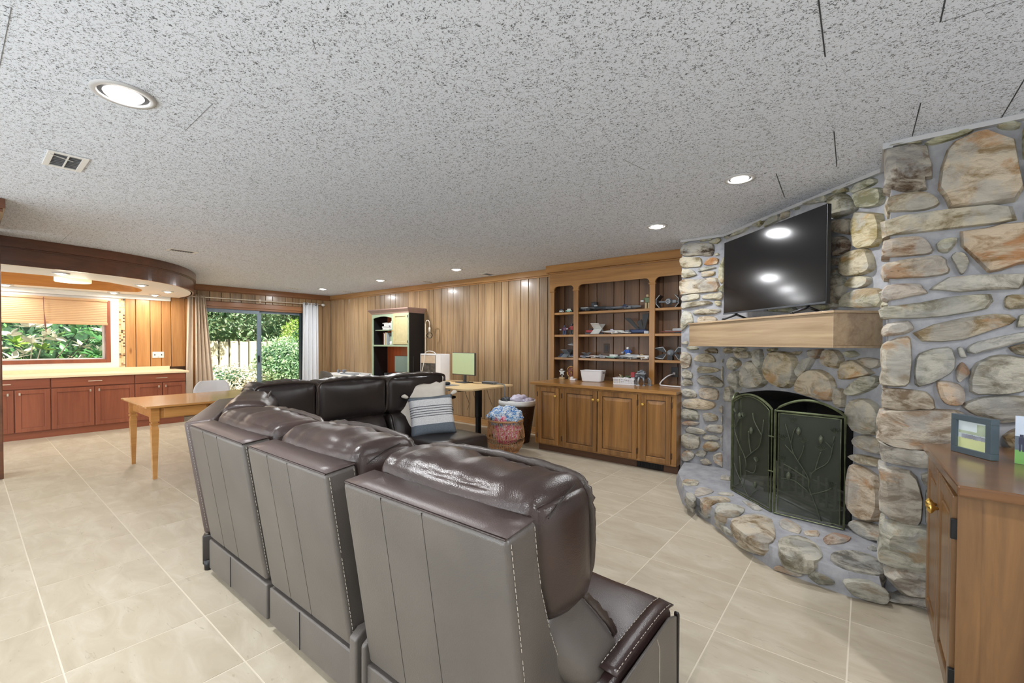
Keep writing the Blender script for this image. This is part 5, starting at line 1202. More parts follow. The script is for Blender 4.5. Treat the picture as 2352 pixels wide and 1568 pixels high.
    extrude_profile([(.30, .05), (.30, ztop-.16), (depth-.012, ztop-.16), (depth-.012, .05)], .004, sw-.004, 'seat_base', low, .012, f)
    ex = extrude_profile([(.097, .035), (.097, .203), (.30, .203), (.30, .035)], -.012, w+.012, 'rear_base', shellmat, .008, f)
    if details:
        b = B().tube([f((w*.42, .0955, z)) for z in (.2, .12, .04)], .0016, 5); b.done('seam', 'seam', ex, fix=False)
    return hc
seat(.735, xf((-2.91, .782, 0), 0), seed=1)
seat(.665, xf((-2.12, .782, 0), 0), seed=2)
f1s = xf((-1.342, .782, 0), 0)
seat(.70, f1s, seed=3, seatw=.83, depth=.80, low='leatherG')
# double stitched band and side panel of the end seat
B().grid(lambda u, v: f1s((.775+v*.052, .32+u*.455, .4335+.0065*sin(pi*u)-.006*v-.030*max(0, u-.8)**1.5*5)), 16, 2).done('seat_band', 'leatherS', sf, smooth=True, solid=.004)
for dx in (.777, .822): stitch([f1s((dx, .33+.44*k/8, .4385+.0055*sin(pi*k/8)-(.005 if dx > .8 else 0)-.030*max(0, k/8-.8)**1.5*5)) for k in range(9)], sf)
sp_ = extrude_profile([(.30, .03), (.30, .405), (.70, .41), (.765, .385), (.775, .03)], .832, .842, 'side_panel', 'leatherG', .003, f1s)
B().tube([f1s((.8425, .58, .40)), f1s((.8425, .60, .36)), f1s((.8425, .605, .05))], .0015, 5).done('seam', 'thread', sp_, fix=False)
extrude_profile([(.785, .03), (.785, .382), (.792, .388), (.800, .375), (.800, .03)], .824, .842, 'front_piping', 'leatherC', .006, f1s)
# small divider housings between the backs
for x in (-1.447, -1.372):
    extrude_profile([(.085, .05), (.085, .27), (.12, .295), (.34, .295), (.34, .05)], 0, .045 if x < -1.4 else .024, 'divider_housing', 'leatherG', .010, xf((x, .782, 0), 0))
# wedge corner
A_ = Vector((-3.035, .79, 0)); Bw = Vector((-4.07, 1.285, 0)); an = math.atan2(Bw.y-A_.y, Bw.x-A_.x)
fw = xf((Bw.x, Bw.y, 0), an-pi)
Lw = (Bw-A_).length
sh = extrude_profile([(.0, .872), (.14, .884), (.16, .72), (.22, .215), (.095, .215)], 0, Lw, 'backrest', 'leatherT', .016, fw)
stitch([fw((Lw+.001, .018, .86)), fw((Lw+.001, .112, .24))], sh); stitch([fw((.02, .018, .876)), fw((Lw-.02, .018, .876))], sh)
extrude_profile([(.085, .03), (.085, .203), (.30, .203), (.30, .03)], .02, Lw-.005, 'rear_base', 'leatherC', .008, fw)
def wf(q): return fw(Vector((Lw*.44+q.x, .29+q.y, .765+q.z)))
hc = roundbox(Lw*.74, .28, .36, .085, 18, 6, 10, (.01, .03, .02), .012, 11, wf, 'head_cushion', 'leatherB', sf)
flange([(Lw*.18, .395, .925), (Lw*.30, .40, .938), (Lw*.45, .40, .942), (Lw*.58, .395, .935)], .006, .026, 'piping', hc, fw, 4)
extrude_profile([(.2, .05), (.2, .41), (.62, .43), (.66, .40), (.66, .05)], .12, Lw-.06, 'seat_cushion', 'leatherS', .03, fw)
# second run, facing +x
for i, (y0, w) in enumerate(((1.42, .49), (1.935, .685), (2.655, .72))):
    seat(w, xf((-4.085, y0+w, 0), -pi/2), zup=.058, depth=1.10, seed=20+i, cush='leatherC', low='leatherC', shellmat='leatherC', ztop=.41, details=False, seatmat='leatherC')
f3 = xf((-4.085, 3.34, 0), -pi/2)
for p in ((-3.0, .9), (-2.85, 1.5), (-.56, 1.5), (-.72, .98), (-1.5, 1.5), (-4.0, 1.6), (-4.0, 3.25), (-3.15, 3.25), (-3.95, 1.35)):
    B().lathe([(.022, 0), (.026, .055)], (p[0]+2.4, p[1]-1.4, 0), 12).done('foot', 'black', sf, smooth=True)
# pillows
def pillow(loc, rot, w, h, t, mat, label, seed, tassel=None, wav=.0):
    root = None
    def pf(u, v):
        pass
    bm = B(); n = 16
    def surf(sgn):
        def f(u, v):
            a = u*2-1; c = v*2-1; e = (1-a**4)*(1-c**4)
            px_ = a*w/2*(1-.07*(1-abs(a))*0-.06*(1-c*c)*abs(a)**3*-1 - .05*abs(c)**2*(1-abs(a))*0); pz_ = c*h/2
            px_ = a*w/2*(1-.06*(1-c*c)*abs(a)**2)+.004*nz((c*6, a, seed)); pz_ = c*h/2*(1-.06*(1-a*a)*abs(c)**2)+wav*nz((a*9, c, seed+4))*abs(c)**6
            return (px_, sgn*t/2*max(0, e)**.42*(1+.10*nz((a*2.5, c*2.5, seed))), pz_)
        return f
    bm.grid(surf(1), n, n); bm.grid(surf(-1), n, n)
    bmesh.ops.remove_doubles(bm.bm, verts=bm.bm.verts, dist=.002)
    o = bm.done('throw_pillow', mat, smooth=True); o.location = loc; o.rotation_euler = rot
    tag(o, label, 'pillow')
    if tassel:
        for a, c in ((-1, 1), (1, 1), (1, -1), (-1, -1)):
            b = B()
            b.lathe([(.004, 0), (.022, .006), (.032, .03), (.036, .055), (.02, .066), (.002, .068)], n=12, tf=lambda p: Vector((p.z*a*.8+p.x*.55, p.y*.6, p.z*c*.5+p.x*a*c*-.4)))
            b.done('tassel', 'ivory', o, smooth=True, loc=(a*w/2*.97, 0, c*h/2*.97))
    return o
pillow((-3.60, 3.00, .665), (radians(-17), radians(-4), radians(48)), .52, .52, .13, 'ivory', 'large plain ivory cushion leaning behind the striped pillow', 3, wav=.03)
pillow((-3.43, 2.99, .595), (radians(-20), radians(-3), radians(60)), .46, .42, .15, 'stripes', 'grey and white striped pillow with ivory corner tassels on the sofa', 8, tassel=True)

# ------------------------------------------------------------------ maple table, white chair
tb = empty('dining_table', 'honey maple table with square tapered legs behind the sofa', 'table', (-5.81, 1.9, 0))
def tadd(b, name, mat='maple', **k):
    o = b.done(name, mat, tb, **k); o.location = Vector(o.location)+Vector((5.81, -1.9, 0)); return o
tadd(B().box(-6.33, -5.285, 1.085, 2.75, .700, .720), 'tabletop', bevel=.006)
tadd(B().box(-6.25, -5.37, 1.165, 1.187, .585, .700).box(-5.392, -5.37, 1.185, 1.62, .585, .700).box(-6.25, -6.23, 1.187, 2.65, .60, .70).box(-5.41, -5.39, 1.62, 2.65, .64, .70), 'apron', bevel=.002)
tadd(B().box(-5.366, -5.36, 1.24, 1.60, .594, .685), 'drawer_front', bevel=.002)
for x, y in ((-5.385, 1.17), (-6.235, 1.17), (-5.385, 2.64), (-6.235, 2.64)):
    b = B().box(x-.033, x+.033, y-.033, y+.033, .56, .70).box(x-.024, x+.024, y-.024, y+.024, .545, .56).box(x-.033, x+.033, y-.033, y+.033, .525, .545)
    v = [[b.bm.verts.new((x+a*s, y+c*s, z)) for a, c in ((-1, -1), (1, -1), (1, 1), (-1, 1))] for s, z in ((.016, 0), (.030, .48), (.022, .525))]
    for P_, Q_ in zip(v, v[1:]):
        for k in range(4): b.bm.faces.new((P_[k], P_[(k+1) % 4], Q_[(k+1) % 4], Q_[k]))
    b.bm.faces.new(v[0][::-1]); tadd(b, 'leg')
ch = empty('shell_chair', 'white moulded plastic shell chair tucked at the far side of the maple table', 'chair', (-6.62, 2.12, 0), -pi/2+.1)
def shf(u, v):
    a = u*2-1; 
    if v < .5: y = .22-v*2*.40; z = .44-.02*sin(v*2*pi)
    else: t = (v-.5)*2; y = -.18-.06*t-.03*sin(pi*t); z = .44+.38*t**1.1
    ww = .22*(1-.02*abs(v-.5)); ww *= (1 if v < .85 else sqrt(max(.0, 1-((v-.85)/.15)**2*.55)))
    if v < .08: ww *= .9
    return (a*ww, y+.05*a*a*(v > .4), z+.05*a**4*max(0, 1-2*v))
B().grid(shf, 14, 24).done('shell', 'whiteplastic', ch, smooth=True, solid=.008, fix=False)
for x, y in ((-.2, .2), (.2, .2), (-.2, -.2), (.2, -.2)): B().tube([(x*.6, y*.6, .425), (x, y, .0)], [.012, .010], 8).done('leg', 'whiteplastic', ch, smooth=True)

# ------------------------------------------------------------------ hutch and its desk, lamp
hu = empty('desk_hutch', 'black hutch with sage front, beige door and mauve crown against the back wall', 'hutch', (-6.87, 5.1, .70))
def hadd(b, name, mat, par=None, **k):
    o = b.done(name, mat, par or hu, **k)
    if par is None: o.location = Vector(o.location)+Vector((6.87, -5.1, -.70))
    return o
HF = 4.955; HX0, HX1 = -7.425, -6.315; HB = YB-.02
hadd(B().box(HX1-.025, HX1, HF+.015, HB, .70, 1.88), 'side_panel', 'black'); hadd(B().box(HX0, HX0+.025, HF+.015, HB, .70, 1.88), 'side_panel', 'black')
hadd(B().box(HX0+.025, HX1-.025, HB-.02, HB, .70, 1.88), 'back_panel', 'hutchback')
hadd(B().box(HX0+.025, HX1-.025, HF+.015, HB-.02, 1.86, 1.88), 'top_board', 'black')
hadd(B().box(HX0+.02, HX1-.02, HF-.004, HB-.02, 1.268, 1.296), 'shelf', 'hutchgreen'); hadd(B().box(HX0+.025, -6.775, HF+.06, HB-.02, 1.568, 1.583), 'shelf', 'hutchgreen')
hadd(B().box(-6.79, -6.77, HF+.02, HB-.02, 1.296, 1.86), 'divider', 'black')
fr = [(HX0, .70), (HX0+.035, .70), (HX0+.035, 1.795)] + [(HX0+.035+(.62-.035)*k/10, 1.795+.035*sin(pi*k/10)**.9) for k in range(1, 10)] + [(-6.805, 1.795), (-6.805, 1.298), (-6.77, 1.298), (-6.77, 1.872), (HX0, 1.872)]
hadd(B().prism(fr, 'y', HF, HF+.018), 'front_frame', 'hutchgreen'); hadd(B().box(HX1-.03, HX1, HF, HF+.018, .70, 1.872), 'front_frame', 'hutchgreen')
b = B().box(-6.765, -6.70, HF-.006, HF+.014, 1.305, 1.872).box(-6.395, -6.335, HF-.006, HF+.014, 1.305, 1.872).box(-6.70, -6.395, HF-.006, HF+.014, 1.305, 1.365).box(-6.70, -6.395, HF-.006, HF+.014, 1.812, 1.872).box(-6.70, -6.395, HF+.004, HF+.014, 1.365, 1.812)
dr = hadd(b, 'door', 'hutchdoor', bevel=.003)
B().lathe([(.004, 0), (.007, -.012), (.014, -.022), (.010, -.028), (.002, -.03)], n=12, tf=lambda p: Vector((p.x, p.z, p.y))).done('knob', 'brass', dr, smooth=True, loc=(-6.745, HF-.006, 1.555))
for z in (1.36, 1.81): B().box(-6.338, -6.330, HF-.010, HF, z-.022, z+.022).done('hinge', 'black', dr)
b = B(); e = .065
pr = [(HX0-.01, HX1+.01, HF-.005, 1.872), (HX0-.02, HX1+.02, HF-.015, 1.895), (HX0-.06, HX1+.055, HF-.06, 1.945), (HX0-.065, HX1+.06, HF-.065, 1.962)]
vs = [[b.bm.verts.new(p) for p in ((a, y, z), (c, y, z), (c, HB, z), (a, HB, z))] for a, c, y, z in pr]
for P_, Q_ in zip(vs, vs[1:]):
    for k in range(4): b.bm.faces.new((P_[k], P_[(k+1) % 4], Q_[(k+1) % 4], Q_[k]))
b.bm.faces.new(vs[0][::-1]); b.bm.faces.new(vs[-1]); hadd(b, 'crown', 'hutchcrown')
def bkstack(x, y, z, items, label, group):
    for k, (w, d, h, mat, r) in enumerate(items):
        o = B().box(-w/2, w/2, -d/2, d/2, 0, h).done('book', 'paper', bevel=.0015); o.location = (x+r*.3, y, z); o.rotation_euler = (0, 0, r)
        B().box(-w/2-.001, w/2+.001, -d/2-.002, d/2, -.0, .0018).box(-w/2-.001, w/2+.001, -d/2-.002, d/2, h-.0018, h).done('cover', mat, o)
        tag(o, label % ('bottom one', 'second from the bottom', 'third from the bottom', 'fourth from the bottom', 'topmost')[k], 'book', group); z += h+.001
bkstack(-7.06, 5.10, 1.584, [(.24, .17, .035, 'toywhite', .05), (.22, .16, .03, 'navy', -.1), (.21, .15, .04, 'toywhite', .12), (.18, .14, .025, 'mgrey', -.2)], 'white edged book lying in the left hutch stack, %s', 'books lying on the upper hutch shelf')
bkstack(-6.89, 5.09, 1.584, [(.13, .17, .03, 'dgrey', .0), (.13, .15, .05, 'toywhite', .1), (.15, .15, .045, 'toywhite', -.05), (.14, .14, .03, 'lgrey', .15)], 'pale book lying in the right hutch stack, %s', 'books lying on the upper hutch shelf')
x = -7.17
for w, h, mat, lb in ((.028, .225, 'brownred', 'brown spined book leaning leftmost on the middle hutch shelf'), (.022, .215, 'toywhite', 'white book standing next to the brown one in the hutch'), (.03, .235, 'tan', 'tan book standing in the middle of the hutch row'), (.025, .225, 'lgrey', 'light grey book standing rightmost in the hutch row')):
    o = B().box(0, w, 0, .16, 0, h).done('book', mat, bevel=.002, loc=(x, 5.03, 1.297)); B().box(.003, w-.003, -.0005, .16, h-.001, h+.0005).done('pages', 'paper', o); tag(o, lb, 'book', 'books standing on the middle hutch shelf'); x += w+.004
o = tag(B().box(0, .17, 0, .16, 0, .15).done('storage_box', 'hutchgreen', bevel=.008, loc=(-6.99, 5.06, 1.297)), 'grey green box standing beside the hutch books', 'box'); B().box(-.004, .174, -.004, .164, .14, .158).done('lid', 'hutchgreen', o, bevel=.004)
o = tag(B().lathe([(.0, .0), (.03, .0), (.038, .02), (.035, .06), (.0, .072)], n=16).done('round_jar', 'white', smooth=True, loc=(-6.86, 4.995, 1.297)), 'small round white jar at the front of the hutch shelf', 'jar'); B().box(-.006, .006, -.040, -.034, .02, .045).done('spout', 'grey', o)
# desk under the hutch, and the white desk left of it
def desk(name, x0, x1, y0, y1, z, mat, label, legmat, tk=.025, r=.0, legs=None):
    t = empty(name, label, 'desk', ((x0+x1)/2, (y0+y1)/2, 0)); sh_ = Vector((-(x0+x1)/2, -(y0+y1)/2, 0))
    if r:
        p = []
        for cx_, cy_, a0 in ((x1-r, y0+r, -pi/2), (x1-r*.4, y1-r*.4, 0), (x0+r*.4, y1-r*.4, pi/2), (x0+r*.4, y0+r*.4, pi)):
            rr = r if (cx_, cy_) == (x1-r, y0+r) else r*.4
            p += [(cx_+rr*cos(a0+pi/2*k/6), cy_+rr*sin(a0+pi/2*k/6)) for k in range(7)]
        o = B().prism(p, 'z', z-tk, z).done('desktop', mat, t, bevel=.003)
    else: o = B().box(x0, x1, y0, y1, z-tk, z).done('desktop', mat, t, bevel=.003)
    o.location = sh_
    for (lx, ly, w) in legs or ():
        l = B().box(lx-w, lx+w, ly-w, ly+w, 0, z-tk).done('leg', legmat, t, bevel=.003); l.location = sh_
    return t, sh_
dk, sh_ = desk('writing_desk', HX0-.02, HX1+.02, 4.66, HB, .70, 'black', 'black desk under the hutch with a small monitor on it', 'black', .03, legs=((HX0+.03, 4.70, .025), (HX1-.03, 4.70, .025), (HX0+.03, HB-.04, .025), (HX1-.03, HB-.04, .025)))
wd, sh2 = desk('side_desk', -8.83, -7.47, 4.65, HB-.01, .705, 'white', 'white desk with cable tray next to the sliding door', 'white', .022, legs=((-8.805, 4.675, .02), (-8.805, HB-.05, .02), (-7.5, 4.675, .02), (-7.5, HB-.05, .02)))
o = B().box(-8.5, -7.6, 4.67, 4.70, .635, .683).done('cable_tray', 'white', wd); o.location = sh2
def headphones(loc, rot, mat, label, s=1.0):
    t = empty('headphones', label, 'headphones', loc, rot)
    B().tube([(.075*s*cos(a), 0, .085*s+.085*s*sin(a)) for a in [pi*k/10 for k in range(11)]], .007*s, 8).done('headband', mat, t, smooth=True)
    for sx in (-1, 1): B().lathe([(.0, -.016), (.034, -.016), (.038, 0), (.034, .016), (.0, .016)], n=16, tf=lambda p: Vector((p.z*s, p.x*s, p.y*s))).done('ear_cup', mat, t, smooth=True, loc=(sx*.075*s, 0, .045*s))
    return t
h = headphones((-8.42, 4.86, .706), .3, 'grey', 'grey headphones lying on the white desk', .95); h.rotation_euler = (radians(-80), 0, .3); h.location.z = .742
def keyboard(loc, rot, w, d, mat, keymat, label):
    t = empty('keyboard', label, 'keyboard', loc, rot)
    B().box(-w/2, w/2, -d/2, d/2, 0, .014).done('case', mat, t, bevel=.003)
    b = B()
    for i in range(14):
        for j in range(4): b.box(-w/2+.008+i*(w-.016)/14, -w/2+.008+(i+.85)*(w-.016)/14, -d/2+.008+j*(d-.016)/4, -d/2+.008+(j+.85)*(d-.016)/4, .014, .020)
    o = b.done('keys', keymat, t); o['kind'] = 'stuff'; return t
keyboard((-8.05, 4.86, .706), .08, .42, .14, 'mgrey', 'lgrey', 'grey keyboard on the white desk')
o = tag(B().tube(catmull([(-8.30, 5.0, .712), (-8.1, 5.1, .715), (-7.9, 5.02, .712), (-7.72, 5.1, .712), (-7.55, 4.98, .712)], 5), .005, 6).done('desk_cable', 'grey', smooth=True), 'grey cable lying across the white desk', 'cable')
def monitor(loc, rot, w, h, zb, mat, body, label, sb=.2):
    t = empty('computer_monitor', label, 'monitor', loc, rot)
    B().box(-w/2, w/2, 0, .028, zb, zb+h).done('back_shell', body, t, bevel=.004)
    B().box(-w/2+.006, w/2-.006, -.003, 0, zb+.012, zb+h-.006).done('screen', mat, t)
    B().box(-.024, .024, .028, .05, .01, zb+h*.55).done('stand_post', body, t, bevel=.003)
    B().box(-sb/2, sb/2, -.07, .12, 0, .012).done('stand_base', body, t, bevel=.004)
    return t
monitor((-6.50, 5.0, .7005), radians(18), .40, .30, .10, 'crt', 'black', 'small dark monitor on the black desk inside the hutch')
o = tag(B().box(-.11, .11, -.08, .08, 0, .07).done('speaker_box', 'black', bevel=.006, loc=(-6.98, 5.07, .7005)), 'black box shaped speaker under the hutch shelf', 'speaker'); B().box(-.10, -.02, -.083, -.08, .01, .06).done('grille', 'dgrey', o)
# task chair backs
def taskchair(loc, rot, label, bh, hgt, mat):
    t = empty('office_chair', label, 'chair', loc, rot)
    def bf(u, v):
        a = u*2-1; w = .225*(1-.35*v**3); return (a*w, -.20-.03*v+.05*a*a, hgt-bh+bh*v-(.035*a*a if v > .85 else 0))
    B().grid(bf, 10, 12).done('backrest', mat, t, smooth=True, solid=.03, fix=False)
    roundbox(.47, .46, .08, .035, 6, 6, 3, (0, 0, .015), 0, 0, lambda q: q+Vector((0, .03, .44)), 'seat', mat, t)
    B().tube([(0, 0, .40), (0, 0, .12)], .026, 10).done('gas_lift', 'black', t)
    B().box(-.02, .02, -.23, -.19, .40, hgt-bh+.05).done('back_bar', 'black', t)
    for k in range(5):
        a = 2*pi*k/5; B().tube([(0, 0, .12), (.26*cos(a), .26*sin(a), .07)], [.022, .015], 8).tube([(.26*cos(a), .26*sin(a), .055), (.26*cos(a), .26*sin(a), .0)], .024, 8).done('base_arm', 'black', t)
    return t
taskchair((-7.40, 4.18, 0), pi*0+.1, 'office chair with rounded grey brown back in front of the white desk', .40, .84, plain('chair_mesh', (88, 84, 80), .6))
oc = taskchair((-4.52, 3.88, 0), .25, 'black office chair with padded armrest behind the pillows', .42, .90, 'dgrey')
for sx in (-1, 1):
    B().box(sx*.29-.035, sx*.29+.035, -.12, .16, .60, .635).done('armrest', 'black', oc, bevel=.012, seg=3)
    B().tube([(sx*.22, 0, .42), (sx*.29, 0, .46), (sx*.29, 0, .60)], .014, 8).done('armrest_post', 'black', oc)
B().lathe([(.018, -.006), (.03, -.006), (.03, .006), (.018, .006)], n=16, cap=False, tf=lambda p: Vector((p.x, p.z, p.y))).tube([(-.02, 0, 0), (-.10, 0, .02)], .008, 6).done('tilt_lever', 'black', oc, loc=(.35, .0, .47))

# floor lamp with bare bulb
lp = empty('floor_lamp', 'thin white hook floor lamp with a clear globe bulb beside the hutch', 'floor lamp', (-6.10, 5.16, 0))
B().lathe([(.12, 0), (.12, .012), (.02, .02)], n=20).done('base', 'rod', lp)
B().tube([(0, 0, .015), (0, 0, 1.68)] + [(.055-.055*cos(a), 0, 1.68+.055*sin(a)) for a in [pi*k/8 for k in range(1, 9)]] + [(.11, 0, 1.60)], .008, 8).done('pole', 'rod', lp, smooth=True)
B().lathe([(.012, 1.52), (.018, 1.52), (.018, 1.61), (.010, 1.615)], (.11, 0, 0), 12).done('lamp_socket', 'rod', lp, smooth=True)
B().lathe([(.002, -.055), (.03, -.046), (.052, -.015), (.055, .0), (.050, .02), (.030, .045), (.016, .06)], n=18).done('globe_bulb', 'glass', lp, smooth=True, loc=(.11, 0, 1.47))
B().tube([(.11+.012*cos(k*1.3), .012*sin(k*1.3), 1.44+.008*k) for k in range(9)], .003, 5).done('filament', 'rod', lp)

# ------------------------------------------------------------------ standing desk with computer
ds, s3 = desk('standing_desk', -5.80, -3.93, 4.02, 4.97, .74, 'desktop', 'standing desk with pale birch top and black metal legs', 'black', .022, r=.14)
def dadd(b, name, mat, **k):
    o = b.done(name, mat, ds, **k); o.location = Vector(o.location)+s3; return o
for lx in (-4.20, -5.5):
    dadd(B().box(lx-.035, lx+.035, 4.46, 4.54, .30, .70).box(lx-.028, lx+.028, 4.468, 4.532, .03, .30), 'leg', 'blackmetal', bevel=.008)
    dadd(B().box(lx-.035, lx+.035, 4.14, 4.84, .0, .032), 'foot', 'blackmetal', bevel=.008)
    dadd(B().box(lx-.03, lx+.03, 4.12, 4.88, .69, .717), 'top_bracket', 'blackmetal', bevel=.004)
dadd(B().box(-5.5, -4.2, 4.46, 4.52, .665, .70), 'crossbeam', 'blackmetal'); dadd(B().box(-4.36, -4.30, 4.03, 4.06, .70, .717), 'control_pad', 'lgrey', bevel=.003)
monitor((-4.72, 4.72, .7405), radians(-3), .50, .335, .115, 'monitor', 'dgrey', 'computer monitor reflecting green window light on the birch desk', .20)
pc = empty('computer_tower', 'white computer tower with glass side on the birch desk', 'computer', (-5.42, 4.80, .7405), 0)
B().box(-.29, .20, -.08, .12, 0, .42).done('case_shell', 'whiteplastic', pc, bevel=.006)
B().box(-.27, .085, -.084, -.0805, .02, .40).done('side_window', 'black', pc)
B().box(-.265, .08, -.0855, -.0842, .03, .26).done('circuit_board', plain('circuitry', (84, 80, 76), .5, noise_amt=.4), pc)
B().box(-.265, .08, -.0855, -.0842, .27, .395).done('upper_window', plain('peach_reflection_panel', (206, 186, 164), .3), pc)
B().box(.09, .205, -.083, -.0805, .0, .42).done('front_strip', 'whiteplastic', pc)
B().tube(catmull([(.0, -.0, .42), (-.02, -.06, .46), (-.12, -.11, .44), (-.16, -.12, .25), (-.22, -.13, .06)], 5), .006, 6).done('cable', 'paper', pc, smooth=True)
headphones((-5.02, 4.36, .741), 1.0, 'black', 'black headset standing on the birch desk beside the tower', .9)
o = tag(B().box(-.13, .13, -.12, .12, 0, .004).done('mouse_mat', 'grey', bevel=.002, loc=(-4.60, 4.28, .7405)), 'grey mouse mat at the front of the birch desk', 'mouse mat')
o = roundbox(.065, .11, .038, .018, 6, 8, 4, (0, 0, .01), 0, 0, None, 'computer_mouse', 'dgrey', None); o.location = (-4.60, 4.27, .766); tag(o, 'dark computer mouse on the grey mat', 'computer mouse')
o = tag(B().box(-.12, .12, -.05, .05, 0, .035).done('docking_box', 'mgrey', bevel=.006, loc=(-4.28, 4.83, .7405)), 'small grey docking box at the rear corner of the birch desk', 'electronics box'); B().box(-.11, .11, -.053, -.05, .008, .028).done('port_strip', 'dgrey', o)
tag(B().tube(catmull([(-4.16, 4.84, .75), (-4.02, 4.80, .755), (-3.92, 4.74, .73), (-3.90, 4.72, .55), (-3.86, 4.80, .30), (-3.88, 5.0, .10)], 5), .009, 6).done('cable_bundle', 'mgrey', smooth=True), 'grey cable bundle hanging off the desk corner', 'cable')
for k, (x, y) in enumerate(((-4.9, 4.9), (-4.45, 4.93), (-4.75, 4.92))):
    tag(B().tube(catmull([(x, y, .70), (x+.05, y+.02, .52), (x+.12, y+.01, .40), (x+.06, y+.03, .30)], 5), .003, 5).done('hanging_cable', 'black', smooth=True), ('thin black cable hanging under the monitor', 'thin black cable hanging right of the desk leg', 'thin black cable hanging in the middle under the desk')[k], 'cable')

# ------------------------------------------------------------------ laundry baskets
rb = empty('rattan_basket', 'round rattan cane basket filled with a blue and pink knit blanket', 'basket', (-3.46, 4.20, 0))
prof = [(.155, .012), (.195, .06), (.228, .13), (.236, .20), (.225, .28), (.212, .34), (.208, .385)]
cane0 = None
for k in range(56):
    if cane0 is None: cane0 = B().tube([(r, 0, z) for r, z in prof], .0038, 5).done('cane', 'rattan', rb, smooth=True); o = cane0
    else: o = dup(cane0, rb)
    o.rotation_euler = (0, 0, 2*pi*k/56)
for r, z in ((.226, .125), (.238, .19), (.222, .29)): B().tube([(r*cos(2*pi*k/36), r*sin(2*pi*k/36), z) for k in range(36)], .003, 5, True).done('binding_ring', 'rattan', rb, smooth=True)
B().tube([(.208*cos(2*pi*k/36), .208*sin(2*pi*k/36), .392) for k in range(36)], .012, 8, True).done('rim', 'rattan', rb, smooth=True)
B().tube([(.157*cos(2*pi*k/36), .157*sin(2*pi*k/36), .010) for k in range(36)], .010, 6, True).lathe([(.02, .008), (.155, .008), (.155, .012), (.02, .012)], n=30).done('base_ring', 'rattan', rb, smooth=True)
for a in (-2.25, .9):
    c, s = cos(a), sin(a)
    B().tube([(.205*c-.05*s*cos(t)*1.1, .205*s+.05*c*cos(t)*1.1, .36+.10*sin(t)) for t in [pi*k/10 for k in range(11)]], .008, 7).done('handle', 'rattan', rb, smooth=True)
def blob(loc, r, sq, mat, name, label, seed, cat, amp=.35, fr=3.0, parent=None):
    bm = B(); bmesh.ops.create_icosphere(bm.bm, subdivisions=4, radius=1)
    for v in bm.bm.verts:
        d = v.co.normalized(); k = 1+amp*nz((d.x*fr+seed, d.y*fr, d.z*fr))+amp*.5*nz((d.x*fr*2.6, d.y*fr*2.6+seed, d.z*fr*2.6)); v.co = Vector((d.x*r[0]*k, d.y*r[1]*k, d.z*r[2]*k))
        if sq: v.co.z = max(v.co.z, -sq)
    o = bm.done(name, mat, parent, smooth=True, loc=loc)
    if label: tag(o, label, cat)
    return o
bl = blob((-3.46, 4.20, .42), (.205, .20, .135), .09, 'knit_blue', 'knit_blanket', 'bunched blue and white knit blanket piled in the rattan basket', 2, 'blanket', .30, 3.2)
blob((0.02, 0, -.16), (.17, .17, .17), 0, 'knit_pink', 'pink_section', None, 5, '', .15, parent=bl)
blob((.03, -.14, .0), (.10, .06, .05), 0, 'knit_pink', 'pink_section', None, 9, '', .3, parent=bl)
wk = empty('wicker_hamper', 'tall dark brown wicker hamper with a white liner by the base cabinet', 'basket', (-3.69, 4.73, 0))
B().lathe([(.165, 0), (.185, .12), (.215, .33), (.245, .53), (.25, .545), (.24, .545), (.235, .53)], n=40, cap=False).lathe([(.01, .004), (.165, .004)], n=40, cap=False).done('basket_wall', 'wicker', wk, smooth=True)
B().lathe([(.238, .52), (.255, .50), (.262, .535), (.256, .565), (.240, .568), (.228, .54), (.22, .45)], n=40, cap=False).done('liner', 'white', wk, smooth=True)
B().box(-.055, .055, -.004, .004, -.03, .03).done('label_window', 'lgrey', wk, loc=(.02, -.247, .49), bevel=.002)
B().tube([(-.13, -.25, .50), (-.16, -.27, .45), (-.10, -.27, .44), (-.13, -.25, .50), (-.11, -.27, .42)], .006, 6).done('bow', 'white', wk, smooth=True)
for lc, r, m, lb, sd_ in (((.02, .02, .575), (.12, .13, .06), 'lav', 'crumpled lavender white cloth on top of the wicker hamper', 1), ((-.13, -.06, .565), (.09, .08, .035), 'dgrey', 'dark grey sock heap at the left of the hamper', 4), ((.15, .05, .56), (.08, .10, .04), 'lav', 'pinkish cloth at the right rim of the hamper', 7), ((-.02, -.02, .50), (.20, .20, .06), 'toywhite', 'white laundry filling the wicker hamper', 12)):
    blob((-3.69+lc[0], 4.73+lc[1], lc[2]), r, 0, m, 'laundry', lb, sd_, 'laundry', .28)
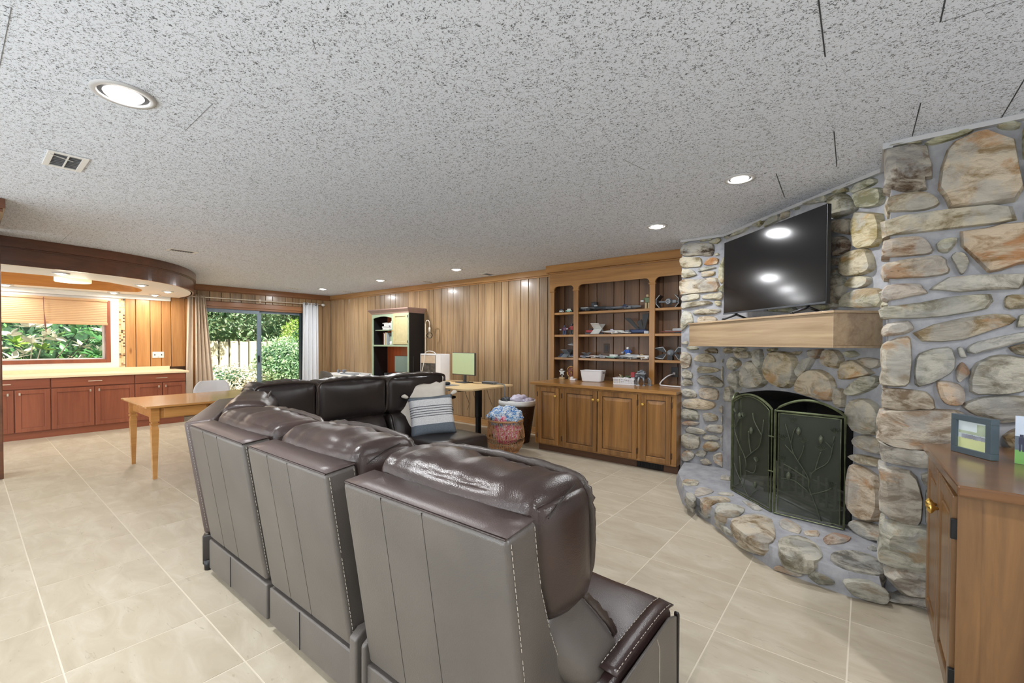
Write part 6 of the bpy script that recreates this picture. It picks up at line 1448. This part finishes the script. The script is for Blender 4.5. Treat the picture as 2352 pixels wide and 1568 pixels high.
# ------------------------------------------------------------------ things on the bookcase shelves (generic toys and trophies)
def TB(): return B()
def ship(loc, rot, label, body, wing, L_=.20, style=0, s=1.0, z=0, group='toy spacecraft on the bookcase shelves'):
    t = empty('toy_spacecraft', label, 'toy', loc, rot, group)
    S_ = lambda o: o
    if style == 0:   # long fuselage, flat wings, twin pods
        B().lathe([(.004, -L_/2), (.014, -L_*.3), (.020, 0), (.018, L_*.35), (.010, L_*.5)], n=8, tf=lambda p: Vector((p.z, p.x, p.y*.8+.026))).done('fuselage', body, t)
        B().prism([(-.02, -.09), (.05, -.10), (.07, .10), (-.01, .09)], 'z', .022, .028).done('wing', wing, t, bevel=.001)
        for sy in (-.055, .055): B().lathe([(.012, -.035), (.015, 0), (.011, .035)], n=10, tf=lambda p: Vector((p.z, p.x, p.y+.018))).done('engine', body, t, loc=(.04, sy, .0))
        B().box(-.03, .0, -.009, .009, .040, .052).done('cockpit', wing, t, bevel=.004)
        for sy in (-.09, .09): B().tube([(.03, sy, .026), (-.06, sy, .026)], .003, 5).tube([(.03, sy, .0), (.03, sy, .026)], .003, 5).done('cannon', body, t)
    elif style == 1: # crossed raised wings
        B().box(-L_/2, L_/2, -.014, .014, .018, .042).done('fuselage', body, t, bevel=.006)
        for a, m in ((.45, wing), (-.45, wing)):
            o = B().box(-.03, .05, -.11, .11, -.0025, .0025).done('wing', m, t, loc=(.03, 0, .030+.006*(a > 0))); o.rotation_euler = (a, 0, 0); o.location.z = .052
        B().lathe([(.012, -.03), (.016, .03)], n=10, tf=lambda p: Vector((p.z, p.x, p.y))).done('engine', 'mgrey', t, loc=(.06, 0, .030)); B().box(-.05, -.01, -.010, .010, .042, .055).done('cockpit', 'dgrey', t, bevel=.005)
        B().box(-.09, .09, -.004, .004, .0, .018).done('stand', 'dgrey', t)
    elif style == 2: # round pod between two angled panels
        B().lathe([(.002, -.028), (.02, -.02), (.028, 0), (.02, .02), (.002, .028)], n=14, tf=lambda p: Vector((p.x, p.z, p.y+.048))).done('pod', body, t)
        B().lathe([(.014, -.004), (.018, -.004), (.018, .004), (.014, .004)], n=14, cap=False, tf=lambda p: Vector((p.x, p.z-.026, p.y+.048))).done('window_ring', 'lgrey', t)
        for sx in (-1, 1):
            B().tube([(sx*.028, 0, .048), (sx*.075, 0, .048)], .008, 6).done('strut', body, t)
            B().prism([(sx*.060, .0), (sx*.066, .0), (sx*.086, .03), (sx*.086, .065), (sx*.060, .098), (sx*.054, .098), (sx*.079, .065), (sx*.079, .03)], 'y', -.055, .055).done('side_panel', wing, t)
            B().tube([(sx*.060, -.056, .0), (sx*.086, -.056, .03), (sx*.086, -.056, .065), (sx*.057, -.056, .098)], .0026, 5).done('panel_edge', 'lgrey', t)
        B().box(.03, .06, -.02, .02, .035, .06).done('side_pod', body, t, bevel=.005)
    elif style == 3: # dart shape
        B().prism([(-L_/2, 0), (L_*.4, -.07), (L_*.5, 0), (L_*.4, .07)], 'z', .012, .022).done('hull', body, t, bevel=.002)
        B().prism([(-L_*.1, 0), (L_*.35, -.03), (L_*.4, 0), (L_*.35, .03)], 'z', .022, .045).done('tower', wing, t, bevel=.003)
        B().box(.0, .06, -.02, .02, 0, .012).done('stand', 'dgrey', t); B().tube([(-L_*.1, .02, .024), (-L_*.35, .004, .024)], .003, 5).done('cannon', 'lgrey', t)
    elif style == 4: # big upright folded wings
        B().box(-.08, .08, -.03, .03, .010, .045).done('fuselage', body, t, bevel=.010)
        for pts in ([(-.17, .17), (-.10, .165), (.0, .05), (-.03, .045)], [(.04, .05), (.06, .05), (.10, .21), (.03, .20)], [(.0, .05), (.04, .05), (.02, .15), (-.03, .13)]): B().prism(pts, 'y', -.004, .004).done('wing', wing, t, bevel=.001)
        B().box(.06, .11, -.035, .035, .0, .03).done('engine', 'lgrey', t, bevel=.003); B().lathe([(.001, -.08), (.018, -.03), (.02, .0)], n=8, tf=lambda p: Vector((p.z-.07, p.x, p.y+.028))).done('nose', 'navy', t)
    elif style == 5: # angular wing ship
        B().lathe([(.01, -.03), (.026, -.015), (.03, .01), (.02, .03)], n=12, tf=lambda p: Vector((p.x, p.z, p.y+.055))).done('pod', body, t)
        for sx in (-1, 1):
            for sz in (-1, 1):
                B().prism([(sx*.03, .055), (sx*.06, .055+sz*.045), (sx*.14, .055+sz*.035), (sx*.06, .055+sz*.008)], 'y', -.003, .003).done('wing', 'black', t)
                B().tube([(sx*.035, -.004, .055+sz*.01), (sx*.06, -.004, .055+sz*.047), (sx*.145, -.004, .055+sz*.034)], .0035, 5).done('wing_edge', 'lgrey', t)
        B().box(-.02, .02, -.02, .02, 0, .03).done('stand', 'black', t)
    s *= 1.18; t.scale = (s, s, s)
    return t
def figure(loc, rot, label, body, head, s=1.0, group='small toy figures on the bookcase shelves'):
    t = empty('toy_robot', label, 'toy', loc, rot, group)
    B().box(-.022, .022, -.012, .012, .055, .10).done('torso', body, t, bevel=.004)
    B().box(-.012, .012, -.011, .011, .104, .128).done('head', head, t, bevel=.004)
    for sx in (-1, 1):
        B().box(sx*.013-.009, sx*.013+.009, -.012, .012, .008, .055).box(sx*.013-.010, sx*.013+.010, -.022, .012, 0, .010).done('leg', head, t, bevel=.002)
        B().tube([(sx*.026, 0, .095), (sx*.040, -.005, .075), (sx*.038, -.03, .065)], .007, 6).done('arm', body, t)
    B().box(-.055, -.030, -.045, -.040, .06, .075).done('tool', 'lgrey', t)
    t.scale = (s, s, s); return t
Z1s, Z2s, Z3s = 1.7555, 1.4555, 1.1455; ZC = .8525
def tblock(loc, label, mats, w):
    t = empty('toy_vehicle', label, 'toy', loc, .2, 'small toy vehicles on the bookcase shelves')
    B().box(-w/2, w/2, -.02, .02, .010, .03).done('body', mats[0], t, bevel=.003); B().box(-w/4, w/3, -.016, .016, .03, .05).done('cabin', mats[1], t, bevel=.003)
    for x in (-w/3, w/3): B().lathe([(.010, -.022), (.010, .022)], n=10, tf=lambda p: Vector((p.x, p.z, p.y))).done('wheel', 'dgrey', t, loc=(x, 0, .010))
tblock((-3.27, 5.17, Z1s), 'tiny white toy vehicle at the left of the top left shelf', ('toywhite', 'dgrey'), .06)
tblock((-3.15, 5.17, Z1s), 'mint and white toy vehicle at the right of the top left shelf', ('mint', 'toywhite'), .09)
figure((-3.22, 5.17, Z2s), .2, 'purple toy robot figure on the second left shelf', 'purple', 'navy', 1.0)
figure((-3.10, 5.17, Z2s), -.2, 'red and black toy robot figure at the post on the second left shelf', 'red', 'dgrey', 1.15)
ship((-3.23, 5.18, Z3s), .1, 'blue black toy ship with tall fin on the third left shelf', 'navy', 'mgrey', .12, 1, .9)
ship((-3.09, 5.15, Z3s), .3, 'small grey dart shaped toy ship at the post on the third left shelf', 'mgrey', 'navy', .14, 3, .8)
hs = ship((-3.10, 5.19, Z3s+.15), .4, 'grey toy craft held on a stand above the third left shelf', 'lgrey', 'mgrey', .14, 0, .8)
B().tube([(0, 0, .012), (0, 0, -.186)], .003, 6).lathe([(.03, -.1865), (.03, -.180)], n=12).done('display_stand', 'dgrey', hs)
ship((-2.78, 5.19, Z1s), pi, 'dark grey long toy spacecraft with slatted hull on the top centre shelf', 'dgrey', 'lgrey', .34, 0, 1.35)
ship((-2.50, 5.19, Z1s), pi, 'black flat toy spacecraft in the middle of the top centre shelf', 'black', 'dgrey', .24, 3, 1.0)
ship((-2.33, 5.17, Z1s), 0, 'blue grey toy craft with two round white engines on the top centre shelf', 'grey', 'navy', .30, 0, 1.1)
for x in (-2.43, -2.36, -2.165):
    pass
figure((-2.06, 5.18, Z1s), .3, 'tall green toy robot figure next to the right post on the top shelf', 'green', 'tan', 1.35)
o = tag(B().box(-.04, .04, -.02, .02, 0, .13).done('display_block', 'black', bevel=.004, loc=(-2.82, 5.27, Z1s)), 'black block standing behind the long toy spacecraft', 'block')
B().box(-.035, .01, -.022, -.02, .05, .12).done('face_plate', 'dgrey', o)
ship((-2.77, 5.17, Z2s), .15, 'red and white toy spacecraft with raised crossed wings on the middle shelf', 'red', 'toywhite', .16, 1, 1.15)
ship((-2.50, 5.17, Z2s), 0, 'white toy spacecraft with rounded body on the middle shelf', 'toywhite', 'lav', .24, 0, 1.05)
ship((-2.32, 5.15, Z2s), .1, 'small white toy craft in front of the folded wing ship', 'toywhite', 'mgrey', .12, 3, .9)
ship((-2.16, 5.19, Z2s), 0, 'large blue and black toy ship with tall folded wings', 'navy', 'black', .2, 4, 1.0)
for k, (x, st, bd, wg, sc2, lb) in enumerate(((-2.90, 1, 'lav', 'mgrey', .6, 'tiny lavender toy ship at the left end of the lower centre shelf'), (-2.79, 0, 'toywhite', 'brownred', .75, 'white and maroon toy craft second on the lower centre shelf'), (-2.66, 0, 'lgrey', 'mgrey', .8, 'light grey toy craft below the dark wall outlet'), (-2.53, 3, 'mint', 'toywhite', 1.0, 'mint green dart toy ship right of the wall outlet'), (-2.40, 0, 'mgrey', 'dgrey', .7, 'small grey toy craft in the middle of the lower centre shelf'), (-2.27, 0, 'lgrey', 'toywhite', 1.2, 'long pale toy spacecraft with open frame on the lower centre shelf'), (-2.10, 0, 'toywhite', 'tan', 1.05, 'white toy spacecraft at the right end of the lower centre shelf'))):
    ship((x, 5.16+.015*(k % 2), Z3s), .1*((k % 3)-1), lb, bd, wg, .2, st, sc2)
fg = figure((-2.33, 5.23, Z3s), 0, 'bright blue and white toy robot standing behind the pale toy ships', 'blue', 'toywhite', 1.15)
ship((-1.80, 5.17, Z1s), .1, 'black and silver toy pod with bent side panels on the top right shelf', 'mgrey', 'black', .2, 2, 1.25)
ship((-1.72, 5.16, Z2s), 0, 'pale pink and maroon dart toy ship on the second right shelf', 'brownred', 'lgrey', .26, 3, 1.1)
ship((-1.77, 5.16, Z3s), 0, 'black angular winged toy spacecraft on the third right shelf', 'mgrey', 'black', .2, 5, 1.25)
# trophies
t = empty('star_trophy', 'small silver star trophy on a wooden block', 'trophy', (-3.21, 5.10, ZC))
B().box(-.034, .034, -.02, .02, 0, .028).done('base', 'tan', t, bevel=.002); B().tube([(0, 0, .028), (0, 0, .055)], .008, 8).done('stem', 'silver', t)
st = [(.055*(1 if k % 2 == 0 else .45)*sin(pi*k/5), .095+.055*(1 if k % 2 == 0 else .45)*cos(pi*k/5)) for k in range(10)]
B().prism(st, 'y', -.008, .008).done('star', 'silver', t, bevel=.002); B().lathe([(.001, -.022), (.018, -.012), (.022, .0), (.018, .012), (.001, .022)], n=12).done('ball', 'silver', t, smooth=True, loc=(0, -.008, .125))
t = empty('round_trophy', 'bronze round trophy with a player figure inside a ring', 'trophy', (-3.085, 5.13, ZC))
B().box(-.036, .036, -.02, .02, 0, .028).done('base', 'tan', t, bevel=.002)
B().tube([(.065*cos(a), 0, .10+.075*sin(a)) for a in [pi*1.5+2*pi*k/24 for k in range(24)]], .009, 8, True).done('ring', 'gold', t, smooth=True)
B().lathe([(.0, -.003), (.058, -.003), (.058, .003), (.0, .003)], n=24, tf=lambda p: Vector((p.x, p.z+.01, p.y*1.1+.10))).done('disc', 'brownred', t)
B().tube([(.015, -.006, .13), (.0, -.008, .10), (.012, -.01, .07), (-.004, -.01, .035)], .007, 6).tube([(.0, -.008, .115), (-.03, -.012, .10)], .005, 6).lathe([(.001, -.010), (.010, 0), (.001, .010)], (.018, -.006, .145), 8).done('player', 'gold', t, smooth=True)
t = tag(B().box(-.05, .03, -.025, .025, 0, .022).done('white_adapter', 'whiteplastic', bevel=.005, loc=(-2.99, 5.04, ZC)), 'small white adapter lying before the left bookcase post', 'adapter'); B().box(-.045, -.02, -.02, .02, .022, .045).done('plug', 'whiteplastic', t, bevel=.004)
# white storage bin (tapered, open)
bn = empty('storage_bin', 'white plastic storage bin on the bookcase counter', 'bin', (-2.70, 5.02, ZC), .12)
def rr(w, d, r, z, n=5):
    p = []
    for sx, sy, a0 in ((1, -1, -pi/2), (1, 1, 0), (-1, 1, pi/2), (-1, -1, pi)):
        for k in range(n): a = a0+pi/2*k/(n-1); p.append(((w/2-r)*sx+r*cos(a), (d/2-r)*sy+r*sin(a), z))
    return p
b = B(); prev = None
for w, d, z in ((.235, .135, .002), (.25, .15, .012), (.285, .175, .135), (.293, .183, .138), (.293, .183, .144), (.280, .170, .144), (.246, .146, .014)):
    ring = [b.bm.verts.new(p) for p in rr(w, d, .025, z)]
    if prev:
        for k in range(len(ring)): b.bm.faces.new((prev[k], prev[(k+1) % len(ring)], ring[(k+1) % len(ring)], ring[k]))
    else: b.bm.faces.new(ring[::-1])
    prev = ring
b.bm.faces.new(prev); b.done('bin_body', 'whiteplastic', bn, smooth=False, bevel=0)
B().box(.140, .1435, -.03, .03, .108, .124).done('grip_slot', 'grey', bn)
# slotted basket with parts and the dark heap
sb = empty('slotted_basket', 'low white slotted basket holding green and tan toy parts', 'basket', (-2.215, 4.93, ZC), .08)
B().box(-.125, .125, -.08, .08, 0, .004).box(-.13, .13, -.085, -.080, .068, .080).box(-.13, .13, .080, .085, .068, .080).box(-.13, -.125, -.08, .08, .068, .080).box(.125, .13, -.08, .08, .068, .080).box(-.127, .127, -.082, -.079, .004, .014).done('basket_frame', 'whiteplastic', sb)
s0 = None
for k in range(20):
    for y in (-.082, .082):
        if s0 is None: s0 = B().box(-.0035, .0035, -.0015, .0015, .004, .07).done('slat', 'whiteplastic', sb); o = s0
        else: o = dup(s0, sb)
        o.location = (-.12+k*.0126, y, 0)
random.seed(3)
for k in range(14):
    m = ('green', 'tan', 'green', 'toywhite', 'brownred', 'green')[k % 6]
    o = B().box(-.026, .026, -.016, .016, -.006, .006).done('toy_brick_part', m, bevel=.002, loc=(-2.215+random.uniform(-.09, .09), 4.93+random.uniform(-.05, .05), ZC+.03+.011*(k//2)))
    o.rotation_euler = (random.uniform(-.5, .5), random.uniform(-.5, .5), random.uniform(0, 3)); tag(o, 'loose green, tan or white toy part heaped in the slotted basket', 'toy part', 'toy parts in the slotted basket')
t = empty('toy_walker', 'dark grey toy walking machine with red markings beside the slotted basket', 'toy', (-2.045, 4.95, ZC), .1)
B().box(-.07, .07, -.05, .05, .075, .135).done('body', 'dgrey', t, bevel=.012); B().box(-.095, -.05, -.06, .0, .09, .15).done('red_plate', 'red', t, bevel=.004); B().box(-.09, -.055, -.075, -.055, .05, .09).done('head', 'lgrey', t, bevel=.005)
B().box(-.03, .05, -.03, .03, .135, .165).box(.0, .03, -.04, .01, .165, .18).done('turret', 'mgrey', t, bevel=.006)
for k, (x, y) in enumerate(((-.06, -.05), (.05, -.055), (-.06, .05), (.06, .05), (.0, -.06), (.09, .0))): B().tube([(x, y, .09), (x*1.25, y*1.5, .06), (x*1.3, y*1.4, .0075)], [.010, .009, .007], 6).box(x*1.3-.016, x*1.3+.016, y*1.4-.016, y*1.4+.016, 0, .010).done('leg', 'mgrey' if k % 2 else 'lgrey', t)
for k in range(10): B().tube([(random.uniform(-.06, .06), random.uniform(-.05, .0), .10+.005*k), (random.uniform(-.10, .10), -.06, .07+.009*k)], .005, 5).done('hose', ('black', 'lgrey', 'mgrey')[k % 3], t)
# wall plates and cord inside the bookcase
o = tag(B().box(-2.70, -2.62, YB-.024, YB-.017, 1.21, 1.335).done('wall_outlet', 'cabd', bevel=.002), 'brown wall outlet plate seen through the centre bay', 'outlet'); B().box(-2.68, -2.64, YB-.026, YB-.024, 1.235, 1.31).done('sockets', 'black', o)
o = tag(B().box(-1.81, -1.73, YB-.024, YB-.017, .94, 1.06).done('wall_outlet', 'black', bevel=.002), 'dark wall outlet in the right bay with a white plug', 'outlet'); B().box(-1.785, -1.755, YB-.050, YB-.024, .97, .995).done('plug', 'whiteplastic', o, bevel=.003)
tag(B().tube(catmull([(-1.77, YB-.05, .98), (-1.82, 5.22, .955), (-1.865, 5.15, .90), (-1.85, 5.05, .864), (-1.77, 4.98, .862), (-1.66, 4.95, .862), (-1.55, 4.93, .862)], 6), .0075, 8).done('power_cable', 'whiteplastic', smooth=True), 'looping white cord on the counter in the right bay', 'cord')
tag(B().tube(catmull([(-2.42, 5.02, .857), (-2.37, 5.08, .857), (-2.33, 5.18, .857)], 5), .004, 6).done('power_cable', 'black', smooth=True), 'short black cord behind the slotted basket', 'cord')

# ------------------------------------------------------------------ garden outside
gd = struct(B().grid(lambda u, v: (-9.75-u*16, -12+v*28, -.12+.5*min(1, max(0, (u*16-1.5)/5.0))), 24, 6).done('ground_outside', 'ground', fix=False), 'sunlit mulch garden bank', 'ground')
fn = empty('picket_fence', 'cream board fence along the garden bank', 'fence', (-16.5, 4.5, .34))
for k in range(44):
    y = -1.6+k*.30
    B().box(-.012, .012, y, y+.245, 0, 1.02+.02*(k % 2)).done('board', 'fence', fn)
    if k % 1 == 0: B().box(-.05, -.016, y+.20, y+.31, 0, 1.1).done('post', 'fencepost', fn)  # dark strip behind each board gap, its shade put into the colour
for z in (.25, .82): B().box(-.06, -.05, -1.6, 11.5, z, z+.09).done('rail', 'fence', fn)
def leafcloud(name, c, rad, n, ls, mat, label, seed, trunk=True, dens=.62):
    rn = random.Random(seed); t = empty(name, label, 'tree' if 'tree' in name else 'shrub', (c[0], c[1], .0))
    vs, fs = [], []
    for i in range(n):
        while 1:
            d = Vector((rn.gauss(0, 1), rn.gauss(0, 1), rn.gauss(0, 1))).normalized()
            if d.x > -.75: break
        r = dens+(1-dens)*rn.random()**.6; k = 1+.25*nz((d.x*2+seed, d.y*2, d.z*2))
        p = Vector((d.x*rad[0], d.y*rad[1], d.z*rad[2]))*r*k+Vector((0, 0, c[2]))
        a = Vector((rn.gauss(0, 1), rn.gauss(0, 1), rn.gauss(0, .7))).normalized(); u = a.cross(Vector((rn.gauss(0, 1), rn.gauss(0, 1), rn.gauss(0, 1)))).normalized(); s = ls*rn.uniform(.6, 1.3)
        q = len(vs); vs += [p-a*s, p+u*s*.38, p+a*s, p-u*s*.38]; fs.append((q, q+1, q+2, q+3))
    me = bpy.data.meshes.new('foliage'); me.from_pydata(vs, [], fs); me.materials.append(MT[mat]); o = bpy.data.objects.new('foliage', me); COL.objects.link(o); o.parent = t; o['kind'] = 'stuff'
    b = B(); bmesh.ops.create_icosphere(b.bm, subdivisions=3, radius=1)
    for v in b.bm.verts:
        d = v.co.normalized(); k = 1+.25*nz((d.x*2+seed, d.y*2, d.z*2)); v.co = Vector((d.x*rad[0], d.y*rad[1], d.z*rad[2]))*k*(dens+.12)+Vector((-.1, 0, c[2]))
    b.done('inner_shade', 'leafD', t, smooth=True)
    if trunk: B().tube([(0, 0, 0), (.08, .05, c[2]*.5), (0, 0, c[2])], [.12, .09, .06], 8).done('trunk', 'bark', t, smooth=True)
    return t
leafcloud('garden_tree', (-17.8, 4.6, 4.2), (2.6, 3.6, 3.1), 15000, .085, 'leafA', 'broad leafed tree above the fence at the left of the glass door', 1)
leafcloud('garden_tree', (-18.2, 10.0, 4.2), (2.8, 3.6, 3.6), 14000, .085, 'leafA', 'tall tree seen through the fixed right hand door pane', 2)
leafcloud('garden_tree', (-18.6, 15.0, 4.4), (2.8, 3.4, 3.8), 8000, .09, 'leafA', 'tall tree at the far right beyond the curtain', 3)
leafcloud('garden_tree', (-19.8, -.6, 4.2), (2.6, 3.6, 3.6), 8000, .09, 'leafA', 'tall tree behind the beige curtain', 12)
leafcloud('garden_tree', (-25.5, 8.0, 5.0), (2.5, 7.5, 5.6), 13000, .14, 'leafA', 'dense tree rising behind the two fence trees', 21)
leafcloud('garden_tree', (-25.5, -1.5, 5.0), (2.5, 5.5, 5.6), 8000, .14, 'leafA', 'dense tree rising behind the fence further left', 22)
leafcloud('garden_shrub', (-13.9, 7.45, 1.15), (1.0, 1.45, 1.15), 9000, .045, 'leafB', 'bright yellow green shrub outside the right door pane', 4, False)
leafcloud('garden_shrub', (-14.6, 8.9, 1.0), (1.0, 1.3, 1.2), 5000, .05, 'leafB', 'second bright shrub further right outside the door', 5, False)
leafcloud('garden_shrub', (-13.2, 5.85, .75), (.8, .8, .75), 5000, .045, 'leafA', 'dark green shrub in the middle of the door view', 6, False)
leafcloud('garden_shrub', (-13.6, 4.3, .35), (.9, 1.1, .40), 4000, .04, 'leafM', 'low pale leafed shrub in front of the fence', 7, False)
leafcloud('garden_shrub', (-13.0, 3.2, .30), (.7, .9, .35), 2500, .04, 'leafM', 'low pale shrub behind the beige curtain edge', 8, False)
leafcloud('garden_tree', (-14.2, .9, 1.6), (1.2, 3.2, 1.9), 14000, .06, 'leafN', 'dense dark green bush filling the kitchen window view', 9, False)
# magnolia: large leaves in whorls near the kitchen window, every leaf a part
mg = empty('magnolia_shrub', 'magnolia with large pale glossy leaves outside the kitchen window', 'shrub', (-12.1, .75, 0))
lm = {}
for nm, mt in (('leaf', 'leafM'), ('leaf', 'leafN'), ('leaf', 'leafB')):
    b = B(); n = 6; L_ = .17; pts = []
    v = [[b.bm.verts.new((s*.038*sin(pi*min(1, (i/n)**.8)), L_*i/n, -.02*(i/n)**2+.006*abs(s))) for s in (-1, 0, 1)] for i in range(n+1)]
    for i in range(n):
        for k in range(2):
            b.bm.faces.new((v[i][k], v[i][k+1], v[i+1][k+1], v[i+1][k]))
    lm[mt] = b.bm; me = bpy.data.meshes.new('leaf'); b.bm.to_mesh(me); b.bm.free(); me.materials.append(MT[mt]); me.polygons.foreach_set('use_smooth', [True]*len(me.polygons)); lm[mt] = me
rn = random.Random(5); cnt = 0
wh = []
for k in range(42): wh.append((-12.0+rn.uniform(-.5, .4), .25+rn.random()*1.55, .85+rn.random()*.80))
for k, (x, y, z) in enumerate(wh):
    mt = rn.choice(['leafM', 'leafM', 'leafM', 'leafM', 'leafB']) if (y < 1.2 or rn.random() < .5) else 'leafN'
    tl_ = rn.uniform(-.5, .5)
    for j in range(7):
        o = bpy.data.objects.new('leaf', lm[mt]); COL.objects.link(o); o.parent = mg; o.location = (x+12.1, y-.75, z)
        o.rotation_euler = (rn.uniform(-.3, 1.3), tl_+rn.uniform(-.5, .5), 2*pi*j/7+rn.uniform(-.4, .4)); s = rn.uniform(.85, 1.4); o.scale = (s, s, s); cnt += 1
    if k % 3 == 0: B().tube([(rn.uniform(-.3, .2), 0, .3), ((x+12.1)*.5, (y-.75)*.5, z*.6), (x+12.1, y-.75, z)], [.02, .012, .006], 6).done('branch', 'bark', mg, smooth=True)
